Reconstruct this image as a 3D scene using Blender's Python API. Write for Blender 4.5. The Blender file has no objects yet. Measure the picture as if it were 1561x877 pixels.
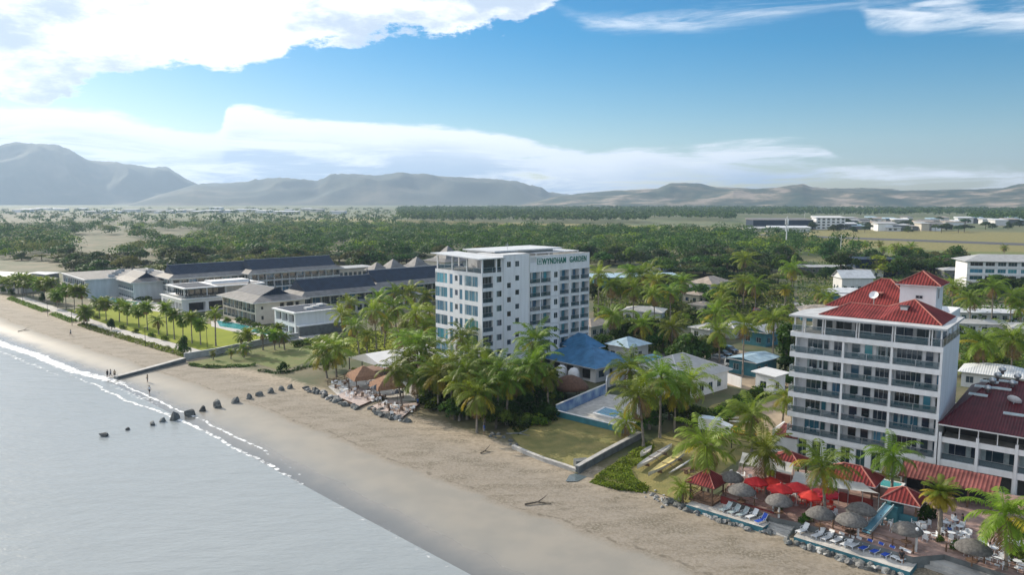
import bpy, math, random
import numpy as np
from mathutils import Vector, Matrix
random.seed(7); rng = np.random.default_rng(11)
C = bpy.context.scene.collection
SC = bpy.context.scene
PI = math.pi
# ---------------------------------------------------------------- camera model of the drone photo
F, CX, CY, HZ, H = 1160.0, 780.5, 438.5, 304.0, 38.5
PT = math.atan((CY - HZ) / F)
def ray(px, py):
    u = (px - CX) / F; v = (CY - py) / F
    return (u, math.cos(PT) + v * math.sin(PT), -math.sin(PT) + v * math.cos(PT))
def P(px, py, z=0.0):
    d = ray(px, py); t = (z - H) / d[2]
    return (d[0] * t, d[1] * t)
def Q(x, y, z):
    dz = z - H; f = y * math.cos(PT) - dz * math.sin(PT); up = y * math.sin(PT) + dz * math.cos(PT)
    return (CX + F * x / f, CY - F * up / f)
def zat(px, py, x, y):                     # height above a known plan position
    d = ray(px, py); return H + d[2] * (y / d[1])
def u_on(px, py_z, o, a, lo=-5, hi=60):    # distance along a plan line from o in direction a (deg) seen at column px
    ca, sa = math.cos(math.radians(a)), math.sin(math.radians(a))
    for _ in range(40):
        m = (lo + hi) / 2
        if Q(o[0] + ca * m, o[1] + sa * m, py_z)[0] < px: lo = m
        else: hi = m
    return (lo + hi) / 2
def st(x, y): return (-.669 * x + .743 * y, .743 * x + .669 * y)      # along the shore, inland
def xy(s, t): return (-.669 * s + .743 * t, .743 * s + .669 * t)
S_ = [-200, 40, 58, 86, 132, 176, 247, 350, 600]
TS = [53, 48.6, 48, 46.9, 45.6, 43.6, 34.5, 19, -30]
TL = [89, 83, 80.5, 76.5, 73, 66.5, 58, 52, 22]
def vb(x, y):
    s, t = st(x, y); a = np.interp(s, S_, TS); b = np.interp(s, S_, TL)
    return (t - a) / (b - a)
def gz(x, y): return max(-4.0, min(0.0, -1.0 + float(vb(x, y))))
WATER_Z = -1.0
# ---------------------------------------------------------------- tagging
def tag(o, label=None, cat=None, group=None, kind=None):
    if label: o['label'] = label
    if cat: o['category'] = cat
    if group: o['group'] = group
    if kind: o['kind'] = kind
    return o
def empty(name, loc=(0, 0, 0), rz=0.0, label=None, cat=None, group=None):
    o = bpy.data.objects.new(name, None); C.objects.link(o)
    o.location = loc; o.rotation_euler = (0, 0, rz); o.empty_display_size = .5
    return tag(o, label, cat, group)
def link(name, me, parent=None, loc=None, rot=None, scale=None):
    o = bpy.data.objects.new(name, me); C.objects.link(o)
    if parent: o.parent = parent
    if loc is not None: o.location = loc
    if rot is not None: o.rotation_euler = rot if hasattr(rot, '__len__') else (0, 0, rot)
    if scale is not None: o.scale = scale if hasattr(scale, '__len__') else (scale,) * 3
    return o
KIDS = {}
def copy_tree(o, parent=None):
    c = o.copy(); C.objects.link(c)
    if parent: c.parent = parent
    for ch in KIDS.get(o.name) or list(o.children): copy_tree(ch, c)
    return c
# ---------------------------------------------------------------- materials
def nt(m):
    m.use_nodes = True; n = m.node_tree.nodes; n.clear(); return n, m.node_tree.links
def mat(name, col, rough=.7, var=.15, scale=3.0, bump=0.0, bscale=None, spec=.5, metal=0.0, objvar=0.0, col2=None, transl=0.0, alpha=None, detail=5, emis=None, coat=0.0, stretch=None):
    m = bpy.data.materials.new(name); n, l = nt(m)
    out = n.new('ShaderNodeOutputMaterial'); b = n.new('ShaderNodeBsdfPrincipled')
    b.inputs['Roughness'].default_value = rough; b.inputs['Metallic'].default_value = metal
    b.inputs['Specular IOR Level'].default_value = spec
    if coat: b.inputs['Coat Weight'].default_value = coat
    geo = n.new('ShaderNodeNewGeometry')
    noi = n.new('ShaderNodeTexNoise'); noi.inputs['Scale'].default_value = scale; noi.inputs['Detail'].default_value = detail
    if stretch:
        mpp = n.new('ShaderNodeMapping'); mpp.inputs['Scale'].default_value = stretch; l.new(geo.outputs['Position'], mpp.inputs[0]); l.new(mpp.outputs[0], noi.inputs['Vector'])
    else: l.new(geo.outputs['Position'], noi.inputs['Vector'])
    mr = n.new('ShaderNodeMapRange'); mr.inputs['From Min'].default_value = .3; mr.inputs['From Max'].default_value = .7
    l.new(noi.outputs['Fac'], mr.inputs['Value'])
    mx = n.new('ShaderNodeMix'); mx.data_type = 'RGBA'
    c2 = col2 or tuple(max(0, c * (1 - var)) for c in col); c1 = col if col2 else tuple(min(1, c * (1 + var)) for c in col)
    mx.inputs['A'].default_value = (*c1, 1); mx.inputs['B'].default_value = (*c2, 1)
    l.new(mr.outputs['Result'], mx.inputs['Factor'])
    co = mx.outputs['Result']
    if objvar:
        oi = n.new('ShaderNodeObjectInfo'); hs = n.new('ShaderNodeHueSaturation')
        m1 = n.new('ShaderNodeMapRange'); m1.inputs['To Min'].default_value = 1 - objvar; m1.inputs['To Max'].default_value = 1 + objvar
        l.new(oi.outputs['Random'], m1.inputs['Value']); l.new(m1.outputs['Result'], hs.inputs['Value'])
        m2 = n.new('ShaderNodeMapRange'); m2.inputs['To Min'].default_value = .5 - objvar * .07; m2.inputs['To Max'].default_value = .5 + objvar * .07
        ml = n.new('ShaderNodeMath'); ml.operation = 'MULTIPLY'; ml.inputs[1].default_value = 7.31
        fr = n.new('ShaderNodeMath'); fr.operation = 'FRACT'
        l.new(oi.outputs['Random'], ml.inputs[0]); l.new(ml.outputs[0], fr.inputs[0]); l.new(fr.outputs[0], m2.inputs['Value'])
        l.new(m2.outputs['Result'], hs.inputs['Hue']); l.new(co, hs.inputs['Color']); co = hs.outputs['Color']
    l.new(co, b.inputs['Base Color'])
    if bump:
        nb = n.new('ShaderNodeTexNoise'); nb.inputs['Scale'].default_value = bscale or scale * 3; nb.inputs['Detail'].default_value = 6
        l.new(geo.outputs['Position'], nb.inputs['Vector'])
        bp = n.new('ShaderNodeBump'); bp.inputs['Strength'].default_value = bump; bp.inputs['Distance'].default_value = .3
        l.new(nb.outputs['Fac'], bp.inputs['Height']); l.new(bp.outputs['Normal'], b.inputs['Normal'])
    sh = b.outputs['BSDF']
    if transl:
        tr = n.new('ShaderNodeBsdfTranslucent'); l.new(co, tr.inputs['Color'])
        ms = n.new('ShaderNodeMixShader'); ms.inputs[0].default_value = transl
        l.new(sh, ms.inputs[1]); l.new(tr.outputs[0], ms.inputs[2]); sh = ms.outputs[0]
    if alpha is not None:
        tp = n.new('ShaderNodeBsdfTransparent'); ms = n.new('ShaderNodeMixShader'); ms.inputs[0].default_value = alpha
        l.new(tp.outputs[0], ms.inputs[1]); l.new(sh, ms.inputs[2]); sh = ms.outputs[0]
    l.new(sh, out.inputs['Surface'])
    return m
def stripes(name, c1, c2, axis_scale, rough=.6, wear=.25, width=.75, objcoord=True, axis='X', bump=.5):   # roof sheet / tile courses
    m = bpy.data.materials.new(name); n, l = nt(m)
    out = n.new('ShaderNodeOutputMaterial'); b = n.new('ShaderNodeBsdfPrincipled'); b.inputs['Roughness'].default_value = rough
    b.inputs['Specular IOR Level'].default_value = .2
    tc = n.new('ShaderNodeTexCoord'); wv = n.new('ShaderNodeTexWave'); wv.wave_type = 'BANDS'; wv.bands_direction = axis
    wv.inputs['Scale'].default_value = axis_scale; wv.inputs['Distortion'].default_value = .2
    l.new(tc.outputs['Object'], wv.inputs['Vector'])
    noi = n.new('ShaderNodeTexNoise'); noi.inputs['Scale'].default_value = .6; noi.inputs['Detail'].default_value = 8
    l.new(tc.outputs['Object'], noi.inputs['Vector'])
    mr = n.new('ShaderNodeMapRange'); mr.inputs['From Min'].default_value = .5; mr.inputs['From Max'].default_value = 1.0
    l.new(wv.outputs['Fac'], mr.inputs['Value'])
    mx = n.new('ShaderNodeMix'); mx.data_type = 'RGBA'; mx.inputs['A'].default_value = (*c1, 1); mx.inputs['B'].default_value = (*c2, 1)
    l.new(mr.outputs['Result'], mx.inputs['Factor'])
    m2 = n.new('ShaderNodeMix'); m2.data_type = 'RGBA'; m2.blend_type = 'MULTIPLY'
    m2.inputs['Factor'].default_value = 1.0
    mm = n.new('ShaderNodeMapRange'); mm.inputs['From Min'].default_value = .3; mm.inputs['From Max'].default_value = .7
    mm.inputs['To Min'].default_value = 1 - wear; mm.inputs['To Max'].default_value = 1 + wear
    l.new(noi.outputs['Fac'], mm.inputs['Value']); l.new(mx.outputs['Result'], m2.inputs['A']); l.new(mm.outputs['Result'], m2.inputs['B'])
    l.new(m2.outputs['Result'], b.inputs['Base Color'])
    bp = n.new('ShaderNodeBump'); bp.inputs['Strength'].default_value = bump; bp.inputs['Distance'].default_value = .08
    l.new(wv.outputs['Fac'], bp.inputs['Height']); l.new(bp.outputs['Normal'], b.inputs['Normal'])
    l.new(b.outputs['BSDF'], out.inputs['Surface'])
    return m
M = {}
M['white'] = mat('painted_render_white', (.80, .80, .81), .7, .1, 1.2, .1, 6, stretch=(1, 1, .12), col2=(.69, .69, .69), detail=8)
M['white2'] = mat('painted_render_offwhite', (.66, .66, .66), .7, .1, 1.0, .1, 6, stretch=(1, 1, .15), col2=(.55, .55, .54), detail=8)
M['cream'] = mat('cream_render', (.55, .5, .42), .7, .1, .5)
M['conc'] = mat('concrete', (.38, .37, .35), .8, .2, .8, .2)
M['concd'] = mat('dark_concrete', (.13, .14, .14), .85, .3, .8, .3)
M['glass'] = mat('window_glass', (.018, .04, .055), .06, .3, .25, spec=1.0, objvar=.6)
M['glassT'] = mat('sky_reflection_glass_teal', (.045, .18, .25), .06, .3, .3, spec=1.0, objvar=.5)  # teal base colour paints a sky reflection into the panes
M['rail'] = mat('balcony_glass', (.03, .085, .11), .08, .1, .5, spec=.9, alpha=.45)
M['frame'] = mat('window_frame', (.45, .47, .48), .4, .05)
M['dframe'] = mat('dark_frame', (.04, .045, .05), .4, .1)
M['curtain'] = mat('curtain', (.35, .42, .43), .8, .2, 2)
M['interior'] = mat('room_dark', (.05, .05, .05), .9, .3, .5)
M['tile'] = stripes('red_roof_tiles', (.20, .032, .03), (.08, .014, .015), .75, .8, .35)
M['tileY'] = stripes('red_roof_tiles_side', (.20, .032, .03), (.08, .014, .015), .75, .8, .35, axis='Y')
M['tiled'] = stripes('dark_red_metal_roof', (.085, .013, .017), (.055, .009, .012), .9, .45, .35)
M['tilep'] = stripes('faded_red_tiles', (.21, .075, .065), (.11, .03, .03), .7, .8, .4)
M['ridge'] = mat('ridge_tiles', (.36, .14, .11), .7, .2, 2)
M['slate'] = stripes('blue_black_shingle_roof', (.018, .034, .062), (.012, .024, .045), .5, .65, .3)
M['slateg'] = stripes('grey_shingle_roof', (.19, .185, .18), (.145, .14, .14), .5, .65, .25)
M['slateg2'] = stripes('grey_shingle_roof_side', (.19, .185, .18), (.145, .14, .14), .5, .65, .25, axis='Y')
M['blueroof'] = stripes('blue_metal_roof', (.06, .18, .33), (.042, .135, .26), .9, .55, .3)
M['paleblue'] = stripes('pale_blue_metal_roof', (.34, .46, .54), (.26, .37, .46), .9, .5, .25)
M['greyroof'] = stripes('pale_grey_metal_roof', (.42, .42, .41), (.3, .3, .3), .9, .45, .15)
M['whiteroof'] = stripes('white_metal_roof', (.62, .63, .64), (.5, .51, .52), .7, .45, .15)
M['tanroof'] = stripes('tan_metal_roof', (.36, .3, .24), (.28, .23, .19), .7, .5, .25)
M['greenroof'] = stripes('green_metal_roof', (.03, .2, .15), (.02, .14, .1), .7, .5, .2)
M['solar'] = mat('solar_panel', (.03, .05, .09), .15, .2, 1, spec=.8)
M['thatch'] = mat('thatch_grey', (.17, .16, .15), .95, .35, 4, .8, 14, objvar=.15)
M['thatchb'] = mat('thatch_orange', (.27, .15, .09), .95, .25, 3, .6, 12)
M['thatchd'] = mat('thatch_brown', (.14, .075, .05), .95, .3, 2, .6, 9)
M['redcloth'] = mat('red_canvas', (.62, .025, .03), .7, .12, 3, objvar=.08, transl=.25)
M['canvas'] = mat('grey_canvas', (.42, .42, .40), .8, .12, 1.2)
M['canvasw'] = mat('white_canvas', (.75, .73, .72), .7, .06, .7)
M['wood'] = mat('timber', (.13, .075, .045), .7, .3, 3)
M['woodr'] = mat('red_painted_timber', (.2, .03, .025), .6, .3, 2)
M['deck'] = mat('deck_boards_pink', (.42, .34, .31), .8, .25, 1.6, .3)
M['paver'] = mat('terrace_pavers', (.30, .2, .17), .85, .35, 1.3, .3, 5)
M['stonepave'] = mat('pale_paving', (.45, .43, .40), .85, .25, 1, .3, 6)
M['rock'] = mat('boulder_rock', (.125, .13, .125), .9, .5, 1.5, .8, 4, objvar=.4)
M['rockp'] = mat('pale_rock', (.3, .3, .29), .9, .45, 1.5, .8, 4, objvar=.4)
M['plastic'] = mat('white_plastic', (.72, .74, .76), .4, .05)
M['bluep'] = mat('blue_fabric', (.015, .07, .42), .6, .1)
M['tealpaint'] = mat('teal_paint', (.04, .16, .2), .5, .2, .8)
M['bluewall'] = mat('blue_cloud_mural', (.02, .09, .34), .6, .1, .45, col2=(.35, .5, .62))
M['pool'] = mat('pool_water', (.02, .16, .24), .05, .2, .4, .15, 3, spec=.8)
M['poolT'] = mat('pool_water_turquoise', (.06, .36, .38), .08, .2, .3, .15, 3, spec=.8)
M['metal'] = mat('galvanised_metal', (.45, .46, .47), .35, .1, metal=.6)
M['dark'] = mat('dark_metal', (.03, .03, .032), .5, .2)
M['green_sign'] = mat('sign_green', (.0, .16, .11), .5, .05)
M['bark'] = mat('palm_bark', (.22, .19, .16), .95, .35, 2, .6, 8)
M['barkd'] = mat('tree_bark', (.10, .08, .06), .95, .35, 2, .6, 5)
M['frond'] = mat('palm_frond', (.165, .235, .02), .5, .3, .6, objvar=.35, transl=.42, spec=.3)
M['frondy'] = mat('palm_frond_yellow', (.36, .30, .025), .5, .3, .6, objvar=.15, transl=.4, spec=.3)
M['frondd'] = mat('dry_frond', (.22, .14, .06), .8, .3, .8, transl=.2)
M['leafD'] = mat('leaves_dark', (.036, .072, .015), .6, .5, .25, objvar=.45, transl=.3, spec=.15)
M['leafM'] = mat('leaves_mid', (.068, .115, .017), .6, .5, .25, objvar=.45, transl=.32, spec=.15)
M['leafL'] = mat('leaves_light', (.17, .23, .02), .6, .4, .3, objvar=.3, transl=.35, spec=.15)
M['leafO'] = mat('leaves_olive', (.14, .15, .045), .6, .4, .25, objvar=.35, transl=.3, spec=.15)
M['skin'] = mat('skin', (.25, .13, .08), .6, .1)
M['cocon'] = mat('coconut', (.2, .14, .05), .7, .3)
# ---------------------------------------------------------------- mesh builder
class MB:
    def __init__(s): s.v = []; s.f = []; s.m = []; s.mats = []
    def mi(s, k):
        if k not in s.mats: s.mats.append(k)
        return s.mats.index(k)
    def face(s, pts, k):
        i = len(s.v); s.v += [tuple(p) for p in pts]; s.f.append(tuple(range(i, i + len(pts)))); s.m.append(s.mi(k)); return s
    def box(s, x0, x1, y0, y1, z0, z1, k, T=None):
        i = len(s.v)
        p = [(x0, y0, z0), (x1, y0, z0), (x1, y1, z0), (x0, y1, z0), (x0, y0, z1), (x1, y0, z1), (x1, y1, z1), (x0, y1, z1)]
        if T: p = [tuple(T @ Vector(q)) for q in p]
        s.v += p
        for q in ((0, 3, 2, 1), (4, 5, 6, 7), (0, 1, 5, 4), (1, 2, 6, 5), (2, 3, 7, 6), (3, 0, 4, 7)):
            s.f.append(tuple(i + j for j in q)); s.m.append(s.mi(k))
        return s
    def prism(s, poly, z0, z1, k, ktop=None):
        a = sum(poly[i][0] * poly[(i + 1) % len(poly)][1] - poly[(i + 1) % len(poly)][0] * poly[i][1] for i in range(len(poly)))
        if a < 0: poly = poly[::-1]
        i = len(s.v); n = len(poly)
        za = z0 if hasattr(z0, '__len__') else [z0] * n; zb = z1 if hasattr(z1, '__len__') else [z1] * n
        s.v += [(p[0], p[1], za[j]) for j, p in enumerate(poly)] + [(p[0], p[1], zb[j]) for j, p in enumerate(poly)]
        s.f.append(tuple(i + n + j for j in range(n))); s.m.append(s.mi(ktop or k))
        s.f.append(tuple(i + j for j in reversed(range(n)))); s.m.append(s.mi(k))
        for j in range(n):
            s.f.append((i + j, i + (j + 1) % n, i + n + (j + 1) % n, i + n + j)); s.m.append(s.mi(k))
        return s
    def tube(s, pts, radii, k, n=8, cap=True):
        base = len(s.v); P3 = [Vector(p) for p in pts]
        if not hasattr(radii, '__len__'): radii = [radii] * len(pts)
        for j, p in enumerate(P3):
            d = (P3[min(j + 1, len(P3) - 1)] - P3[max(j - 1, 0)]); d.normalize()
            a = d.cross(Vector((0, 0, 1))); a = a.normalized() if a.length > 1e-4 else Vector((1, 0, 0)); b = d.cross(a)
            for q in range(n):
                w = 2 * PI * q / n; s.v.append(tuple(p + (a * math.cos(w) + b * math.sin(w)) * radii[j]))
        for j in range(len(P3) - 1):
            for q in range(n):
                a0 = base + j * n + q; a1 = base + j * n + (q + 1) % n
                s.f.append((a0, a1, a1 + n, a0 + n)); s.m.append(s.mi(k))
        if cap:
            s.f.append(tuple(base + q for q in range(n))); s.m.append(s.mi(k))
            s.f.append(tuple(base + (len(P3) - 1) * n + q for q in reversed(range(n)))); s.m.append(s.mi(k))
        return s
    def cone(s, c, rings, k, n=12, jit=0, seed=0):     # rings: (radius, z)
        r_ = random.Random(seed); base = len(s.v)
        for (r, z) in rings:
            for q in range(n):
                w = 2 * PI * q / n; j = 1 + (r_.random() - .5) * jit
                s.v.append((c[0] + math.cos(w) * r * j, c[1] + math.sin(w) * r * j, c[2] + z))
        for a in range(len(rings) - 1):
            for q in range(n):
                i0 = base + a * n + q; i1 = base + a * n + (q + 1) % n
                s.f.append((i0, i1, i1 + n, i0 + n)); s.m.append(s.mi(k))
        s.f.append(tuple(base + (len(rings) - 1) * n + q for q in range(n))); s.m.append(s.mi(k))
        s.f.append(tuple(base + q for q in reversed(range(n)))); s.m.append(s.mi(k))
        return s
    def mesh(s, name, smooth=False):
        me = bpy.data.meshes.new(name); me.from_pydata(s.v, [], s.f)
        for k in s.mats: me.materials.append(M[k])
        if s.m: me.polygons.foreach_set('material_index', s.m)
        if smooth: me.polygons.foreach_set('use_smooth', [True] * len(s.f))
        me.update(); return me
    def build(s, name, parent=None, loc=None, rot=None, smooth=False):
        return link(name, s.mesh(name, smooth), parent, loc, rot)
def np_mesh(name, v, q, mats, mi=None, smooth=False):
    me = bpy.data.meshes.new(name); v = np.asarray(v, dtype=np.float32); q = np.asarray(q, dtype=np.int32); k = q.shape[1]
    me.vertices.add(len(v)); me.vertices.foreach_set('co', v.ravel())
    me.loops.add(q.size); me.loops.foreach_set('vertex_index', q.ravel())
    me.polygons.add(len(q)); me.polygons.foreach_set('loop_start', np.arange(0, q.size, k, dtype=np.int32))
    me.polygons.foreach_set('loop_total', np.full(len(q), k, dtype=np.int32))
    for m in mats: me.materials.append(M[m])
    if mi is not None: me.polygons.foreach_set('material_index', np.asarray(mi, dtype=np.int32))
    if smooth: me.polygons.foreach_set('use_smooth', np.ones(len(q), dtype=bool))
    me.update(calc_edges=True); me.validate(); return me
def sheet(name, poly, z, k, parent=None, kind='structure'):       # a flat ground sheet, world coordinates
    mb = MB(); a = sum(poly[i][0] * poly[(i + 1) % len(poly)][1] - poly[(i + 1) % len(poly)][0] * poly[i][1] for i in range(len(poly)))
    if a < 0: poly = poly[::-1]
    mb.face([(p[0], p[1], z) for p in poly], k)
    o = mb.build(name, parent)
    if kind: o['kind'] = kind
    return o
# ================================================================ camera, light, sky
cam = bpy.data.cameras.new('camera'); camo = bpy.data.objects.new('camera', cam); C.objects.link(camo)
camo.location = (0, 0, H); camo.rotation_euler = (PI / 2 - PT, 0, 0)
cam.sensor_width = 36; cam.lens = 36 * F / 1561; cam.clip_start = .5; cam.clip_end = 60000
SC.camera = camo
SUN_EL, SUN_AZ = math.radians(27.5), math.radians(-48)       # azimuth clockwise from +Y
sd = Vector((math.sin(SUN_AZ) * math.cos(SUN_EL), math.cos(SUN_AZ) * math.cos(SUN_EL), math.sin(SUN_EL)))
sl = bpy.data.lights.new('sun', 'SUN'); sl.energy = 5.0; sl.angle = math.radians(.55); sl.color = (1, .89, .73)
so = bpy.data.objects.new('sun', sl); C.objects.link(so); so.rotation_euler = sd.to_track_quat('Z', 'Y').to_euler()
SC.view_settings.view_transform = 'Standard'; SC.view_settings.look = 'None'; SC.view_settings.gamma = 1
SC.view_settings.exposure = .24
w = bpy.data.worlds.new('World'); SC.world = w; w.use_nodes = True
n = w.node_tree.nodes; l = w.node_tree.links; n.clear()
def N(t, **k):
    o = n.new(t)
    for a, b in k.items(): setattr(o, a, b)
    return o
def mth(op, a, b=None, c=None, clamp=False):
    o = N('ShaderNodeMath', operation=op); o.use_clamp = clamp
    for i, v in enumerate((a, b, c)):
        if v is None: continue
        if isinstance(v, (int, float)): o.inputs[i].default_value = v
        else: l.new(v, o.inputs[i])
    return o.outputs[0]
out = N('ShaderNodeOutputWorld')
sky = N('ShaderNodeTexSky'); sky.sky_type = 'NISHITA'; sky.sun_disc = False
sky.sun_elevation = SUN_EL; sky.sun_rotation = SUN_AZ; sky.altitude = 40; sky.air_density = 1.0; sky.dust_density = .4; sky.ozone_density = 2.5
tc = N('ShaderNodeTexCoord'); sep = N('ShaderNodeSeparateXYZ'); l.new(tc.outputs['Generated'], sep.inputs[0])
X, Y, Z = sep.outputs
az = mth('ARCTAN2', X, Y); el = mth('ARCSINE', mth('MINIMUM', mth('MAXIMUM', Z, -1.0), 1.0))
azn = mth('MULTIPLY_ADD', az, 1 / 1.6, .5, clamp=True)
def sky_ae(px, py):
    d = Vector(ray(px, py)).normalized(); return math.atan2(d.x, d.y), math.asin(d.z)
EMAX = .45
def curve(pts):              # pts: photo pixels of an edge -> elevation as a function of azimuth
    fc = N('ShaderNodeFloatCurve'); cv = fc.mapping.curves[0]
    q = []
    for px, py in pts:
        a, e = sky_ae(px, py); q.append((a / 1.6 + .5, max(0, min(1, e / EMAX))))
    while len(cv.points) < len(q): cv.points.new(.5, .5)
    for p_, (a, e) in zip(cv.points, q): p_.location = (a, e); p_.handle_type = 'AUTO'
    fc.mapping.update(); l.new(azn, fc.inputs['Value'])
    return mth('MULTIPLY', fc.outputs[0], EMAX)
def vcurve(pts):             # pts: (px column, value)
    fc = N('ShaderNodeFloatCurve'); cv = fc.mapping.curves[0]
    q = [(sky_ae(px, 200)[0] / 1.6 + .5, v) for px, v in pts]
    while len(cv.points) < len(q): cv.points.new(.5, .5)
    for p_, (a, e) in zip(cv.points, q): p_.location = (a, e); p_.handle_type = 'AUTO'
    fc.mapping.update(); l.new(azn, fc.inputs['Value']); return fc.outputs[0]
def noise(sx, sy, scale, detail=8, rough=.55, off=0, dist=0):
    cb = N('ShaderNodeCombineXYZ'); l.new(mth('MULTIPLY', az, sx), cb.inputs[0]); l.new(mth('MULTIPLY', el, sy), cb.inputs[1]); cb.inputs[2].default_value = off
    t = N('ShaderNodeTexNoise'); t.inputs['Scale'].default_value = scale; t.inputs['Detail'].default_value = detail; t.inputs['Roughness'].default_value = rough; t.inputs['Distortion'].default_value = dist
    l.new(cb.outputs[0], t.inputs['Vector']); return t.outputs['Fac']
def sstep(v, a, b):
    o = N('ShaderNodeMapRange', interpolation_type='SMOOTHSTEP'); o.inputs['From Min'].default_value = a; o.inputs['From Max'].default_value = b
    l.new(v, o.inputs['Value']); return o.outputs[0]
n1 = noise(1, 2.4, 8, 12, .66); n2 = noise(1, 4.5, 7, 12, .66, 3.3); n3 = noise(1, 8, 6, 11, .62, 8.1, .5); n4 = noise(1, 2.5, 5, 7, .55, 12.7)
# upper cloud bank (upper left), lower edge follows the photo
b1 = curve([(-260, 170), (0, 158), (60, 158), (95, 135), (160, 122), (290, 104), (425, 97), (445, 76), (560, 55), (700, 46), (800, 36), (850, 8), (930, -70), (1200, -160)])
m1 = sstep(mth('ADD', mth('SUBTRACT', el, b1), mth('MULTIPLY', mth('SUBTRACT', n1, .5), .095)), -.002, .007)
m1 = mth('MULTIPLY', m1, sstep(mth('ADD', n4, vcurve([(-300, .6), (300, .6), (700, .45), (850, .25), (1200, .1)])), .3, .75))
# long low bank with a crisp top
b2 = curve([(-260, 150), (0, 158), (120, 156), (240, 184), (330, 196), (352, 158), (430, 172), (520, 184), (640, 188), (780, 204), (850, 222), (900, 228), (1000, 220), (1240, 217), (1290, 240), (1561, 255), (1800, 262)])
d2 = mth('ADD', mth('SUBTRACT', b2, el), mth('MULTIPLY', mth('SUBTRACT', n2, .5), .035))
m2 = sstep(d2, -.001, .008)
dens2 = mth('ADD', mth('MULTIPLY', n3, 1.5), vcurve([(-300, .55), (300, .5), (800, .32), (1100, .12), (1300, .0), (1700, .0)]))
m2 = mth('MULTIPLY', m2, sstep(dens2, .66, 1.0))
# thin streaks at the upper right
b3 = curve([(-100, -60), (780, -30), (870, 30), (900, 52), (960, 56), (1080, 52), (1180, 30), (1300, 14), (1330, 50), (1430, 60), (1561, 62), (1800, 70)])
b3t = curve([(-100, -90), (780, -60), (870, 18), (900, 24), (960, 20), (1080, 10), (1180, -6), (1300, -14), (1330, 5), (1430, -10), (1561, -30), (1800, -60)])
m3 = mth('MULTIPLY', sstep(mth('ADD', mth('SUBTRACT', el, b3), mth('MULTIPLY', mth('SUBTRACT', n2, .5), .03)), -.004, .02), sstep(mth('ADD', mth('SUBTRACT', b3t, el), mth('MULTIPLY', mth('SUBTRACT', n1, .5), .03)), -.008, .016))
m3 = mth('MULTIPLY', mth('MULTIPLY', m3, sstep(n3, .36, .66)), .75)
# the rest of the sky, away from the photo: broken fair weather cloud high up
gen = mth('MULTIPLY', sstep(noise(1, 1.6, 3, 8, .55, 21), .52, .68), sstep(el, .28, .5))
mask = mth('MAXIMUM', mth('MAXIMUM', m1, m2), mth('MAXIMUM', m3, mth('MULTIPLY', gen, .4)))
# cloud colour: lit white with grey-blue undersides
shade1 = sstep(mth('ADD', n4, mth('MULTIPLY', mth('SUBTRACT', n1, .5), .6)), .47, .64)
shade2 = mth('MULTIPLY', sstep(d2, .012, .06), sstep(mth('ADD', n3, vcurve([(-300, .12), (200, .12), (800, .16), (1561, .2)])), .50, .72))
shade = mth('MAXIMUM', mth('MULTIPLY', shade1, mth('MULTIPLY', m1, .75)), mth('MULTIPLY', shade2, mth('SUBTRACT', 1.0, m1)))
cc = N('ShaderNodeMix', data_type='RGBA'); cc.inputs['A'].default_value = (.93, .96, 1.0, 1); cc.inputs['B'].default_value = (.34, .46, .63, 1); l.new(shade, cc.inputs['Factor'])
bg1 = N('ShaderNodeBackground'); bg1.inputs[1].default_value = .092
# the zenith-side air of a clear tropical morning is a deeper blue than the model's horizon band
hs = N('ShaderNodeHueSaturation'); hs.inputs['Saturation'].default_value = 1.8; hs.inputs['Hue'].default_value = .497; l.new(sky.outputs[0], hs.inputs['Color'])
l.new(hs.outputs[0], bg1.inputs[0])
bg2 = N('ShaderNodeBackground'); l.new(cc.outputs['Result'], bg2.inputs[0]); bg2.inputs[1].default_value = 1.12
mxs = N('ShaderNodeMixShader'); l.new(mask, mxs.inputs[0]); l.new(bg1.outputs[0], mxs.inputs[1]); l.new(bg2.outputs[0], mxs.inputs[2])
l.new(mxs.outputs[0], out.inputs[0])
w.cycles.sampling_method = 'MANUAL'; w.cycles.sample_map_resolution = 512
SC.cycles.max_bounces = 6; SC.cycles.diffuse_bounces = 2; SC.cycles.glossy_bounces = 2; SC.cycles.transparent_max_bounces = 8; SC.cycles.transmission_bounces = 2; SC.cycles.volume_bounces = 0
SC.cycles.use_denoising = True
# ================================================================ haze
HAZE = 1
if HAZE:
    hz = MB(); hz.box(-9500, 9500, -600, 9500, -7, 585, 'dark'); ho = hz.build('haze'); ho['kind'] = 'stuff'
    hm = bpy.data.materials.new('haze_air'); hn, hl = nt(hm)
    ov = hn.new('ShaderNodeOutputMaterial'); pv = hn.new('ShaderNodeVolumePrincipled')
    pv.inputs['Color'].default_value = (.56, .75, 1.0, 1); pv.inputs['Density'].default_value = 1.05e-4; pv.inputs['Anisotropy'].default_value = .3
    hl.new(pv.outputs[0], ov.inputs['Volume']); ho.data.materials.clear(); ho.data.materials.append(hm)
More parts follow.
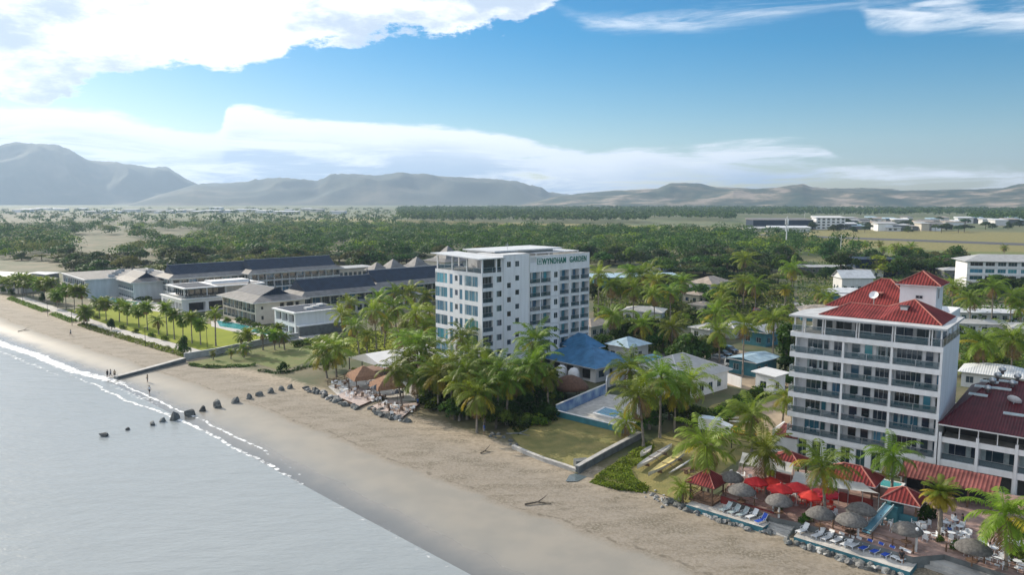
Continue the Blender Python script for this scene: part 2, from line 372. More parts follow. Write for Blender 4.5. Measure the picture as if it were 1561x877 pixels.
# ================================================================ ground sheet
def ground_mat():
    m = bpy.data.materials.new('beach_and_land'); n, l = nt(m)
    out = n.new('ShaderNodeOutputMaterial'); b = n.new('ShaderNodeBsdfPrincipled')
    at = n.new('ShaderNodeAttribute'); at.attribute_name = 'u'
    geo = n.new('ShaderNodeNewGeometry')
    def no(scale, det=6, off=0, sc=(1, 1, 1), rot=0, rough=.55):
        mp = n.new('ShaderNodeMapping'); mp.inputs['Location'].default_value = (off, off, 0); mp.inputs['Scale'].default_value = sc; mp.inputs['Rotation'].default_value = (0, 0, rot)
        l.new(geo.outputs['Position'], mp.inputs[0])
        t = n.new('ShaderNodeTexNoise'); t.inputs['Scale'].default_value = scale; t.inputs['Detail'].default_value = det; t.inputs['Roughness'].default_value = rough
        l.new(mp.outputs[0], t.inputs['Vector']); return t.outputs['Fac']
    def ma(op, a, b=None, c=None, cl=False):
        o = n.new('ShaderNodeMath'); o.operation = op; o.use_clamp = cl
        for i, v in enumerate((a, b, c)):
            if v is None: continue
            if isinstance(v, (int, float)): o.inputs[i].default_value = v
            else: l.new(v, o.inputs[i])
        return o.outputs[0]
    def ss(v, a, b_):
        o = n.new('ShaderNodeMapRange'); o.interpolation_type = 'SMOOTHSTEP'; o.inputs['From Min'].default_value = a; o.inputs['From Max'].default_value = b_
        l.new(v, o.inputs['Value']); return o.outputs[0]
    def mx(f, a, b_):
        o = n.new('ShaderNodeMix'); o.data_type = 'RGBA'
        for s_, v in (('A', a), ('B', b_)):
            if isinstance(v, tuple): o.inputs[s_].default_value = (*v, 1)
            else: l.new(v, o.inputs[s_])
        l.new(f, o.inputs['Factor']); return o.outputs['Result']
    u = ma('MULTIPLY_ADD', at.outputs['Fac'], 4.0, -1.0)
    big = no(.05, 5); fine = no(1.3, 8, 5); mid = no(.22, 7, 9); along = no(.12, 6, 3, (1, 5, 1), math.radians(-132)); tiny = no(6, 4, 2)
    uu = ma('ADD', u, ma('MULTIPLY', ma('SUBTRACT', big, .5), .16)); uu2 = ma('ADD', uu, ma('MULTIPLY', ma('SUBTRACT', mid, .5), .09))
    wetc = mx(ss(uu2, -.02, .2), (.125, .13, .13), mx(ss(mid, .3, .7), (.235, .22, .19), (.28, .255, .215)))
    dry = mx(ss(ma('ADD', ma('MULTIPLY', along, .28), ma('MULTIPLY', no(2.6, 8, 1, rough=.7), .72)), .40, .62), (.275, .24, .195), (.20, .168, .125))
    dry = mx(ss(uu, .72, 1.0), dry, mx(ss(fine, .35, .65), (.36, .3, .22), (.25, .2, .14)))
    sand = mx(ss(uu2, .44, .50), wetc, dry)
    sp = ma('MULTIPLY', ss(tiny, .60, .72), ss(uu2, .40, .55)); sand = mx(ma('MULTIPLY', sp, .6), sand, (.11, .09, .065))
    wr = ma('MULTIPLY', ss(ma('ABSOLUTE', ma('SUBTRACT', uu2, .50)), .014, .002), ss(no(.9, 6, 14), .46, .6)); sand = mx(ma('MULTIPLY', wr, .7), sand, (.10, .085, .06))
    wr2 = ma('MULTIPLY', ss(ma('ABSOLUTE', ma('SUBTRACT', uu, .70)), .03, .0), ss(no(1.4, 6, 24), .5, .62)); sand = mx(ma('MULTIPLY', wr2, .5), sand, (.13, .11, .08))
    blot = ma('MULTIPLY', ss(no(.16, 6, 31, (1, 2.5, 1), math.radians(-132)), .46, .62), ss(no(3.5, 6, 8), .40, .60)); sand = mx(ma('MULTIPLY', ma('MULTIPLY', blot, ss(uu2, .42, .54)), .85), sand, (.125, .105, .07))
    for c_, w_ in ((.585, .0016), (.597, .0016), (.755, .0022)):
        trk = ma('MULTIPLY', ss(ma('ABSOLUTE', ma('SUBTRACT', ma('ADD', u, ma('MULTIPLY', ma('SUBTRACT', no(.02, 2, 3), .5), .12)), c_)), w_ * 2.2, w_), ss(mid, .35, .6)); sand = mx(ma('MULTIPLY', trk, .4), sand, (.15, .125, .09))
    field = mx(ss(no(.012, 7, 4, (1, 2.2, 1)), .42, .58), (.15, .145, .06), (.08, .115, .035))
    land = mx(ss(no(.05, 8, 7), .4, .62), (.05, .07, .022), (.15, .125, .07))
    far = ss(u, 9, 13); land = mx(far, land, field)
    land = mx(ma('MULTIPLY', ss(fine, .4, .7), .4), land, (.06, .07, .025))
    colr = mx(ss(ma('ADD', uu2, ma('MULTIPLY', ma('SUBTRACT', fine, .5), .15)), 1.0, 1.1), sand, land)
    l.new(colr, b.inputs['Base Color'])
    r = n.new('ShaderNodeMapRange'); r.inputs['From Min'].default_value = .06; r.inputs['From Max'].default_value = .46; r.inputs['To Min'].default_value = .16; r.inputs['To Max'].default_value = .85
    l.new(uu2, r.inputs['Value']); l.new(r.outputs[0], b.inputs['Roughness'])
    bp = n.new('ShaderNodeBump'); bp.inputs['Distance'].default_value = .25
    l.new(ma('MULTIPLY', ss(uu2, .3, .6), .3), bp.inputs['Strength']); l.new(ma('ADD', fine, ma('MULTIPLY', mid, 1.5)), bp.inputs['Height']); l.new(bp.outputs[0], b.inputs['Normal'])
    l.new(b.outputs[0], out.inputs[0]); return m
M['ground'] = ground_mat()
ss_ = np.unique(np.concatenate([np.arange(-9000, -400, 900), np.arange(-400, 20, 30), np.arange(20, 420, 6), np.arange(420, 1500, 60), np.arange(1500, 12500, 900)]))
tt_ = np.unique(np.concatenate([np.arange(-7000, -40, 600), np.arange(-40, 110, 1.5), np.arange(110, 400, 30), np.arange(400, 2000, 150), np.arange(2000, 13500, 800)]))
SS, TT = np.meshgrid(ss_, tt_, indexing='ij')
# keep the sheet inside the haze box: clamp far corners
XX = np.clip(-.669 * SS + .743 * TT, -9400, 9400); YY = np.clip(.743 * SS + .669 * TT, -590, 9400)
VV = (TT - np.interp(SS, S_, TS)) / (np.interp(SS, S_, TL) - np.interp(SS, S_, TS))
ZZ = np.clip(-1 + VV, -4, 0)
ns, ntt = SS.shape
vv = np.stack([XX.ravel(), YY.ravel(), ZZ.ravel()], 1)
ii = np.arange(ns - 1)[:, None] * ntt + np.arange(ntt - 1)[None, :]
qq = np.stack([ii, ii + ntt, ii + ntt + 1, ii + 1], -1).reshape(-1, 4)
ce = vv[qq]; ar = np.abs(np.cross(ce[:, 2] - ce[:, 0], ce[:, 3] - ce[:, 1])[:, 2]); qq = qq[ar > 1e-3]
gme = np_mesh('ground', vv, qq, ['ground'])
att = gme.attributes.new('u', 'FLOAT', 'POINT'); att.data.foreach_set('value', ((VV.ravel() + 1) / 4).astype(np.float32))
go = link('ground', gme); go['kind'] = 'structure'
if gme.polygons[0].normal.z < 0: gme.flip_normals()
# ---------------------------------------------------------------- sea
def sea_mat():
    m = bpy.data.materials.new('sea_water'); n, l = nt(m)
    out = n.new('ShaderNodeOutputMaterial'); b = n.new('ShaderNodeBsdfPrincipled')
    b.inputs['Base Color'].default_value = (.27, .32, .34, 1); b.inputs['Roughness'].default_value = .19; b.inputs['IOR'].default_value = 1.33
    geo = n.new('ShaderNodeNewGeometry')
    hs = []
    for sc, st_, rt, det in ((.16, (1, 2.6, 1), .75, 4), (.9, (1, 2.2, 1), .6, 5), (3.2, (1, 1.5, 1), .9, 3)):
        mp = n.new('ShaderNodeMapping'); mp.inputs['Rotation'].default_value = (0, 0, rt); mp.inputs['Scale'].default_value = st_; l.new(geo.outputs['Position'], mp.inputs[0])
        t = n.new('ShaderNodeTexNoise'); t.inputs['Scale'].default_value = sc; t.inputs['Detail'].default_value = det; l.new(mp.outputs[0], t.inputs['Vector']); hs.append(t.outputs['Fac'])
    a = n.new('ShaderNodeMath'); a.operation = 'MULTIPLY_ADD'; l.new(hs[1], a.inputs[0]); a.inputs[1].default_value = .30; 
    a0 = n.new('ShaderNodeMath'); a0.operation = 'MULTIPLY'; l.new(hs[0], a0.inputs[0]); a0.inputs[1].default_value = 1.1; l.new(a0.outputs[0], a.inputs[2])
    c = n.new('ShaderNodeMath'); c.operation = 'MULTIPLY_ADD'; l.new(hs[2], c.inputs[0]); c.inputs[1].default_value = .10; l.new(a.outputs[0], c.inputs[2])
    bp = n.new('ShaderNodeBump'); bp.inputs['Strength'].default_value = .55; bp.inputs['Distance'].default_value = .36; l.new(c.outputs[0], bp.inputs['Height']); l.new(bp.outputs[0], b.inputs['Normal'])
    # silt clouds in the shallows
    t = n.new('ShaderNodeTexNoise'); t.inputs['Scale'].default_value = .03; t.inputs['Detail'].default_value = 5; l.new(geo.outputs['Position'], t.inputs['Vector'])
    mx = n.new('ShaderNodeMix'); mx.data_type = 'RGBA'; mx.inputs['A'].default_value = (.24, .27, .28, 1); mx.inputs['B'].default_value = (.33, .355, .365, 1); l.new(t.outputs['Fac'], mx.inputs['Factor']); l.new(mx.outputs['Result'], b.inputs['Base Color'])
    l.new(b.outputs[0], out.inputs[0]); return m
M['sea'] = sea_mat()
wp = []
for s in [-600, -200, 0, 40, 58, 86, 110, 132, 155, 176, 210, 247, 300, 350, 600, 3000]:
    t = np.interp(s, S_, TS) + 1.2 - (max(0, s - 600) * .35); wp.append(xy(s, t))
far_ = [xy(3000, -4000), xy(-600, -4000)]
poly = [p for p in wp] + far_
poly = [(max(-9300, min(9300, a)), max(-580, min(9300, b_))) for a, b_ in poly]
mb = MB(); 
for i in range(len(wp) - 1):
    s0 = xy(st(*wp[i])[0], -4000); s1 = xy(st(*wp[i + 1])[0], -4000)
    cl = lambda p: (max(-9300, min(9300, p[0])), max(-580, min(9300, p[1])), WATER_Z)
    mb.face([cl(wp[i]), cl(s0), cl(s1), cl(wp[i + 1])], 'sea')
sea = mb.build('sea_water'); sea['kind'] = 'structure'
if sea.data.polygons[4].normal.z < 0: sea.data.flip_normals()
M['foam'] = mat('foam', (.8, .82, .83), .9, .05, 2)
def foam_mat():
    m = bpy.data.materials.new('broken_foam'); n, l = nt(m)
    out = n.new('ShaderNodeOutputMaterial'); b = n.new('ShaderNodeBsdfPrincipled'); b.inputs['Base Color'].default_value = (.85, .87, .88, 1); b.inputs['Roughness'].default_value = .8
    geo = n.new('ShaderNodeNewGeometry'); t = n.new('ShaderNodeTexNoise'); t.inputs['Scale'].default_value = .9; t.inputs['Detail'].default_value = 8; t.inputs['Roughness'].default_value = .65
    l.new(geo.outputs['Position'], t.inputs['Vector'])
    at = n.new('ShaderNodeAttribute'); at.attribute_name = 'dens'
    a = n.new('ShaderNodeMath'); a.operation = 'ADD'; l.new(t.outputs['Fac'], a.inputs[0]); l.new(at.outputs['Fac'], a.inputs[1])
    r = n.new('ShaderNodeMapRange'); r.inputs['From Min'].default_value = .92; r.inputs['From Max'].default_value = 1.08; l.new(a.outputs[0], r.inputs['Value'])
    tp = n.new('ShaderNodeBsdfTransparent'); ms = n.new('ShaderNodeMixShader'); l.new(r.outputs[0], ms.inputs[0]); l.new(tp.outputs[0], ms.inputs[1]); l.new(b.outputs[0], ms.inputs[2])
    l.new(ms.outputs[0], out.inputs[0]); return m
M['foamb'] = foam_mat()
def foam(pts, width, dens, z, seed):        # pts: photo pixels along the crest, width m, dens 0..1 at each point
    r_ = random.Random(seed); W_ = [P(*p, z) for p in pts]
    fine = []; dd = []
    for i in range(len(W_) - 1):
        L = math.dist(W_[i], W_[i + 1]); k = max(2, int(L / 1.2))
        for j in range(k):
            f = j / k; fine.append((W_[i][0] + (W_[i + 1][0] - W_[i][0]) * f, W_[i][1] + (W_[i + 1][1] - W_[i][1]) * f)); dd.append(dens[i] + (dens[i + 1] - dens[i]) * f)
    v = []; dv = []; wob = 0
    for i, (x, y) in enumerate(fine):
        a = fine[max(0, i - 1)]; b_ = fine[min(len(fine) - 1, i + 1)]; d = Vector((b_[0] - a[0], b_[1] - a[1])).normalized(); nn = Vector((-d.y, d.x))
        wob = wob * .85 + (r_.random() - .5) * .5
        for k, q in enumerate((-1, -.35, .35, 1)):
            ww = width * (1 if hasattr(width, 'real') else 1)
            x_, y_ = x + nn.x * (q * ww + wob), y + nn.y * (q * ww + wob)
            v.append((x_, y_, max(z, gz(x_, y_) + .012))); dv.append((dd[i] if abs(q) < .5 else dd[i] - .45))
    q_ = []
    for i in range(len(fine) - 1):
        for k in range(3): a = i * 4 + k; q_.append((a, a + 1, a + 5, a + 4))
    me = np_mesh('foam', v, q_, ['foamb']); at = me.attributes.new('dens', 'FLOAT', 'POINT'); at.data.foreach_set('value', np.array(dv, dtype=np.float32))
    o = link('foam', me); o['kind'] = 'stuff'; return o
foam([(-60, 502), (0, 522), (60, 545), (110, 565), (165, 580), (200, 590)], 2.3, [.62, .62, .6, .6, .55, .35], WATER_Z + .02, 1)
foam([(90, 566), (150, 590), (210, 617), (290, 650), (340, 676), (420, 716), (470, 746)], .7, [.3, .5, .55, .55, .5, .5, .3], WATER_Z + .03, 2)
foam([(180, 582), (240, 612), (300, 640), (370, 672), (420, 704), (520, 765), (620, 820), (720, 880)], .5, [.5, .6, .5, .55, .35, .28, .26, .25], WATER_Z + .03, 3)
foam([(440, 728), (520, 770), (600, 814), (680, 858), (740, 894)], 1.1, [.2, .36, .33, .36, .3], WATER_Z + .03, 7)
foam([(300, 652), (380, 690), (470, 742), (560, 796), (660, 852)], 1.5, [.25, .33, .30, .26, .2], WATER_Z + .02, 8)
foam([(0, 535), (60, 560), (120, 583)], 1.2, [.45, .42, .3], WATER_Z + .02, 9)
foam([(165, 583), (215, 606), (260, 628)], 1.6, [.35, .45, .3], WATER_Z + .025, 4)
# ---------------------------------------------------------------- hills
def hill_mat(name, c1, c2, c3, sc):
    m = bpy.data.materials.new(name); n, l = nt(m); out = n.new('ShaderNodeOutputMaterial'); b = n.new('ShaderNodeBsdfPrincipled'); b.inputs['Roughness'].default_value = .95; b.inputs['Specular IOR Level'].default_value = .1
    geo = n.new('ShaderNodeNewGeometry'); t = n.new('ShaderNodeTexNoise'); t.inputs['Scale'].default_value = sc; t.inputs['Detail'].default_value = 9; t.inputs['Roughness'].default_value = .62; l.new(geo.outputs['Position'], t.inputs['Vector'])
    cr = n.new('ShaderNodeValToRGB'); cr.color_ramp.elements[0].position = .42; cr.color_ramp.elements[0].color = (*c1, 1); cr.color_ramp.elements[1].position = .62; cr.color_ramp.elements[1].color = (*c3, 1)
    e = cr.color_ramp.elements.new(.52); e.color = (*c2, 1); l.new(t.outputs['Fac'], cr.inputs[0]); l.new(cr.outputs[0], b.inputs['Base Color']); l.new(b.outputs[0], out.inputs[0]); return m
M['hillA'] = hill_mat('hill_forest', (.08, .095, .08), (.12, .125, .10), (.2, .185, .14), .0016)
M['hillB'] = hill_mat('hill_dry_grass', (.04, .065, .045), (.11, .11, .075), (.33, .27, .21), .0048)
from mathutils import noise as mn
def ridge(px, py, r):
    d = ray(px, py); k = r / math.hypot(d[0], d[1]); return H + d[2] * k
def hills(prof, r0, r1, k, name, rough, nr=46, da=.0018, seed=0, jag=22):      # a ridge whose crest has the photographed profile at radius rc
    rc = r0 + (r1 - r0) * .45
    A = [(math.atan((px - CX) / (F * 1.0)), ridge(px, py, rc)) for px, py in prof]
    a = np.arange(A[0][0], A[-1][0], da); hh = np.interp(a, [q[0] for q in A], [q[1] for q in A]); jg = np.array([mn.fractal(Vector((t_ * 60, seed, 0)), .8, 2.2, 5) for t_ in a]) * jag * np.minimum(1, hh / 200)
    v = []
    for i, (aa, h_) in enumerate(zip(a, hh)):
        for j in range(nr):
            f = j / (nr - 1); r = r0 + (r1 - r0) * f
            sh = math.sin(min(1, f / .45) * PI / 2) ** 1.25 if f <= .45 else math.cos((f - .45) / .55 * PI / 2) ** .8
            x, y = math.sin(aa) * r, math.cos(aa) * r
            nz = mn.fractal(Vector((x / 1000 + seed, y / 1000, seed)), .9, 2.1, 6); rd = 1 - abs(mn.noise(Vector((x / 420 + seed, y / 420, 3)))) * 2
            e = min(1, f * 6, (1 - f) * 6)
            crest = math.exp(-((f - .45) / .10) ** 2)
            dz = (nz * .55 + (rd - .5) * .5) * rough * h_ * (1 - crest * .85) * e
            v.append((x, y, max(-2, h_ * sh * 1.0 + jg[i] * math.exp(-((f - .45) / .06) ** 2) + dz - 3 * (1 - e))))
    na = len(a); i_ = np.arange(na - 1)[:, None] * nr + np.arange(nr - 1)[None, :]
    q = np.stack([i_, i_ + nr, i_ + nr + 1, i_ + 1], -1).reshape(-1, 4)
    me = np_mesh(name, v, q, [k], smooth=True); o = link(name, me); o['kind'] = 'structure'
    if me.polygons[0].normal.z < 0: me.flip_normals()
    return o
hills([(-500, 262), (-300, 236), (-120, 222), (-40, 228), (0, 226), (40, 225), (75, 231), (100, 235), (118, 243), (140, 249), (180, 251), (215, 253), (232, 258), (262, 260), (275, 268), (287, 275), (305, 282), (350, 300), (420, 316), (480, 320)], 6100, 8600, 'hillA', 'hills', .5, seed=2)
hills([(180, 318), (240, 300), (300, 284), (345, 282), (385, 277), (420, 272), (432, 271), (470, 275), (488, 276), (505, 267), (530, 265), (575, 267), (620, 267), (650, 269), (700, 272), (765, 275), (800, 280), (825, 285), (835, 292), (870, 298), (960, 314), (1000, 318)], 5000, 7600, 'hillA', 'hills', .5, seed=5)
hills([(780, 316), (840, 302), (900, 296), (950, 294), (1000, 290), (1020, 282), (1060, 281), (1090, 286), (1150, 288), (1180, 287), (1200, 284), (1220, 284), (1235, 289), (1260, 291), (1300, 289), (1330, 287), (1370, 292), (1420, 291), (1480, 290), (1520, 288), (1561, 283), (1650, 276), (1900, 285), (2300, 300)], 3600, 6600, 'hillB', 'hills', .7, seed=9, nr=60, da=.0018, jag=12)
# ================================================================ vegetation meshes
def leafquads(pts, nor, size, r_, flat=.55):
    n_ = len(pts); nor = nor + r_.normal(0, flat, (n_, 3)); nor /= np.linalg.norm(nor, axis=1)[:, None] + 1e-9
    a = np.cross(nor, r_.normal(0, 1, (n_, 3))); a /= np.linalg.norm(a, axis=1)[:, None] + 1e-9; b = np.cross(nor, a)
    s = size * r_.uniform(.55, 1.25, (n_, 1)); e = r_.uniform(.5, 1, (n_, 1))
    v = np.stack([pts - a * s, pts - b * s * e * .7 + a * s * .2, pts + a * s, pts + b * s * e * .8 - a * s * .1], 1).reshape(-1, 3)
    return v, np.arange(n_ * 4).reshape(-1, 4)
def crown(name, R, Hc, nl, nleaf, size, mats, seed, shape='round'):
    r_ = np.random.default_rng(seed); L = []
    for i in range(nl):
        a = r_.uniform(0, 2 * PI); d = R * (r_.uniform(.0, .72) if i else 0); f = d / R
        if shape == 'umbrella': z = Hc * (.62 - .30 * f * f + r_.uniform(-.05, .05)); lr = R * r_.uniform(.26, .42); lz = lr * .5
        elif shape == 'tall': d *= .55; z = Hc * r_.uniform(.1, .85); lr = R * r_.uniform(.3, .5) * (1.25 - z / Hc * .6); lz = lr * 1.1
        else: z = Hc * (.58 - .42 * f + r_.uniform(-.2, .15)); lr = R * r_.uniform(.3, .5); lz = lr * .85
        L.append((math.cos(a) * d, math.sin(a) * d, z, lr, lz, r_.integers(0, len(mats))))
    V = []; MI = []
    per = nleaf // nl
    for (cx, cy, cz, lr, lz, mi) in L:
        d = r_.normal(0, 1, (per, 3)); d /= np.linalg.norm(d, axis=1)[:, None]; d[:, 2] = np.where(d[:, 2] < -.35, -d[:, 2], d[:, 2])
        rr = r_.uniform(.72, 1.08, (per, 1)); p = np.array([cx, cy, cz]) + d * rr * np.array([lr, lr, lz])
        v, q = leafquads(p, d, size, r_); V.append(v); MI += [mi if r_.random() < .85 else int(r_.integers(0, len(mats))) for _ in range(per)]
    v = np.concatenate(V); return np_mesh(name, v, np.arange(len(v)).reshape(-1, 4), mats, MI)
def trunk_mesh(name, hh, r, nb, seed, k='barkd', spread=.5):
    r_ = random.Random(seed); mb = MB()
    mb.tube([(0, 0, -.4), (.1, 0, hh * .3), (r_.uniform(-.3, .3), .1, hh * .62)], [r * 1.25, r * .85, r * .65], k, 7)
    for i in range(nb):
        a = 2 * PI * i / nb + r_.uniform(-.4, .4); q = hh * spread
        mb.tube([(0, 0, hh * .5), (math.cos(a) * q * .5, math.sin(a) * q * .5, hh * .72), (math.cos(a) * q, math.sin(a) * q, hh * .92)], [r * .5, r * .32, r * .12], k, 5)
    return mb.mesh(name)
TR = {}     # nominal trees: (trunk mesh, [crown meshes], nominal height, nominal radius)
TR['umbrella'] = (trunk_mesh('umbrella_tree_trunk', 8, .4, 6, 1, spread=.55), [crown('umbrella_crown_%d' % i, 7, 8.6, 22, 2300, .50, ['leafM', 'leafD', 'leafD'], 20 + i, 'umbrella') for i in range(4)], 9, 7)
TR['round'] = (trunk_mesh('round_tree_trunk', 6.5, .3, 5, 2), [crown('round_crown_%d' % i, 4.6, 8, 20, 1900, .40, ['leafD', 'leafM', 'leafD'], 40 + i, 'round') for i in range(4)], 8.5, 5)
TR['light'] = (trunk_mesh('light_tree_trunk', 6, .25, 5, 3), [crown('light_crown_%d' % i, 4.6, 7, 16, 1500, .42, ['leafL', 'leafO', 'leafM'], 60 + i, 'round') for i in range(3)], 7.5, 5)
TR['olive'] = (trunk_mesh('olive_tree_trunk', 6, .25, 5, 4), [crown('olive_crown_%d' % i, 5.2, 6, 16, 1300, .45, ['leafO', 'leafM', 'leafO'], 70 + i, 'umbrella') for i in range(3)], 7, 5.2)
TR['tall'] = (trunk_mesh('tall_tree_trunk', 9, .25, 4, 5, spread=.15), [crown('tall_crown_%d' % i, 3.0, 12, 18, 1500, .40, ['leafD', 'leafM'], 80 + i, 'tall') for i in range(2)], 13, 2.6)
for k_, hh_ in (('umbrella', 9), ('round', 8.5), ('light', 7.5), ('olive', 7), ('tall', 13)): pass
SHR = [crown('shrub_crown_%d' % i, 1.5, 1.7, 9, 520, .19, ['leafM', 'leafD', 'leafL'][:2 + i % 2], 90 + i) for i in range(3)]
TREES = []
def tree(kind, x, y, hh, rr, label, group=None, name='broadleaf_tree', seed=None, cat='tree', lean=None):
    tm, cms, nh, nr = TR[kind]; r_ = random.Random(seed if seed is not None else int(x * 31 + y * 17))
    o = empty(name, (x, y, gz(x, y)), r_.uniform(0, 6.28), label, cat, group); s = (rr / nr, rr / nr, hh / nh); o.scale = s
    link('trunk', tm, o); cr = link('crown', r_.choice(cms), o); TREES.append((x, y, rr))
    return o
def shrub(x, y, hh, rr, label, group=None, name='shrub', i=None, cat='shrub'):
    o = link(name, SHR[(i if i is not None else int(x * 7 + y)) % 3], None, (x, y, gz(x, y) - .1), random.uniform(0, 6.28), (rr / 1.5, rr / 1.5, hh / 2.2)); return tag(o, label, cat, group)
# ---------------------------------------------------------------- palms
def frond(r_, az_, el_, L, droop, nleaf, lw, ll, vee=.5, twist=0):
    n_ = 9; p = np.zeros(3); pts = [p.copy()]; e = el_
    for i in range(n_):
        e -= droop / n_ * (0.5 + 1.3 * i / n_); d = np.array([math.cos(az_) * math.cos(e), math.sin(az_) * math.cos(e), math.sin(e)]); p = p + d * L / n_; pts.append(p.copy())
    pts = np.array(pts); V = []; 
    side = np.array([-math.sin(az_), math.cos(az_), 0])
    for i in range(nleaf):
        f = .12 + .88 * (i + .5) / nleaf; k = f * n_; j = min(n_ - 1, int(k)); b = pts[j] + (pts[j + 1] - pts[j]) * (k - j); t = pts[j + 1] - pts[j]; t = t / np.linalg.norm(t)
        up = np.cross(side, t) * -1; up = up if up[2] > 0 else -up
        wl = ll * math.sin(PI * (f * .86 + .1)) ** .6 * r_.uniform(.85, 1.1)
        for sg in (-1, 1):
            tip = b + side * sg * wl * .80 + t * wl * .48 - np.array([0, 0, 1]) * wl * vee * r_.uniform(.6, 1.4)
            mid = b + (tip - b) * .5 + np.array([0, 0, 1]) * wl * .10
            w_ = t * lw
            V += [b - w_ * .5, b + w_ * .7, mid + w_ * .9, tip] if False else [b - w_ * .6, mid - w_ * .6, tip, mid + w_ * .8]
    # rachis as a thin ribbon
    R_ = []
    for j in range(n_):
        a, b = pts[j], pts[j + 1]; w0 = .05 * (1 - j / n_) + .012; w1 = .05 * (1 - (j + 1) / n_) + .012
        R_ += [a - side * w0, a + side * w0, b + side * w1, b - side * w1]
    return V + R_
def palm_crown(name, kind, seed):
    r_ = np.random.default_rng(seed); V = []; MI = []; mats = ['frond', 'frondd', 'frondy']
    if kind == 'coco': nf, L, nl, lw, ll, e0, e1, dr, dead = 25, 4.3, 25, .095, .95, 1.4, -.75, 1.3, 3
    elif kind == 'full': nf, L, nl, lw, ll, e0, e1, dr, dead = 40, 2.8, 16, .13, .7, 1.45, -.75, 1.0, 2
    elif kind == 'date': nf, L, nl, lw, ll, e0, e1, dr, dead = 46, 2.9, 17, .10, .55, 1.45, -.95, 1.1, 0
    elif kind == 'fan': nf, L, nl, lw, ll, e0, e1, dr, dead = 30, 1.9, 12, .12, .55, 1.4, -.9, .8, 5
    wd = r_.uniform(0, 6.28); ws = r_.uniform(.1, .42) if kind == 'coco' else .08
    for i in range(nf):
        f = i / nf; e = e0 + (e1 - e0) * f ** 1.15; a = i * 2.39996 + r_.uniform(-.35, .35); a += ws * math.sin(wd - a); e -= ws * .5 * math.cos(a - wd); mi = 0
        if i >= nf - dead: mi = 1
        if kind == 'date' and f > .45: mi = 2
        if kind == 'coco' and f > .45 and r_.random() < .12: mi = 2
        q = frond(r_, a, e + r_.uniform(-.12, .12), L * r_.uniform(.82, 1.08) * (.75 + .25 * math.sin(PI * min(1, f + .25))), dr * r_.uniform(.75, 1.3) + (.5 if mi == 1 else 0), nl, lw, ll, .45 if kind != 'date' else .25)
        V += q; MI += [mi] * (len(q) // 4)
    return np_mesh(name, np.array(V), np.arange(len(V)).reshape(-1, 4), mats, MI)
PC = {'coco': [palm_crown('coconut_crown_%d' % i, 'coco', 100 + i) for i in range(7)], 'full': [palm_crown('full_crown_%d' % i, 'full', 120 + i) for i in range(3)],
      'date': [palm_crown('date_crown', 'date', 140)], 'fan': [palm_crown('fan_crown_%d' % i, 'fan', 150 + i) for i in range(2)]}
PR = {'coco': 3.9, 'full': 2.7, 'date': 2.9, 'fan': 2.0}
def nuts_mesh():
    mb = MB()
    for i in range(9):
        a = i * .8; mb.cone((math.cos(a) * .28, math.sin(a) * .28, -.35 - .1 * (i % 3)), [(.04, -.14), (.12, -.06), (.13, .04), (.04, .14)], 'cocon', 6)
    return mb.mesh('coconut_bunch')
NUTS = nuts_mesh(); NP = [0]
PALMXY = []
def palm(cx, cy, bx, by, rpx, kind='coco', label='palm', group=None, nuts=False, name='palm_tree', zb=None):
    x, y = P(bx, by, 0); z0 = gz(x, y)
    if z0 < 0: x, y = P(bx, by, z0); z0 = gz(x, y)
    f = y * math.cos(PT) + (H - 3) * math.sin(PT); zt = zat(cx, cy, x, y); xt = (cx - CX) / F * f; rr = rpx * f / F * (1.08 if rpx < 50 else 1.0)
    NP[0] += 1; i = NP[0]; r_ = random.Random(i)
    o = empty(name, (x, y, z0), 0, label, 'palm tree', group)
    hh = max(1.2, zt - z0); dx = xt - x; dy = r_.uniform(-.06, .06) * hh; tr = (.20 if kind != 'date' else .3) * (1 if hh > 3 else .7)
    if kind == 'full': tr = .16
    mb = MB(); n_ = 6; pts = []; rad = []
    for j in range(n_ + 1):
        t = j / n_; g = t ** 1.5; pts.append((dx * g, dy * g, -.4 + (hh + .4) * t)); rad.append(tr * (1.6 if j == 0 else 1.05 - .35 * t))
    mb.tube(pts, rad, 'bark', 7); mb.build('trunk', o, smooth=True)
    cr = link('crown', r_.choice(PC[kind]), o, (dx, dy, hh), (r_.uniform(-.12, .12), r_.uniform(-.12, .12), r_.uniform(0, 6.28)), rr / PR[kind])
    if nuts: link('coconut_bunch', NUTS, o, (dx, dy, hh), None, 1)
    TREES.append((x, y, 1.2)); return o
# --- beach front of the red roofed hotel
palm(1073, 678, 1079, 752, 64, 'coco', 'coconut palm rising behind the red roofed gazebo at the beach edge', None, True)
palm(1164, 690, 1168, 769, 56, 'coco', 'coconut palm in the terrace railing, in front of the first red umbrellas', None, True)
palm(1145, 632, 1146, 690, 50, 'coco', 'coconut palm on the yellow grass behind the outrigger canoes', None, True)
palm(1249, 711, 1258, 807, 56, 'coco', 'leafy coconut palm between the red umbrellas and white sun chairs', None, True)
palm(1360, 697, 1358, 775, 44, 'coco', 'slim coconut palm in front of the hotel beside the red tiled kiosk', None, True)
palm(1433, 755, 1432, 832, 36, 'date', 'golden yellow date palm with a dense drooping crown on the terrace')
palm(1526, 786, 1533, 888, 72, 'coco', 'big coconut palm at the terrace corner above the red kayaks', None, True)
palm(1040, 746, 1041, 768, 24, 'coco', 'small bright yellow green palm by the rocks beside the gazebo')
palm(1197, 606, 1192, 652, 34, 'coco', 'pale fronded palm close against the side of the red roofed hotel')
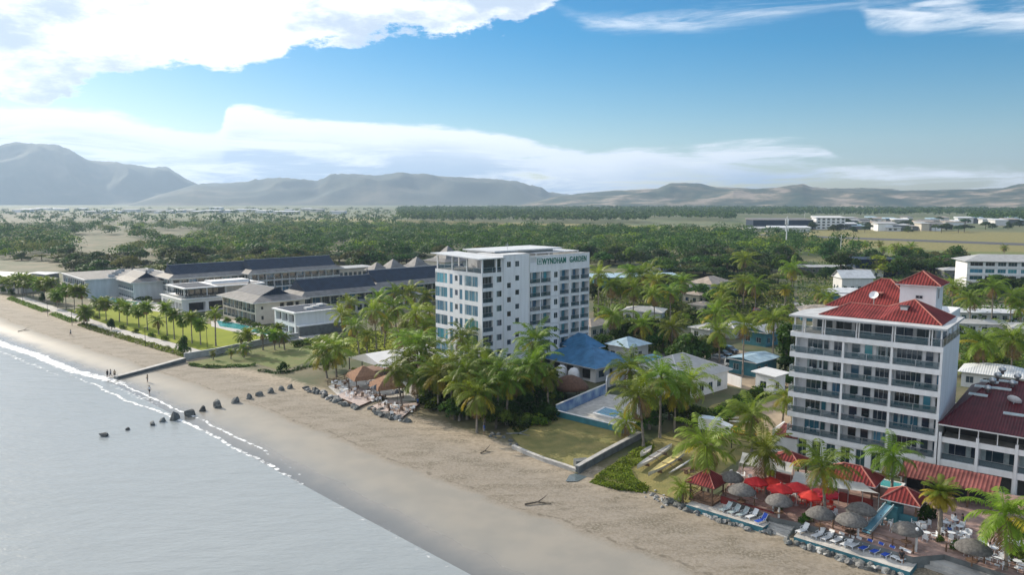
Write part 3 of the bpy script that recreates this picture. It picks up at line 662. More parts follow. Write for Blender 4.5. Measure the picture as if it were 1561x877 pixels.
# --- cluster over the dark stone wall
for q in [(960, 564, 968, 640, 44, 'tall palm of the wall cluster nearest the swimming pool'), (972, 604, 981, 682, 48, 'pale trunked palm in front of the cluster at the dark stone wall'), (1006, 574, 1006, 668, 46, 'tallest palm of the cluster between pool and grey hip roof'),
          (1051, 583, 1047, 650, 46, 'coconut palm in front of the white wall of the grey roofed house'), (985, 590, 990, 655, 44, 'middle palm of the wall cluster'), (1030, 600, 1028, 660, 38, 'palm half behind the tallest of the wall cluster'), (955, 644, 959, 672, 30, 'short palm at the corner of the pool wall and stone wall')]:
    palm(*q[:5], 'coco', q[5], None, q[1] < 620)
# --- in front of the white lettered hotel
for q in [(816, 520, 818, 612, 42, 'upper of two stacked palm crowns before the lettered hotel'), (812, 556, 812, 628, 46, 'lower of two stacked palm crowns before the lettered hotel'), (706, 514, 704, 590, 32, 'palm against the corner windows of the lettered hotel'),
          (720, 540, 722, 612, 36, 'palm between the hotel corner and the broad dark shrubs'), (740, 556, 742, 622, 36, 'palm beside the stair windows of the lettered hotel'), (702, 590, 700, 642, 34, 'yellow green palm leaning out over the shaded sand'), (728, 604, 727, 660, 44, 'full crowned palm standing in its own shade on the beach'),
          (742, 588, 738, 656, 30, 'palm just behind the full crowned beach palm'), (603, 566, 613, 622, 34, 'yellow green palm over the beach bar deck'), (637, 576, 636, 618, 40, 'dark full palm at the end of the beach bar deck'), (658, 566, 653, 614, 34, 'palm next to the dark shrub at the beach bar'),
          (636, 526, 640, 590, 42, 'golden green palm behind the white tent roof'), (669, 502, 669, 545, 30, 'dark palm in front of the first hotel window column'), (491, 541, 499, 577, 34, 'first palm on the bare sand beside the beach bar'), (512, 534, 513, 575, 36, 'second palm on the bare sand beside the beach bar'), (497, 524, 500, 560, 26, 'palm half hidden behind the pair beside the beach bar'),
          (790, 590, 790, 630, 34, 'low palm among the shrubs under the stacked palms'), (780, 528, 776, 575, 24, 'thin dark palm against the hotel wall'), (834, 575, 836, 628, 30, 'low palm at the brown thatched mound'), (762, 562, 758, 640, 38, 'palm with wide crown rising out of the middle of the thicket'), (776, 580, 772, 648, 38, 'palm at the sand edge between thicket and shaded plot'), (690, 556, 688, 622, 38, 'palm beside the hotel corner above the dark trees'), (668, 572, 668, 626, 38, 'palm leaning over the end of the bar yard'), (712, 566, 712, 640, 36, 'palm behind the yellow green leaning palm'), (622, 548, 622, 600, 34, 'palm poking through at the edge of the white tent roof'), (650, 536, 652, 596, 34, 'palm between tent roof and the hotel windows')]:
    palm(*q[:5], 'coco', q[5], None, q[4] > 40)
# --- grove behind the white tent
for i, q in enumerate([(521, 480, 524, 528, 26), (541, 498, 548, 540, 24), (571, 474, 574, 533, 28), (578, 456, 582, 510, 22), (590, 488, 586, 530, 24), (601, 468, 606, 526, 28), (603, 447, 603, 500, 22), (618, 490, 616, 520, 24), (634, 478, 636, 540, 30), (626, 446, 630, 500, 26), (649, 452, 650, 505, 24), (655, 478, 655, 520, 24), (560, 512, 560, 545, 22), (646, 500, 646, 545, 24), (533, 462, 536, 505, 20), (614, 514, 616, 552, 26)]):
    palm(*q, 'coco', 'coconut palm in the grove behind the white tent, %s %s' % (('near', 'far')[q[3] < 521], ('the low white block', 'its open middle', 'the lettered hotel')[0 if q[0] < 565 else 1 if q[0] < 615 else 2]), 'palms of the grove behind the white tent')
# --- palms of the resort lawn, in rows along the promenade
row = [(330, 478, 329, 528), (305, 495, 306, 526), (292, 485, 293, 524), (279, 489, 279, 519), (265, 480, 266, 518), (254, 470, 255, 512), (241, 490, 242, 510), (225, 469, 225, 504), (212, 474, 212, 500), (194, 470, 194, 496), (183, 466, 182, 491), (161, 464, 162, 489), (151, 463, 152, 486), (133, 474, 133, 496), (128, 480, 128, 494), (125, 445, 126, 475), (114, 444, 114, 476), (101, 443, 101, 473), (88, 451, 88, 470), (85, 449, 85, 464), (79, 432, 80, 461), (68, 433, 68, 459), (59, 434, 60, 458), (50, 430, 51, 455), (40, 430, 40, 452), (35, 426, 36, 452), (28, 428, 28, 449), (17, 430, 18, 447), (6, 432, 6, 446)]
ordn = 'first second third fourth fifth sixth seventh eighth ninth tenth eleventh twelfth thirteenth fourteenth fifteenth sixteenth seventeenth eighteenth nineteenth twentieth'.split() + ['twenty-' + k for k in 'first second third fourth fifth sixth seventh eighth ninth'.split()]
for i, q in enumerate(row):
    palm(*q, 15 if i != 0 else 17, 'full' if i not in (0, 6) else 'coco', '%s slender palm of the lawn row, counted from the groyne' % ordn[i], 'palms lining the resort lawn')
for i, q in enumerate([(367, 512, 368, 538), (379, 510, 378, 541), (401, 508, 401, 534), (418, 512, 419, 534), (432, 514, 434, 534), (423, 503, 426, 530), (372, 531, 372, 546)]):
    palm(*q, 15, 'full' if i % 2 else 'coco', '%s low palm beyond the boundary wall, counted from the lawn' % ordn[i], 'low palms by the boundary wall')
palm(352, 536, 352, 548, 9, 'coco', 'tiny young palm on the grass beside the boundary wall'); palm(325, 538, 325, 549, 8, 'coco', 'tiny young palm where the groyne meets the hedge')
# --- village palms between the two hotels
vil = [(912, 418, 912, 484), (931, 436, 931, 490), (945, 438, 945, 488), (965, 440, 965, 492), (961, 416, 961, 456), (990, 414, 990, 452), (978, 420, 979, 456), (996, 450, 998, 500), (1021, 446, 1022, 500), (978, 496, 978, 533), (1024, 500, 1024, 540), (1098, 462, 1100, 510), (1095, 506, 1097, 553), (1090, 480, 1092, 530), (1133, 432, 1133, 474), (1151, 435, 1151, 478), (1131, 494, 1132, 575), (1178, 486, 1178, 545), (1136, 396, 1136, 424), (1208, 410, 1208, 442), (934, 482, 936, 528), (1040, 430, 1041, 470), (1103, 445, 1104, 480), (1000, 428, 1001, 470)]
for i, q in enumerate(vil):
    palm(*q, 24 if q[1] < 470 else 30, 'coco', '%s village palm between the hotels, counted from the lettered hotel' % ordn[sorted(range(len(vil)), key=lambda k: vil[k][0]).index(i)], 'village palms between the two hotels')
palm(1197, 442, 1197, 466, 15, 'date', 'small golden palm by the village street')
for i, q in enumerate([(1250, 446, 1252, 478, 22), (1262, 455, 1264, 482, 18), (1451, 436, 1451, 488, 22), (1478, 456, 1478, 505, 26), (1511, 438, 1511, 500, 24), (1539, 450, 1539, 498, 24), (1498, 524, 1498, 586, 40), (1541, 518, 1541, 580, 40), (1555, 470, 1556, 500, 22), (1345, 380, 1345, 400, 9), (1365, 378, 1366, 402, 10), (1388, 376, 1389, 402, 10), (1400, 382, 1400, 405, 9), (1318, 372, 1318, 392, 8), (1340, 372, 1340, 396, 8), (1530, 378, 1530, 392, 8)]):
    palm(*q, 'coco', '%s palm behind the red roofed hotel, counted from its rear roof' % ordn[i] if i < 9 else '%s far palm by the airfield grass, counted from the dark blue building' % ordn[i - 9], 'palms behind the red roofed hotel' if i < 9 else 'far palms by the airfield')
# ---------------------------------------------------------------- nearer broadleaf trees and shrubs placed by eye
for kind, px, py, hh, rr, lb in [('round', 683, 602, 8.5, 4.6, 'dark dense tree between the beach bar and the lettered hotel'), ('round', 668, 612, 5, 3.4, 'low dark tree behind the beach bar deck'), ('round', 770, 630, 5.5, 3.8, 'broad dark tree under the palms beside the shaded beach'),
        ('round', 800, 636, 5, 4.2, 'dark tree beside the brown thatched mound'), ('round', 752, 614, 6, 3.6, 'dark tree at the foot of the lettered hotel'), ('round', 830, 640, 4.2, 3.2, 'rounded dark tree against the blue mural wall'), ('round', 712, 612, 9, 4.8, 'tallest dark tree of the thicket before the hotel corner'), ('round', 788, 612, 8.5, 4.6, 'high dark tree behind the stacked palm crowns'), ('tall', 744, 600, 10, 3.2, 'narrow dark tree rising against the stair windows'), ('round', 735, 628, 6.5, 4.0, 'dark tree among the beach palms in deep shade'), ('round', 822, 618, 7, 4.0, 'dark tree between the stacked palms and the bay canopies'), ('round', 655, 596, 7, 4.0, 'leafy dark tree behind the dark full palm'), ('round', 812, 600, 9.5, 4.4, 'tall dark tree against the shaded hotel wall'), ('round', 838, 612, 7.5, 3.8, 'dark tree half over the bay canopies'), ('round', 692, 640, 5.5, 3.4, 'round dark tree added to shade the sand edge by the leaning palm'), ('round', 756, 654, 6, 3.6, 'round dark tree added to shade the sand edge before the shaded plot'), ('round', 1048, 560, 11, 6.5, 'large dark tree by the village street opposite the parked cars'), ('round', 1010, 535, 8, 5, 'leafy tree at the roadside beyond the blue roofed house'),  # the two sand-edge trees are added to deepen the shadow on the beach
        ('light', 1020, 480, 7, 6.5, 'yellow flowering tree in the middle of the village'), ('light', 1055, 492, 6, 5, 'olive yellow tree beside the village roofs'), ('round', 990, 520, 8, 5, 'dark tree behind the small blue annex'), ('round', 955, 530, 8, 5.5, 'dark tree behind the blue roofed house'), ('round', 915, 545, 7, 5, 'dark tree at the rear corner of the lettered hotel'),
        ('tall', 1197, 570, 13, 3.2, 'tall vine covered light tree beside the red roofed hotel'), ('light', 1210, 560, 10, 3.2, 'pale yellow green tree touching the hotel balconies'), ('round', 1208, 590, 5, 3.2, 'dark shrubby tree at the hotel side wall'), ('round', 1020, 640, 5, 3.5, 'dark tree beneath the wall palm cluster'), ('round', 1060, 650, 4.5, 4, 'dark tree behind the outrigger canoes'),
        ('round', 990, 655, 4, 3, 'dark bush filling the corner of the stone wall'), ('umbrella', 1085, 395, 12, 13, 'widest umbrella tree behind the village'), ('tall', 342, 353, 19, 6, 'tall feathery tree standing alone on the far plain'), ('round', 1080, 540, 6, 4.5, 'rounded tree behind the white van'), ('light', 1490, 560, 5, 4, 'yellow green tree behind the dark red roof'), ('light', 1520, 566, 5, 4.5, 'leafy light tree beyond the roof skylights'), ('light', 1465, 575, 4.5, 3.5, 'light bushy tree between the hotel and dark red roof')]:
    x, y = P(px, py); tree(kind, x, y, hh, rr, lb)
for i, (px, py, hh, rr) in enumerate([(1100, 640, 3, 3), (1118, 628, 3, 3), (1135, 616, 3, 2.6), (1150, 606, 2.8, 2.5), (1165, 598, 2.6, 2.4), (1180, 590, 2.6, 2.2)]):
    x, y = P(px, py); shrub(x, y, hh, rr, '%s shrub of the hedge beside the grey roofed house, from the palms' % ordn[i], 'hedge shrubs beside the grey roofed house', 'hedge_shrub', 1)
# ---------------------------------------------------------------- woods: nearest trees as things, the rest as one mass each
def inpoly(px, py, poly):
    c = False; j = len(poly) - 1
    for i in range(len(poly)):
        xi, yi = poly[i]; xj, yj = poly[j]
        if (yi > py) != (yj > py) and px < (xj - xi) * (py - yi) / (yj - yi) + xi: c = not c
        j = i
    return c
CLEAR = [[(90, 360), (205, 358), (200, 386), (150, 398), (112, 392)], [(215, 352), (340, 354), (300, 366), (225, 368)], [(500, 378), (535, 380), (532, 394), (500, 392)], [(430, 346), (560, 347), (700, 351), (1000, 357), (1200, 363), (1330, 392), (1460, 398), (1561, 392), (1800, 392), (1800, 352), (1300, 346), (900, 341), (520, 332), (430, 333)],
         [(0, 329), (450, 329), (450, 340), (0, 345)], [(-200, 395), (80, 399), (80, 440), (-200, 430)]]
RES = [[(-100, 452), (0, 445), (78, 414), (250, 421), (520, 421), (560, 414), (700, 409), (900, 409), (1005, 405), (1005, 425), (900, 440), (880, 620), (600, 620), (300, 560), (-100, 470)], [(1465, 385), (1600, 385), (1600, 440), (1465, 430)], [(1180, 600), (1200, 430), (1480, 420), (1480, 720), (1180, 740)]]
HOUSES = []     # filled below: plan circles kept clear of trees
HOUSEPX = [(600, 430, 13), (636, 426, 13), (683, 414, 20), (575, 431, 10), (538, 420, 40), (1105, 440, 10), (1070, 432, 9), (1065, 450, 7), (952, 468, 12), (903, 496, 8), (1022, 407, 10), (1300, 434, 16), (1290, 448, 10), (1225, 402, 16), (1260, 408, 16), (1190, 510, 14), (1155, 515, 9), (1200, 535, 12), (1215, 468, 12), (1240, 402, 8), (1540, 410, 26), (1500, 535, 9), (1320, 398, 10), (1350, 402, 8), (40, 408, 10), (70, 414, 8), (20, 418, 8), (1160, 365, 6), (1085, 518, 8), (1170, 546, 12)]
def sample(depth0, depth1, step, azr, seed, ymin, ymax, clears, xr=(-40, 1600), keep=.9):
    r_ = np.random.default_rng(seed); outp = []; d = depth0
    while d < depth1:
        st_ = step * (1 + (d - depth0) / depth0 * .12) if depth1 < 1500 else step * (d / depth0) ** 1.2
        na_ = int(d * (azr[1] - azr[0]) / st_)
        for a in np.linspace(azr[0], azr[1], max(2, na_)):
            aa = a + r_.uniform(-.5, .5) * st_ / d; dd = d + r_.uniform(-.5, .5) * st_; x, y = math.sin(aa) * dd, math.cos(aa) * dd; px, py = Q(x, y, 0)
            if not (xr[0] < px < xr[1] and ymin <= py <= ymax) or r_.random() > keep: continue
            if any(inpoly(px, py, c) for c in clears): continue
            outp.append((x, y, px, py, r_.random()))
        d += st_
    return outp
def openness(x, y): return mn.noise(Vector((x / 90, y / 140, 5.2)))
cand = sample(225, 1150, 11.5, (-.66, .66), 3, 341, 470, CLEAR + RES + [[(880, 425), (900, 470), (900, 640), (-100, 640), (-100, 425)], [(900, 520), (1190, 520), (1190, 560), (900, 560)]])
sel = []
for (x, y, px, py, q) in cand:
    if px < 470 and openness(x, y) < -.42 and py < 400: continue
    if any(abs(px - a) < r + 4 * 1160 / y and -7 < py - b < 9 for a, b, r in HOUSEPX): continue
    if any((x - a) ** 2 + (y - b) ** 2 < (r + 2.5) ** 2 for a, b, r in TREES): continue
    sel.append((x, y, px, py, q))
sel.sort(key=lambda q: q[1])
def zone(px, py):
    if px < 260: return ('dark green tree in the wood behind the far white resort block', 'trees behind the far white resort block') if py > 372 else ('hazy small tree on the far plain beyond the resort', 'hazy trees on the far plain beyond the resort')
    if px < 480: return ('green tree in the wood behind the long blue black resort roofs', 'trees behind the long resort roofs')
    if px < 680: return ('tree in the wood behind the grey pyramid roofs', 'trees behind the pyramid roofs')
    if px < 905: return ('dark tree in the wood rising behind the lettered hotel roof', 'trees behind the lettered hotel')
    if px < 1100: return ('dark umbrella tree in the wood behind the long blue building', 'trees behind the long blue building')
    if px < 1330: return ('dark tree in the wood near the white telecom mast', 'trees around the telecom mast')
    return ('green tree between the red roofed hotel and the airfield', 'trees between hotel and airfield')
NT = 262; rest = []
for i, (x, y, px, py, q) in enumerate(sel):
    if px < 470: kd = 'olive' if q < .34 else 'umbrella' if q < .62 else 'round' if q < .9 else 'light'
    else: kd = 'umbrella' if q < .42 else 'round' if q < .74 else 'light' if q < .86 else 'olive'
    r2 = (q * 97.3) % 1; vill = py > 425; r2 = min(1, r2 + (.15 if not vill else 0))
    rr = (3.8 + 3.0 * r2) if vill else (5.8 + 6.0 * r2 ** 1.3); hh = (5 + 4.5 * r2) if vill else (6.0 + 9 * ((q * 53.7) % 1) ** 1.5)
    if kd == 'umbrella': rr *= 1.12
    if i < NT:
        lb, g = zone(px, py)
        if vill: lb, g = ('leafy green tree among the village houses between the hotels', 'trees among the village houses') if px < 1200 else ('leafy green tree behind the red roofed hotel', 'trees behind the red roofed hotel')
        tree(kd, x, y, hh, rr, lb, g, seed=i)
    else: rest.append((x, y, hh * 1.05, rr * 1.3, kd, 0))
def mass(lst, name, nq, qsize, label, cat):
    r_ = np.random.default_rng(77); V = []; MI = []; mats = ['leafD', 'leafM', 'leafO', 'leafL']
    for (x, y, hh, rr, kd, _) in lst:
        n_ = int(nq * (1 if y < 900 else .6)); nl = 6
        for k in range(nl):
            a = r_.uniform(0, 6.28); d = rr * r_.uniform(0, .62); cz = hh * (.62 if kd == 'umbrella' else .5) * r_.uniform(.8, 1.12); lr = rr * r_.uniform(.32, .5)
            m_ = n_ // nl; dd = r_.normal(0, 1, (m_, 3)); dd /= np.linalg.norm(dd, axis=1)[:, None]; dd[:, 2] = np.where(dd[:, 2] < -.3, -dd[:, 2], dd[:, 2])
            p = np.array([x + math.cos(a) * d, y + math.sin(a) * d, cz]) + dd * np.array([lr, lr, lr * .75])
            v, q = leafquads(p, dd, qsize, r_, .32); V.append(v); MI += [{'umbrella': 0, 'round': 0, 'olive': 2, 'light': 3}[kd] if r_.random() < .7 else 1] * m_
    v = np.concatenate(V); me = np_mesh(name, v, np.arange(len(v)).reshape(-1, 4), mats, MI); o = link(name, me); return tag(o, label, cat, None, 'stuff')
mass(rest, 'woodland', 260, .85, 'mixed green woods thinning out toward the airfield plain', 'woodland')
far = sample(1215, 3000, 13, (-.14, .66), 9, 317.5, 341, [], (585, 1600), .97)
far = [q for q in far if not (q[3] > 331 and 1120 < q[2] < 1480) and openness(q[0] / 2, q[1] / 2) > -.45]
far2 = sample(1150, 3100, 30, (-.66, .0), 10, 318, 342, [], (-40, 620), .6)
mass([(x, y, 15 + 9 * q, 9 + 6 * q, 'round', 0) for (x, y, px, py, q) in far] + [(x, y, 6 + 5 * q, 10 + 7 * q, 'olive' if q < .4 else 'round', 0) for (x, y, px, py, q) in far2], 'far_forest', 42, 2.6, 'dark blue green forest belt across the far side of the airfield', 'forest')
print('TREES', len(sel), 'merged', len(rest), 'far', len(far), len(far2), 'palms', NP[0])
# ================================================================ building kit (local frame: x along the front to the right, y into the building)
def facade(mb, o, a, W_, z0, z1, holes, k='white', bk=None):
    """wall from o along direction a (deg, local), outward normal to the right of travel turned -90; holes (u0,u1,z0,z1,depth)"""
    ca, sa = math.cos(math.radians(a)), math.sin(math.radians(a)); nx, ny = sa, -ca
    def pt(u, z, d=0): return (o[0] + ca * u - nx * d, o[1] + sa * u - ny * d, z)
    us = sorted({0, W_, *[h[0] for h in holes], *[h[1] for h in holes]}); zs = sorted({z0, z1, *[h[2] for h in holes], *[h[3] for h in holes]})
    for i in range(len(us) - 1):
        for j in range(len(zs) - 1):
            um, zm = (us[i] + us[i + 1]) / 2, (zs[j] + zs[j + 1]) / 2
            if any(h[0] < um < h[1] and h[2] < zm < h[3] for h in holes): continue
            mb.face([pt(us[i], zs[j]), pt(us[i + 1], zs[j]), pt(us[i + 1], zs[j + 1]), pt(us[i], zs[j + 1])], k)
    for (u0, u1, a0, a1, d) in holes:
        mb.face([pt(u0, a0), pt(u1, a0), pt(u1, a0, d), pt(u0, a0, d)], k); mb.face([pt(u0, a1, d), pt(u1, a1, d), pt(u1, a1), pt(u0, a1)], k)
        mb.face([pt(u0, a0, d), pt(u0, a1, d), pt(u0, a1), pt(u0, a0)], k); mb.face([pt(u1, a0), pt(u1, a1), pt(u1, a1, d), pt(u1, a0, d)], k)
        mb.face([pt(u0, a0, d), pt(u1, a0, d), pt(u1, a1, d), pt(u0, a1, d)], bk or k)
def W3(o, a, x, y): return (o[0] + math.cos(math.radians(a)) * x - math.sin(math.radians(a)) * y, o[1] + math.sin(math.radians(a)) * x + math.cos(math.radians(a)) * y)
WC = {}
def window(par, o, a, u0, u1, z0, z1, d, n=2, style='glass', name='window', curtain=0):
    """framed window set d behind the wall line; a pane child sits in it"""
    w_, h_ = round(u1 - u0, 2), round(z1 - z0, 2); key = (w_, h_, n, style, curtain)
    if key not in WC:
        f = MB(); t = .055
        f.box(0, w_, -.07, 0, 0, t, 'frame'); f.box(0, w_, -.07, 0, h_ - t, h_, 'frame'); f.box(0, t, -.07, 0, t, h_ - t, 'frame'); f.box(w_ - t, w_, -.07, 0, t, h_ - t, 'frame')
        for i in range(1, n): x = w_ * i / n; f.box(x - .025, x + .025, -.065, -.005, t, h_ - t, 'frame')
        g = MB(); g.face([(t, -.03, t), (w_ - t, -.03, t), (w_ - t, -.03, h_ - t), (t, -.03, h_ - t)], style)
        if curtain:
            for i in range(n):
                if (i + curtain) % 2: g.face([(w_ * i / n + .04, -.035, t), (w_ * (i + .45) / n, -.035, t), (w_ * (i + .45) / n, -.035, h_ - t), (w_ * i / n + .04, -.035, h_ - t)], 'curtain')
        WC[key] = (f.mesh('window_frame'), g.mesh('window_pane'))
    ca, sa = math.cos(math.radians(a)), math.sin(math.radians(a)); nx, ny = sa, -ca
    wo = link(name, WC[key][0], par, (o[0] + ca * u0 - nx * d, o[1] + sa * u0 - ny * d, z0), math.radians(a)); link('pane', WC[key][1], wo); return wo
def railing(par, o, a, u0, u1, z, h=1.0, d=0.0, name='balcony_railing', k='rail'):
    w_ = u1 - u0; m = MB(); m.box(0, w_, -.012, .012, .06, h - .05, k); m.box(0, w_, -.03, .03, h - .05, h, 'metal')
    n = max(1, int(w_ / 2.2))
    for i in range(n + 1): x = .04 + (w_ - .08) * i / n; m.box(x - .03, x + .03, -.03, .03, 0, h - .05, 'metal')
    ca, sa = math.cos(math.radians(a)), math.sin(math.radians(a)); nx, ny = sa, -ca
    return m.build(name, par, (o[0] + ca * u0 - nx * d, o[1] + sa * u0 - ny * d, z), math.radians(a))
def hip(par, x0, x1, y0, y1, z, rise, k='tile', ky=None, inset=None, name='roof', t=.12, rk=None):
    """hip roof over a rectangle; long axis ridge"""
    ky = ky or k; W_, D_ = x1 - x0, y1 - y0; s = inset if inset is not None else min(W_, D_) / 2
    if W_ >= D_: a = (x0 + s, (y0 + y1) / 2, z + rise); b = (x1 - s, (y0 + y1) / 2, z + rise)
    else: a = ((x0 + x1) / 2, y0 + s, z + rise); b = ((x0 + x1) / 2, y1 - s, z + rise)
    c = [(x0, y0, z), (x1, y0, z), (x1, y1, z), (x0, y1, z)]; m = MB()
    if W_ >= D_:
        m.face([c[0], c[1], b, a], k); m.face([c[2], c[3], a, b], k); m.face([c[1], c[2], b], ky); m.face([c[3], c[0], a], ky)
    else:
        m.face([c[0], c[1], a], k); m.face([c[1], c[2], b, a], ky); m.face([c[2], c[3], b], k); m.face([c[3], c[0], a, b], ky)
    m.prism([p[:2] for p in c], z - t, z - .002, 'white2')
    if rk:
        for p, q in ((c[0], a), (c[1], b if W_ >= D_ else a), (c[2], b), (c[3], a if W_ >= D_ else b), (a, b)):
            if math.dist(p, q) > .2: m.tube([(p[0], p[1], p[2] + .03), (q[0], q[1], q[2] + .03)], .09, rk, 5)
    return m.build(name, par)
# ================================================================ the lettered hotel
WA = 41.8; WO = P(735, 463, 17.35)
hw = empty('hotel_building', (WO[0], WO[1], 0), math.radians(WA), 'white seven-storey beach hotel with big green letters along its roof edge', 'hotel')
WL, WD = 32.2, 15.5
def wu(X, z=14): return u_on(650 + X / 6.004, z, WO, WA)
fz = [20.4 - 3.05 * i for i in range(7)]
holes = []; wins = []; rails = []
cA = (wu(517), wu(611)); cB = (wu(641), wu(690)); cC = [(wu(738), wu(775)), (wu(813), wu(850))]
cD = (wu(945), wu(1042)); cD2 = (wu(1047), wu(1137)); cE = (wu(1167), wu(1200)); cF = (wu(1220), wu(1303)); cG = (wu(1322), wu(1400)); cG2 = (wu(1408), wu(1485))
for i, z in enumerate(fz):
    if z < 1.5: continue
    holes.append((*cA, z, z + 2.35, .5)); wins.append((cA[0] + .05, cA[1] - .05, z + .03, z + 2.3, .48, 3, 'glass', 0)); rails.append((cA, z))
    holes.append((*cB, z + .95, z + 2.25, .14)); wins.append((*cB, z + .95, z + 2.25, .1, 2, 'glass', 1))
    for c in (cD, cD2, cF, cG, cG2):
        holes.append((*c, z, z + 2.4, 1.3)); w_ = c[1] - c[0]; j = (i + int(c[0])) % 3
        wins.append((c[0] + .08, c[0] + w_ * .46, z + .03, z + 2.25, 1.27, 2, 'glass' if j else 'glassT', 0))
        wins.append((c[0] + w_ * .62, c[1] - .08, z + .03, z + 2.25, 1.27, 1, 'glassT', 0)); rails.append((c, z))
    holes.append((*cE, z + .85, z + 2.15, .14)); wins.append((*cE, z + .85, z + 2.15, .1, 2, 'glass', 0))
for k, c in enumerate(cC):
    for i in range(7):
        zz = (20.4 - .05 if k == 0 else 20.4 + 1.35) - 3.05 * i + (0 if k else -.0)
        zz = (21.35 if k else 19.95) - 3.03 * i
        if zz > 1: holes.append((*c, zz, zz + 1.15, .14)); wins.append((*c, zz, zz + 1.15, .1, 1, 'glass', 0))
    zz = 24.35; holes.append((*c, zz, zz + 1.2, .14)); wins.append((*c, zz, zz + 1.2, .1, 2, 'glass', 0))
TZ = 23.5
wall = MB()
facade(wall, (0, 0), 0, WL, 0, 22.9, [h for h in holes if h[3] < 22.9])
uc0, uc1 = wu(702, 25), wu(942, 25)
# stair core rises to roof level, sign parapet beyond it
facade(wall, (uc0, 0), 0, uc1 - uc0, 22.9, 26.9, [(h[0] - uc0, h[1] - uc0, *h[2:]) for h in holes if h[3] > 22.9 and uc0 < h[0] < uc1])
facade(wall, (uc1, 0), 0, WL - uc1, 22.9, 26.3, [(.35, 2.1, 24.9, 26.0, .5)], 'white')
facade(wall, (0, 0), 0, uc0, 22.9, 23.5, []); 
lh = []
def wv(X, z=14): return WD - u_on(650 + X / 6.004, z, xy_l(WO, WA + 90, WD), WA - 90)
def xy_l(o, a, d): return (o[0] + math.cos(math.radians(a)) * d, o[1] + math.sin(math.radians(a)) * d)
def lv(X, z=14): return u_on(650 + X / 6.004, z, xy_l(WO, WA + 90, WD), WA - 90, -2, 20)
cols = [(lv(85), lv(193), 0, 2.2, 3, 'glassT'), (lv(215), lv(243), 0, 2.2, 1, 'glassT'), (lv(262), lv(289), .75, 2.0, 1, 'glass'), (lv(303), lv(331), 0, 2.2, 1, 'glassT'), (lv(352), lv(472), 0, 2.2, 4, 'glassT')]
lw = []
for i, z in enumerate(fz):
    if z < 1.5: continue
    for (a, b, z0, z1, n_, st__) in cols:
        if b > WD - .1: b = WD - .45
        lh.append((a, b, z + z0 + .12, z + z1 + .1, .14)); lw.append((a, b, z + z0 + .12, z + z1 + .1, .1, n_, st__ if (i + n_) % 3 or n_ == 1 else 'glassT', (i % 2 + 1) if n_ > 2 else 0))
facade(wall, (0, WD), -90, WD, 0, 23.5, lh)
facade(wall, (WL, 0), 90, WD, 0, 26.3, [(2, 3.5, z + .8, z + 2.1, .12) for z in fz if z > 1] + [(9, 12, z + .3, z + 2.2, .12) for z in fz if z > 1]); facade(wall, (WL, WD), 180, WL, 0, 23.5, [])
facade(wall, (uc0, WD * .55), -90, WD * .55, 23.5, 26.9, []); facade(wall, (uc1, 0), 90, WD * .55, 23.5, 26.9, []); wall.box(uc0, uc1, .0, WD * .55, 26.88, 27.0, 'white2')
wall.face([(0, 0, TZ), (WL, 0, TZ), (WL, WD, TZ), (0, WD, TZ)], 'conc')
wall.box(uc1, WL, .25, .3, 23.5, 26.3, 'white2'); wall.box(uc1, WL, -.06, .31, 26.3, 26.38, 'white2')
wall.box(uc0 - .06, uc0 + .08, -.1, .0, 0, 26.9, 'white2'); wall.box(uc1 - .1, uc1 + .1, -.12, .0, 0, 26.9, 'white2'); wall.box(cE[1] + .25, cE[1] + .4, -.12, 0, 0, 23, 'white2'); wall.box(cG[0] - .5, cG[0] - .35, -.12, 0, 0, 23, 'white2')
for z in fz: wall.box(cD[0] - .05, cG2[1] + .1, -.1, -.002, z - .22, z, 'white2')
wall.build('wall', hw)
for q in wins: window(hw, (0, 0), 0, q[0], q[1], q[2], q[3], q[4], q[5], q[6], curtain=q[7])
for q in lw: window(hw, (0, WD), -90, q[0], q[1], q[2], q[3], q[4], q[5], q[6], curtain=q[7])
for c, z in rails: railing(hw, (0, 0), 0, c[0], c[1], z, .95, .05)
# rooftop terrace: columns, glass balustrade, pale flat roofs
for i, (x, y) in enumerate([(.15, .15), (uc0 - .3, .15), (3.9, .15), (.15, 5), (.15, 10), (.15, WD - .2), (6, WD - .2)]):
    m = MB(); m.box(x - .15, x + .15, y - .15, y + .15, 23.52, 26.4, 'white'); m.build('column', hw)
railing(hw, (0, WD), -90, .1, WD - .1, 23.52, 1.05, .06, 'terrace_railing'); railing(hw, (0, 0), 0, .1, uc0 - .1, 23.52, 1.05, .06, 'terrace_railing')
window(hw, (0, 0), 0, .5, 3.6, 24.0, 26.3, .3, 1, 'glass', 'terrace_glazing'); window(hw, (0, 0), 0, 4.2, uc0 - .5, 24.0, 26.3, .3, 1, 'glass', 'terrace_glazing')
m = MB(); m.prism([(-1.2, -.5), (uc0 + .4, -.5), (uc0 + .4, WD + .6), (-1.2, WD + .6)], [26.35, 26.35, 26.8, 26.8], [26.55, 26.55, 27.0, 27.0], 'whiteroof'); m.build('terrace_roof', hw)
m = MB(); m.prism([(uc0 + 1.5, 4.5), (WL - 4.5, 4.5), (WL - 4.5, WD), (uc0 + 1.5, WD)], 27.2, 27.5, 'whiteroof'); m.build('service_roof', hw)
m = MB(); m.box(uc0 + 2, WL - 6, 6, WD - 1, 23.5, 27.2, 'white2'); m.build('service_block', hw)
m = MB(); m.prism([(uc1 + 4.5, 3), (WL - .4, 3), (WL - .4, WD), (uc1 + 4.5, WD)], 26.55, 26.72, 'whiteroof')
m.build('bar_roof', hw)
for x in (uc1 + 5, uc1 + 9, WL - .6): m = MB(); m.box(x - .1, x + .1, 3.1, 3.3, 23.5, 26.55, 'white'); m.build('column', hw)
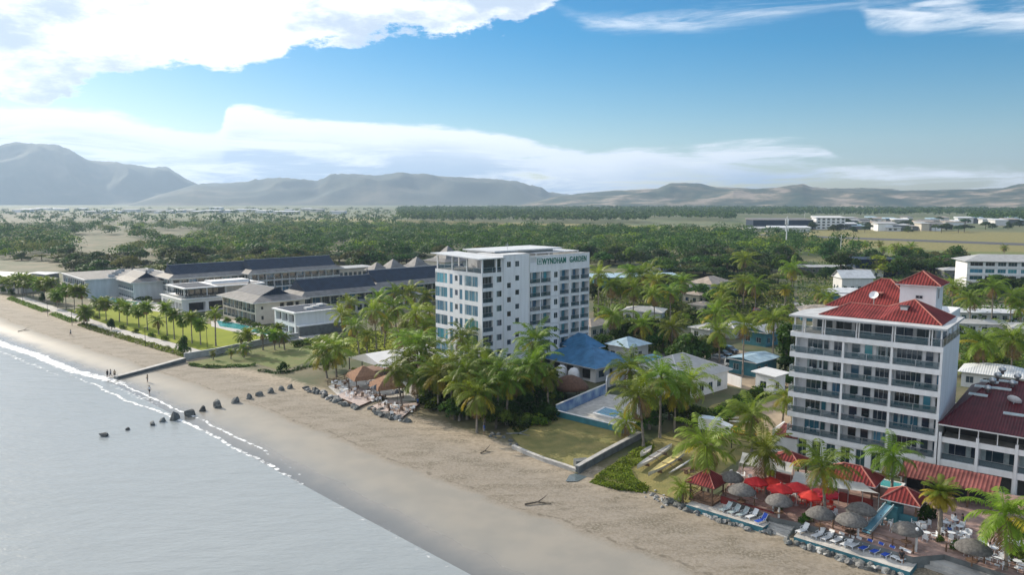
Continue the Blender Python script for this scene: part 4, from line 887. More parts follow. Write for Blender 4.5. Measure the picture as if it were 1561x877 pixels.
TT_ = MB(); TT_.cone((0, 0, 0), [(.5, 0), (.5, .05), (.06, .1), (.06, .7), (.5, .72), (.5, .76)], 'plastic', 10); TT_ = TT_.mesh('terrace_table')
for i in range(4):
    x, y = 1.6 + i * 1.6, 4 + i * 2.4; ca, sa = math.cos(math.radians(WA)), math.sin(math.radians(WA))
    tag(link('terrace_table', TT_, None, (WO[0] + ca * x - sa * y, WO[1] + sa * x + ca * y, 23.51)), '%s round white table on the roof terrace of the lettered hotel' % ordn[i], 'table', 'tables on the roof terrace')
m = MB(); m.tube([(uc1 - 1, 6, 27.5), (uc1 - 1, 6, 29.2)], .05, 'metal', 6); m.box(uc1 - 1.5, uc1 - .5, 5.96, 6.04, 28.6, 28.7, 'metal'); m.build('antenna', hw)
# sign
def text_mesh(txt, size, ext, k):
    cu = bpy.data.curves.new('lettering', 'FONT'); cu.body = txt; cu.size = size; cu.extrude = ext; cu.offset = .022; cu.space_character = 1.12
    o = bpy.data.objects.new('tmp_text', cu); C.objects.link(o); dg = bpy.context.evaluated_depsgraph_get(); me = bpy.data.meshes.new_from_object(o.evaluated_get(dg)); bpy.data.objects.remove(o); me.materials.clear(); me.materials.append(M[k]); return me
for txt, X0, X1 in (('WYNDHAM', 1058, 1275), ('GARDEN', 1310, 1462)):
    me = text_mesh(txt, 1.85, .04, 'green_sign'); mn_ = min(v.co.x for v in me.vertices); wdt = max(v.co.x for v in me.vertices) - mn_
    k_ = (wu(X1, 25) - wu(X0, 25)) / wdt; link('sign_lettering', me, hw, (wu(X0, 25) - mn_ * k_, -.1, 24.42), (PI / 2, 0, 0), (k_, 1, 1))
m = MB(); x = wu(1012, 25); s_ = 1.35
m.box(x, x + s_, -.12, -.05, 24.45, 24.45 + s_, 'green_sign'); m.box(x + .14, x + s_ - .14, -.14, -.121, 24.59, 24.45 + s_ - .14, 'white')
for i in range(4):
    w_ = i * PI / 2 + PI / 4; cx_, cz_ = x + s_ / 2 + math.cos(w_) * .24, 24.45 + s_ / 2 + math.sin(w_) * .24
    m.face([(cx_ - .2, -.15, cz_), (cx_, -.15, cz_ - .2), (cx_ + .2, -.15, cz_), (cx_, -.15, cz_ + .2)], 'green_sign')
m.build('sign_emblem', hw)
# ================================================================ the red roofed hotel
RA = -38.9; RO = P(1206.7, 658, 3.6); RW, RD = 19.4, 12.8
hr = empty('hotel_building', (RO[0], RO[1], 0), math.radians(RA), 'white seven-storey hotel with full-width glass balconies and red tiled roofs', 'hotel')
def ru(X, z=15.8): return u_on(1190 + X / 5.379, z, RO, RA)
RF = [3.6 + 3.05 * i for i in range(5)]
b0, b1, b2, b3 = 0.12, ru(508), ru(905), ru(1318)
wall = MB(); DEP = 1.75
hol = []
for z in RF:
    hol += [(b0 + .0, b1 - .14, z, z + 2.3, DEP), (b1 + .14, b2 - .14, z, z + 2.3, DEP), (b2 + .14, RW - .3, z, z + 2.3, DEP)]
facade(wall, (0, 0), 0, RW, 0, 18.9, hol + [(1.0 + 2.05 * i, 2.25 + 2.05 * i, .1, 2.75, .3) for i in range(9)], 'white')
facade(wall, (RW, 0), 90, RD, 0, 18.9, [], 'white'); facade(wall, (RW, RD), 180, RW, 0, 18.9, []); facade(wall, (0, RD), -90, RD, 0, 18.9, [(3 + 3 * i, 4.2 + 3 * i, z + .8, z + 2.0, .12) for z in RF for i in range(3)])
wall.face([(0, 0, 18.9), (RW, 0, 18.9), (RW, RD, 18.9), (0, RD, 18.9)], 'conc')
for z in RF + [18.9]:
    wall.box(-.02, RW + .04, -.12, -.002, z - .72, z + .02, 'white')
# slightly flared balcony ends on the near-side corner
for z in RF + [18.9]: wall.box(-.75, -.002, -.1, 1.6, z - .7, z + .02, 'white'); 
wall.build('wall', hr)
wc = [(190, 297, 3, 'glass', 0, 1), (322, 348, 1, 'glass', .5, 0), (405, 490, 3, 'glass', 0, 2), (553, 605, 1, 'glass', 0, 0), (658, 708, 1, 'glass', 0, 0), (755, 890, 4, 'glass', 0, 1), (925, 1115, 5, 'glass', 0, 2), (1163, 1210, 1, 'glass', 0, 0), (1265, 1306, 1, 'glass', 0, 0)]
for i, z in enumerate(RF):
    for j, (a, b, n_, st__, dz, cu_) in enumerate(wc):
        window(hr, (0, 0), 0, ru(a), min(ru(b) + .3, RW - .4), z + .03 + dz, z + 2.26, DEP - .03, n_, 'glass' if (i * 7 + j * 3) % 5 else 'glassT', 'window' if dz else 'sliding_door', cu_ if (i * 3 + j) % 4 == 1 else 0)
    for a, b in ((-.7, b1 - .16), (b1 + .16, b2 - .16), (b2 + .16, RW - .32)): railing(hr, (0, 0), 0, a, b, z + .02, 1.0, -.04)
    m = MB(); m.box(-.74, -.70, -.08, 1.58, z + .02, z + 1.02, 'rail'); m.build('side_glass', hr)
for i in range(9): window(hr, (0, 0), 0, 1.0 + 2.05 * i, 2.25 + 2.05 * i, .12, 2.73, .26, 2, 'glass', 'sliding_door')
M['slabgrey'] = mat('weathered_slab_paint', (.44, .45, .46), .8, .15, .6)
# penthouse terrace
T0 = 18.92
for X in (190, 352, 630, 925, 1228):
    x = ru(X, 19.5); 
    for dx in (-.16, .16): m = MB(); m.box(x + dx - .07, x + dx + .07, .05, .35, T0, 21.22, 'white'); m.build('column', hr)
for (x, y) in [(RW - .3, .2), (RW - .3, 4.5), (RW - .3, 8.5), (RW - .3, RD - .3), (-.3, .4), (-.3, 5), (-.3, 9)]: m = MB(); m.box(x - .1, x + .1, y - .1, y + .1, T0, 21.22, 'white'); m.build('column', hr)
xs = [-.7] + [ru(X, 19.5) for X in (190, 352, 630, 925, 1228)] + [RW - .1]
for i in range(len(xs) - 1): railing(hr, (0, 0), 0, xs[i] + .2, xs[i + 1] - .2, T0, 1.05, 0, 'terrace_railing')
railing(hr, (RW, 0), 90, .1, RD - .2, T0, 1.05, .05, 'terrace_railing')
m = MB(); facade(m, (1.4, 3.2), 0, RW - 2.8, T0, 21.2, [(.6 + 2.7 * i, 2.9 + 2.7 * i, T0 + .05, 20.95, .12) for i in range(6)], 'white2'); facade(m, (RW - 1.4, 3.2), 90, RD - 3.4, T0, 21.2, [(1.5, 4, T0 + .05, 20.9, .12), (5.5, 8, T0 + .05, 20.9, .12)], 'white2'); facade(m, (1.4, RD - .2), -90, RD - 3.4, T0, 21.2, []); m.build('penthouse_wall', hr)
for i in range(6): window(hr, (1.4, 3.2), 0, .6 + 2.7 * i, 2.9 + 2.7 * i, T0 + .05, 20.95, .09, 2, 'glass', 'sliding_door')
m = MB(); m.prism([(-.9, -.75), (RW + .45, -.75), (RW + .45, RD + .3), (2.0, RD + .3), (-.9, 6)], 21.22, 21.48, 'slabgrey'); m.build('canopy_slab', hr)
m = MB(); E = 21.52     # front roof: low ridge with a higher peak towards the near corner, as in the photo
a = (2.6, 1.9, E); b = (RW - .6, 1.9, E); c = (RW - .6, RD - .6, E); d = (2.6, RD - .6, E); r1 = (5.6, 7.2, E + 1.45); r2 = (10.8, 7.2, E + 1.35); pk = (14.3, 7.2, E + 2.65)
m.face([a, (10.8, 1.9, E), r2, r1], 'tile'); m.face([(10.8, 1.9, E), b, pk, r2], 'tile'); m.face([b, c, pk], 'tileY'); m.face([c, (10.8, RD - .6, E), r2, pk], 'tile'); m.face([(10.8, RD - .6, E), d, r1, r2], 'tile'); m.face([d, a, r1], 'tileY')
for p, q in ((a, r1), (b, pk), (c, pk), (d, r1), (r1, r2), (r2, pk)): m.tube([(p[0], p[1], p[2] + .02), (q[0], q[1], q[2] + .02)], .09, 'ridge', 5)
m.build('front_roof', hr)
m = MB(); m.box(13.0, 13.9, 4.6, 5.3, 22.4, 23.35, 'white2'); m.box(12.8, 14.1, 4.4, 5.5, 23.36, 23.46, 'dark'); m.box(13.9, 14.5, 4.9, 5.2, 22.4, 22.8, 'metal'); m.build('roof_vent_box', hr)
# rear wing with its own roof and the stair tower
m = MB(); m.box(.3, RW - 2.2, RD + .0, 27, 0, 21.1, 'white'); m.build('rear_wing', hr)
hip(hr, -.1, 14.6, RD + .9, 27.6, 21.3, 4.3, 'tile', 'tileY', name='rear_roof', rk='ridge', inset=6.6)
m = MB(); ty0, ty1 = 13.6, 19.0; TO = W3(RO, RA, 0, ty0); tx0, tx1 = u_on(1371.5, 24, TO, RA), u_on(1427, 24, TO, RA)
m.box(tx0, tx1, ty0, ty1, 20, 25.6, 'white'); m.build('tower_wall', hr)
window(hr, (tx0, ty0), 0, 2.2, 3.2, 23.6, 24.1, -.02, 2, 'glass', 'tower_window'); window(hr, (tx1, ty0), 90, 1.2, 1.9, 23.6, 25.1, -.02, 1, 'glass', 'tower_window')
hip(hr, tx0 - .6, tx1 + .7, ty0 - .7, ty1 + .7, 25.7, 1.9, 'tile', 'tileY', name='tower_roof', rk='ridge')
m = MB(); m.box(6.2, 7.6, 16.5, 17.6, 22.3, 23.6, 'tilep'); m.box(6.0, 7.8, 16.3, 17.8, 23.6, 23.75, 'ridge'); m.build('chimney', hr)
def dish(name, loc, r, label, az_=0.6, base=.6):
    m = MB(); rings = [(r * .02, 0), (r * .45, r * .06), (r * .8, r * .2), (r, r * .34)]; n_ = 16; 
    for k in range(3):
        for q in range(n_):
            w0, w1 = 2 * PI * q / n_, 2 * PI * (q + 1) / n_
            m.face([(math.cos(w0) * rings[k][0], math.sin(w0) * rings[k][0], rings[k][1]), (math.cos(w1) * rings[k][0], math.sin(w1) * rings[k][0], rings[k][1]), (math.cos(w1) * rings[k + 1][0], math.sin(w1) * rings[k + 1][0], rings[k + 1][1]), (math.cos(w0) * rings[k + 1][0], math.sin(w0) * rings[k + 1][0], rings[k + 1][1])], 'plastic')
    o = empty(name, loc, az_, label, 'satellite dish'); link('reflector', m.mesh('reflector'), o, (0, 0, base), (math.radians(50), 0, 0))
    m = MB(); m.tube([(0, 0, -.3), (0, 0, base)], .07, 'metal', 6); m.build('mast', o)
    m = MB(); m.tube([(0, -.1, base + .1), (0, -r * .75, base + r * .55)], .03, 'metal', 5); m.build('feed_arm', o); return o
x, y = W3(RO, RA, 7.2, 14.0); dish('satellite_dish', (x, y, 22.4), .7, 'white satellite dish between the two red tiled hotel roofs', math.radians(RA) - .1, 1.1)
# balcony furniture
def chair_mesh(k='plastic'):
    m = MB(); m.box(-.24, .24, -.24, .24, .40, .44, k); m.box(-.24, .24, .2, .25, .44, .9, k); m.box(-.27, -.23, -.22, .22, .62, .66, k); m.box(.23, .27, -.22, .22, .62, .66, k)
    for sx in (-1, 1):
        for sy in (-1, 1): m.tube([(sx * .2, sy * .2, .4), (sx * .25, sy * .25, 0)], .025, k, 4)
        m.box(sx * .25 - .02, sx * .25 + .02, -.22, -.18, .44, .62, k)
    return m.mesh('chair')
def table_mesh(k='plastic', r=.4):
    m = MB(); m.cone((0, 0, 0), [(.28, 0), (.26, .04), (.04, .08), (.04, .7), (r, .71), (r, .75)], k, 12); return m.mesh('round_table')
CH = chair_mesh(); TB = table_mesh(); flo = ['first', 'second', 'third', 'fourth', 'fifth']
k_ = 0
for i, z in enumerate(RF):
    for j, ux in enumerate((2.6, 4.1, 9.4, 16.8)):
        if (i + j) % 3 == 2: continue
        for nm, me_, dx in (('balcony_chair', CH, -.45), ('balcony_table', TB, .3)):
            x, y = W3(RO, RA, ux + dx, .75); o = link(nm, me_, None, (x, y, z + .02), math.radians(RA + 30 * j)); bay = ('bay at the near end', 'bay at the near end beside the divider', 'middle bay', 'bay at the blank side wall')[j]
            tag(o, 'white plastic %s on the %s storey balcony, %s' % (nm.split('_')[1], flo[i], bay), nm.split('_')[1], 'balcony furniture')
# ================================================================ dark red roofed two-storey annex at the right edge
AX = W3(RO, RA, RW + .3, .35); an = empty('restaurant_building', (AX[0], AX[1], 0), math.radians(RA), 'two-storey open-fronted annex under a big dark red roof with skylights', 'restaurant')
AW, AD = 26, 26
m = MB(); bays = 6; bw = AW / bays
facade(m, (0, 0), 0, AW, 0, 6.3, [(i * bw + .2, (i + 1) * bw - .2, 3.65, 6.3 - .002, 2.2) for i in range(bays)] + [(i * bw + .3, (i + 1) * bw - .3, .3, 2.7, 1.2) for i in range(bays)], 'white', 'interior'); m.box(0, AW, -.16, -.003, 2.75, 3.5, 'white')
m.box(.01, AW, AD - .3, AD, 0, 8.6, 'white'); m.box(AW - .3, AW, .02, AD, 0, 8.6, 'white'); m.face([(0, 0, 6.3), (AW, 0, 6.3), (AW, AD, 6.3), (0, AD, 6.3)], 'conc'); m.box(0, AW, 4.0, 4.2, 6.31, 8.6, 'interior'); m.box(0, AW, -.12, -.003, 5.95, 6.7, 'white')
m.build('wall', an)
for i in range(bays): window(an, (0, 0), 0, i * bw + .2, (i + 1) * bw - .2, 3.66, 6.1, 2.15, 3, 'glass', 'sliding_door', 1)
for i in range(bays + 1): m = MB(); m.box(i * bw - .17, i * bw + .17, -.3, .04, 0, 7.3, 'white'); m.build('pillar', an)
for i in range(1, 12): m = MB(); m.box(i * bw / 2 - .06, i * bw / 2 + .06, .1, .22, 6.7, 8.5, 'white'); m.build('post', an)
for i in range(bays): railing(an, (0, 0), 0, i * bw + .2, (i + 1) * bw - .2, 3.52, .95, .0)
m = MB(); e = 8.6; ZR, YR = 12.7, 14.0; c = [(-.2, -.8, e), (AW, -.8, e), (AW, YR, ZR), (4.2, YR, ZR), (-.2, 27, e), (AW, 27, e)]
m.face([c[0], c[1], c[2], c[3]], 'tiled'); m.face([c[0], c[3], c[4]], 'tiled'); m.face([c[4], c[3], c[2], c[5]], 'tiled'); m.prism([(-.2, -.8), (AW, -.8), (AW, 27), (-.2, 27)], e - .2, e - .01, 'white2')
m.tube([(c[0][0], c[0][1], e + .04), (4.2, YR, ZR + .04), (AW, YR, ZR + .04)], .1, 'tiled', 5); m.build('roof', an)
m = MB(); gx = 9.0; m.face([(gx, -.9, e + .02), (gx + 9, -.9, e + .02), (gx + 4.5, 4.2, e + 2.0)], 'tiled'); m.face([(gx, -.9, e + .02), (gx + 4.5, 4.2, e + 2.0), (gx + 4.5, 8.4, e + 2.55), (gx - .2, -.75, e + .03)], 'tiled'); m.face([(gx + 9, -.9, e + .02), (gx + 9.2, -.75, e + .03), (gx + 4.5, 8.4, e + 2.55), (gx + 4.5, 4.2, e + 2.0)], 'tiled'); m.build('front_gable', an)
def roofpt(px, py):
    z = 10.5
    for _ in range(30):
        q = P(px, py, z); dx, dy = q[0] - AX[0], q[1] - AX[1]; ca, sa = math.cos(math.radians(RA)), math.sin(math.radians(RA)); lx, ly = dx * ca + dy * sa, -dx * sa + dy * ca; z = z * .5 + .5 * (e + (ly + .8) * (ZR - e) / (YR + .8))
    return lx, ly, z
tl = math.atan2(ZR - e, YR + .8)
for px, py in ((1491, 603), (1500, 591), (1508, 583), (1527, 594), (1537, 583), (1545, 633)):
    x, y, z = roofpt(px, py); m = MB(); m.box(-1.15, 1.15, -.3, .3, 0, .14, 'frame'); m.face([(-1.05, -.24, .145), (1.05, -.24, .145), (1.05, .24, .145), (-1.05, .24, .145)], 'curtain'); m.build('skylight', an, (x, y, z + .02), (tl, 0, 0))
for px, py in ((1506, 598), (1513, 586), (1521, 578), (1528, 570), (1543, 590), (1551, 580)):
    x, y, z = roofpt(px, py); m = MB(); m.cone((0, 0, 0), [(.22, -.1), (.22, .3), (.42, .38), (.5, .6), (.4, .85), (.1, 1.0)], 'metal', 12); m.build('roof_ventilator', an, (x, y, z), smooth=True)
x, y, z = roofpt(1545, 616); x, y = W3(AX, RA, x, y)
dish('satellite_dish', (x, y, z), .9, 'pale blue grey satellite dish lying on the dark red roof', 2.2, .35)
# ================================================================ the low resort on the left
GA = 42.0
def wl(o, a, x, y): return W3(o, a, x, y)
def dutch(par, x0, x1, y0, y1, z, skirt=1.3, ins=2.6, steep=3.2, k='slateg', kt='slate', fin=True, name='roof'):
    """flared skirt with a steep gable on top, as on the resort blocks"""
    W_, D_ = x1 - x0, y1 - y0; m = MB(); c = [(x0, y0, z), (x1, y0, z), (x1, y1, z), (x0, y1, z)]; i = ins
    d = [(x0 + i, y0 + i, z + skirt), (x1 - i, y0 + i, z + skirt), (x1 - i, y1 - i, z + skirt), (x0 + i, y1 - i, z + skirt)]
    for q in range(4): m.face([c[q], c[(q + 1) % 4], d[(q + 1) % 4], d[q]], k if q % 2 == 0 else k + '2')
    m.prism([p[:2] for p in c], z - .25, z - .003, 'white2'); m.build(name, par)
    m = MB(); h_ = z + skirt + steep
    if W_ >= D_: a, b = (x0 + i - .3, (y0 + y1) / 2, h_), (x1 - i + .3, (y0 + y1) / 2, h_); m.face([d[0], d[1], b, a], kt); m.face([d[2], d[3], a, b], kt); m.face([d[1], d[2], b], kt); m.face([d[3], d[0], a], kt)
    else: a, b = ((x0 + x1) / 2, y0 + i - .3, h_), ((x0 + x1) / 2, y1 - i + .3, h_); m.face([d[1], d[2], b, a], kt); m.face([d[3], d[0], a, b], kt); m.face([d[0], d[1], a], kt); m.face([d[2], d[3], b], kt)
    m.tube([a, b], .09, 'frame', 5)
    m.build('ridge_roof', par)
    if fin:
        for p in (a, b): m = MB(); m.cone((p[0], p[1], p[2] - .1), [(.5, 0), (.28, .35), (.07, 1.1), (.02, 1.6)], 'slateg', 6); m.build('finial', par)
def glazed(par, o, a, W_, z0, z1, storeys, bay, inset=.25, first=0, last=0, fb=.32, rails_=True, style='glass'):
    """holes and window parts of a regular glazed facade; returns holes"""
    n_ = max(1, round((W_ - first - last) / bay)); bw_ = (W_ - first - last) / n_; sh = (z1 - z0) / storeys; hs_ = []
    for s_ in range(storeys):
        for i in range(n_):
            a0, a1, b0_, b1_ = first + i * bw_ + .1, first + (i + 1) * bw_ - .1, z0 + s_ * sh + .2, z0 + (s_ + 1) * sh - fb
            hs_.append((a0, a1, b0_, b1_, inset + .12)); window(par, o, a, a0, a1, b0_, b1_, inset, 2, style if (i * 5 + s_ * 3) % 4 else 'glassT', 'window', 1 if (i + s_) % 3 == 0 else 0)
            if rails_: railing(par, o, a, a0, a1, b0_, .9, .04)
    return hs_
def resort(o, W_, D_, hh, label, sea=None, side=None, k='white2', rk=None):
    e = empty('resort_block', (o[0], o[1], 0), math.radians(GA), label, 'building'); m = MB()
    facade(m, (0, 0), 0, W_, 0, hh, side(e) if side else [], k, 'interior'); facade(m, (W_, 0), 90, D_, 0, hh, [], k); facade(m, (W_, D_), 180, W_, 0, hh, [], k)
    facade(m, (0, D_), -90, D_, 0, hh, sea(e) if sea else [], k, 'interior'); m.face([(0, 0, hh), (W_, 0, hh), (W_, D_, hh), (0, D_, hh)], 'conc'); m.build('wall', e); return e
# far white block (leftmost)
o = P(130, 428, 7); D1 = 38
e = resort(o, 34, D1, 7, 'far flat-roofed white resort block with a long ribbon of windows', lambda e: glazed(e, (0, D1), -90, D1, .4, 6.6, 2, 3.2, first=1, last=2, rails_=False))
m = MB(); m.prism([(-.6, -.5), (34, -.5), (34, D1 + .6), (-.6, D1 + .6)], 7.02, 7.35, 'white2'); m.prism([(.2, .3), (33, .3), (33, D1 - .2), (.2, D1 - .2)], 7.352, 7.42, 'slateg'); m.build('flat_roof', e)
for i in range(7): m = MB(); x = 9 + (i * 3.3) % 23; y = 3 + (i * 7.7) % 30; m.box(x, x + 2.4, y, y + 1.8, 7.42, 8.5, 'metal' if i % 2 else 'white2'); m.box(x + .3, x + 2.1, y + .2, y + 1.6, 8.5, 8.6, 'dark'); m.build('roof_plant', e)
# sea pavilion 1
o = P(203, 431, 7); e = resort(o, 11, 22, 6.9, 'small resort pavilion with a glazed sea front beside the far white block', lambda e: glazed(e, (0, 22), -90, 22, .3, 6.6, 2, 2.7, .9, first=.3, last=.3)); dutch(e, -1.2, 12.2, -1.2, 23.2, 7.0, 1.3, 3.4, 2.0)
# long block behind it
o = P(261, 425, 8.5); e = resort(o, 36, 14, 8.4, 'long resort block with a dark blue roof behind the terrace restaurant', lambda e: glazed(e, (0, 14), -90, 14, .4, 8, 3, 3, .6), lambda e: glazed(e, (0, 0), 0, 36, .3, 8.1, 3, 3.2, 1.0)); dutch(e, -1.4, 37.4, -1.4, 15.4, 8.5, 1.3, 2.8, 3.4)
# uppermost long block
o = P(381.6, 417.5, 9); e = resort(o, 40, 15, 8.9, 'longest dark blue roofed resort block, farthest inland', lambda e: glazed(e, (0, 15), -90, 15, .4, 8.5, 3, 3, .6), lambda e: glazed(e, (0, 0), 0, 40, .3, 8.6, 3, 3.3, 1.0)); dutch(e, -1.4, 41.4, -1.4, 16.4, 9, 1.3, 2.8, 3.8)
# sea pavilion 2 and the long block joined to its back
o = P(389, 461.6, 7); e = resort(o, 16.5, 26, 6.9, 'resort pavilion with grey skirt roof, balconied sea front and cream side wall', lambda e: glazed(e, (0, 26), -90, 26, .3, 6.7, 2, 3.0, .9, first=.4, last=.4), lambda e: [(1.8, 2.6, 4.6, 5.5, .3), (1.8, 2.6, 1.4, 2.6, .3), (8, 9.5, 3.3, 6.2, .6), (10.2, 12.6, 3.3, 6.2, .6), (13.2, 14.6, 3.3, 6.2, .6)], 'cream'); dutch(e, -1.4, 17.6, -1.4, 27.4, 7.0, 1.5, 4.8, 2.2)
o = P(461.6, 453, 7); e = resort(o, 30, 14, 6.9, 'long dark blue roofed block behind the grove of palms', None, lambda e: glazed(e, (0, 0), 0, 30, .3, 6.7, 2, 3.4, 1.0), 'cream'); dutch(e, -1.4, 31.4, -1.4, 15.4, 7.0, 1.4, 2.8, 3.6)
o = P(573, 438, 7.5); e = resort(o, 46, 15, 7.4, 'long dark blue roofed block reaching behind the lettered hotel', lambda e: glazed(e, (0, 15), -90, 15, .3, 7.1, 2, 3.2, .8), lambda e: glazed(e, (0, 0), 0, 46, .3, 7.2, 2, 3.5, 1.0), 'cream'); dutch(e, -1.4, 47.4, -1.4, 16.4, 7.5, 1.4, 2.8, 4.0)
# restaurant with roof terrace
o = P(277, 458, 4.5); e = resort(o, 17, 21, 4.4, 'white resort restaurant with colonnade below and roof terrace under flat canopies', lambda e: [(1.2 + 3.3 * i, 4.1 + 3.3 * i, .2, 3.3, 2.4) for i in range(6)], lambda e: [(1.6, 8.0, .2, 3.3, 2.4), (9, 15.4, .2, 3.3, 2.4)], 'white')
m = MB(); m.box(-.5, 17.2, -.5, 21.4, 4.42, 4.7, 'white'); m.build('terrace_slab', e); railing(e, (0, 21), -90, .1, 20.8, 4.72, .8, .3, 'terrace_railing'); railing(e, (0, 0), 0, .1, 16.5, 4.72, .8, .3, 'terrace_railing')
m = MB(); facade(m, (3.5, 16.5), -90, 13, 4.71, 7.9, [(.3 + 2.1 * i, 2.1 + 2.1 * i, 4.9, 7.4, .2) for i in range(6)], 'dframe', 'glass'); facade(m, (3.5, 3.5), 0, 12.5, 4.71, 7.9, [(.3 + 2.1 * i, 2.1 + 2.1 * i, 4.9, 7.4, .2) for i in range(5)], 'dframe', 'glass'); m.build('upper_room', e)
m = MB(); m.prism([(1.0, .8), (30, .8), (30, 19), (1.0, 19)], 7.95, 8.3, 'white'); m.build('canopy_roof', e)
m = MB(); m.prism([(2.2, 2.0), (12, 2.0), (12, 17.6), (2.2, 17.6)], 8.31, 8.36, 'slate'); m.prism([(13.2, 2), (29, 2), (29, 8), (13.2, 8)], 8.31, 8.36, 'slateg'); m.prism([(14, 10), (28, 10), (28, 17), (14, 17)], 8.31, 9.0, 'white2'); m.build('roof_panel', e)
for x, y in ((1.3, 1.1), (1.3, 18.6), (15.6, 1.1), (9, 1.1)): m = MB(); m.box(x - .1, x + .1, y - .1, y + .1, 4.71, 7.95, 'white'); m.build('column', e)
m = MB(); m.box(17.1, 30, 6, 19, 0, 7.9, 'white2'); m.build('rear_wall', e)
# front white block
o = P(450, 478, 6.5); e = resort(o, 15, 13.5, 6.3, 'nearest white resort block with three big dark openings toward the sea', lambda e: [(1.0 + 4.0 * i, 4.6 + 4.0 * i, 3.5, 5.9, 1.4) for i in range(3)] + [(1.2 + 4.0 * i, 4.6 + 4.0 * i, .2, 2.4, 1.4) for i in range(3)], None, 'white')
m = MB(); m.prism([(-.6, -.4), (15.4, -.4), (15.4, 14), (-.6, 14)], 6.32, 6.7, 'white'); m.prism([(.3, .5), (15, .5), (15, 13.2), (.3, 13.2)], 6.702, 6.76, 'slate'); m.build('flat_roof', e)
m = MB(); m.prism([(0.1, -2.0), (15, -2.0), (15, -.01), (.1, -.01)], 2.75, 3.0, 'white'); m.box(.2, 15, -1.9, -1.7, 0, 2.75, 'concd'); m.build('side_lean_to', e)
for i in range(3): m = MB(); m.box(5 + i * 3, 6.6 + i * 3, 3 + i * 2, 4.8 + i * 2, 6.76, 7.3, 'white2'); m.build('roof_plant', e)
# low linking roofs and pyramid roofs further inland
for px, py, z, W_, D_, r_, lb in [(500, 412, 4.5, 26, 12, 0, 'long low flat pale roof between the inland resort blocks'), (565, 457, 4.2, 22, 9, 0, 'low flat grey roof among the palms behind the nearest white block'), (520, 462, 4.0, 14, 8, 0, 'small flat roofed link building behind the nearest white block')]:
    o = P(px, py, z); e = empty('low_building', (o[0], o[1], 0), math.radians(GA), lb, 'building'); m = MB(); facade(m, (0, 0), 0, W_, 0, z, [(1 + 2.6 * i, 2.8 + 2.6 * i, .8, 2.8, .2) for i in range(int(W_ / 2.6) - 1)], 'cream', 'glass'); facade(m, (W_, 0), 90, D_, 0, z, [], 'cream'); facade(m, (W_, D_), 180, W_, 0, z, [], 'cream'); facade(m, (0, D_), -90, D_, 0, z, [(1.5, 4, .8, 2.8, .2)], 'cream', 'glass'); m.build('wall', e)
    m = MB(); m.prism([(-.8, -.8), (W_ + .8, -.8), (W_ + .8, D_ + .8), (-.8, D_ + .8)], z, z + .35, 'greyroof'); m.build('flat_roof', e)
for px, py, sz, hh, lb in [(600, 418, 13, 10.8, 'grey pyramid roofed lodge, the middle one of three'), (636, 414, 13, 11.0, 'grey pyramid roofed lodge closest to the long dark roof'), (683, 402, 20, 13.8, 'largest grey pyramid roofed lodge, half hidden by the lettered hotel'), (575, 419, 9, 9.5, 'smallest grey pyramid roofed lodge')]:
    o = P(px, py + 12, 0); e = empty('lodge', (o[0], o[1], 0), math.radians(GA), lb, 'building'); m = MB(); m.box(-sz / 2 + 1, sz / 2 - 1, -sz / 2 + 1, sz / 2 - 1, 0, 6, 'cream'); m.build('wall', e); m = MB(); s_ = sz / 2
    m.cone((0, 0, 0), [(s_ * 1.41, 6), (s_ * .8, 7.4), (.25, hh)], 'slateg', 4); ro = m.build('roof', e, None, math.radians(45)); m = MB(); m.box(-s_ + 2, -s_ + 5, -s_ + .93, -s_ + .98, 1, 3.6, 'glass'); m.build('window', e)
# ---------------------------------------------------------------- lawn, promenade, pools, hedge
def band(t0, t1, s0, s1, z, k, name, step=10, kind='structure', wob=0):
    n_ = int((s1 - s0) / step); r_ = random.Random(5); A, B = [], []
    for i in range(n_ + 1):
        s = s0 + (s1 - s0) * i / n_; tl = np.interp(s, S_, TL); A.append(xy(s, tl + t0 + r_.uniform(-wob, wob))); B.append(xy(s, tl + t1 + r_.uniform(-wob, wob)))
    m = MB()
    for i in range(n_): m.face([(*A[i], z), (*B[i], z), (*B[i + 1], z), (*A[i + 1], z)], k)
    o = m.build(name); 
    if o.data.polygons[0].normal.z < 0: o.data.flip_normals()
    if kind: o['kind'] = kind
    return o
M['lawn'] = mat('mown_lawn', (.27, .30, .04), .95, .12, .12, .3, 5, spec=.1, col2=(.21, .25, .035))
M['lawn2'] = mat('rough_grass', (.09, .14, .02), .9, .3, .3, .5, 4, col2=(.16, .15, .05))
M['lawndry'] = mat('dry_yellow_grass', (.27, .22, .075), .9, .3, .35, .5, 4, col2=(.13, .135, .035))
M['asph'] = mat('asphalt', (.07, .07, .075), .85, .25, .5, .2)
M['dirt'] = mat('bare_dirt', (.30, .235, .165), .95, .25, .4, .3)
band(5.2, 27, 193, 300, .03, 'lawn', 'lawn'); band(.9, 5.0, 190, 352, .04, 'stonepave', 'promenade')
pool1 = sheet('pool_water', [P(*q) for q in [(330, 489), (352, 492), (400, 502), (440, 504), (470, 512), (440, 514), (400, 510), (362, 502), (335, 498)]], .06, 'poolT'); pool2 = sheet('pool_water', [P(*q) for q in [(128, 448), (150, 449), (185, 458), (212, 461), (205, 466), (180, 464), (150, 458)]], .06, 'poolT')
sheet('pool_surround', [P(*q) for q in [(322, 486), (352, 488), (400, 497), (470, 504), (500, 515), (440, 520), (395, 513), (355, 506), (322, 498)]], .045, 'stonepave')
sheet('pool_surround', [P(*q) for q in [(120, 446), (150, 445), (190, 454), (240, 462), (290, 478), (255, 478), (205, 470), (170, 466), (135, 457)]], .045, 'stonepave')
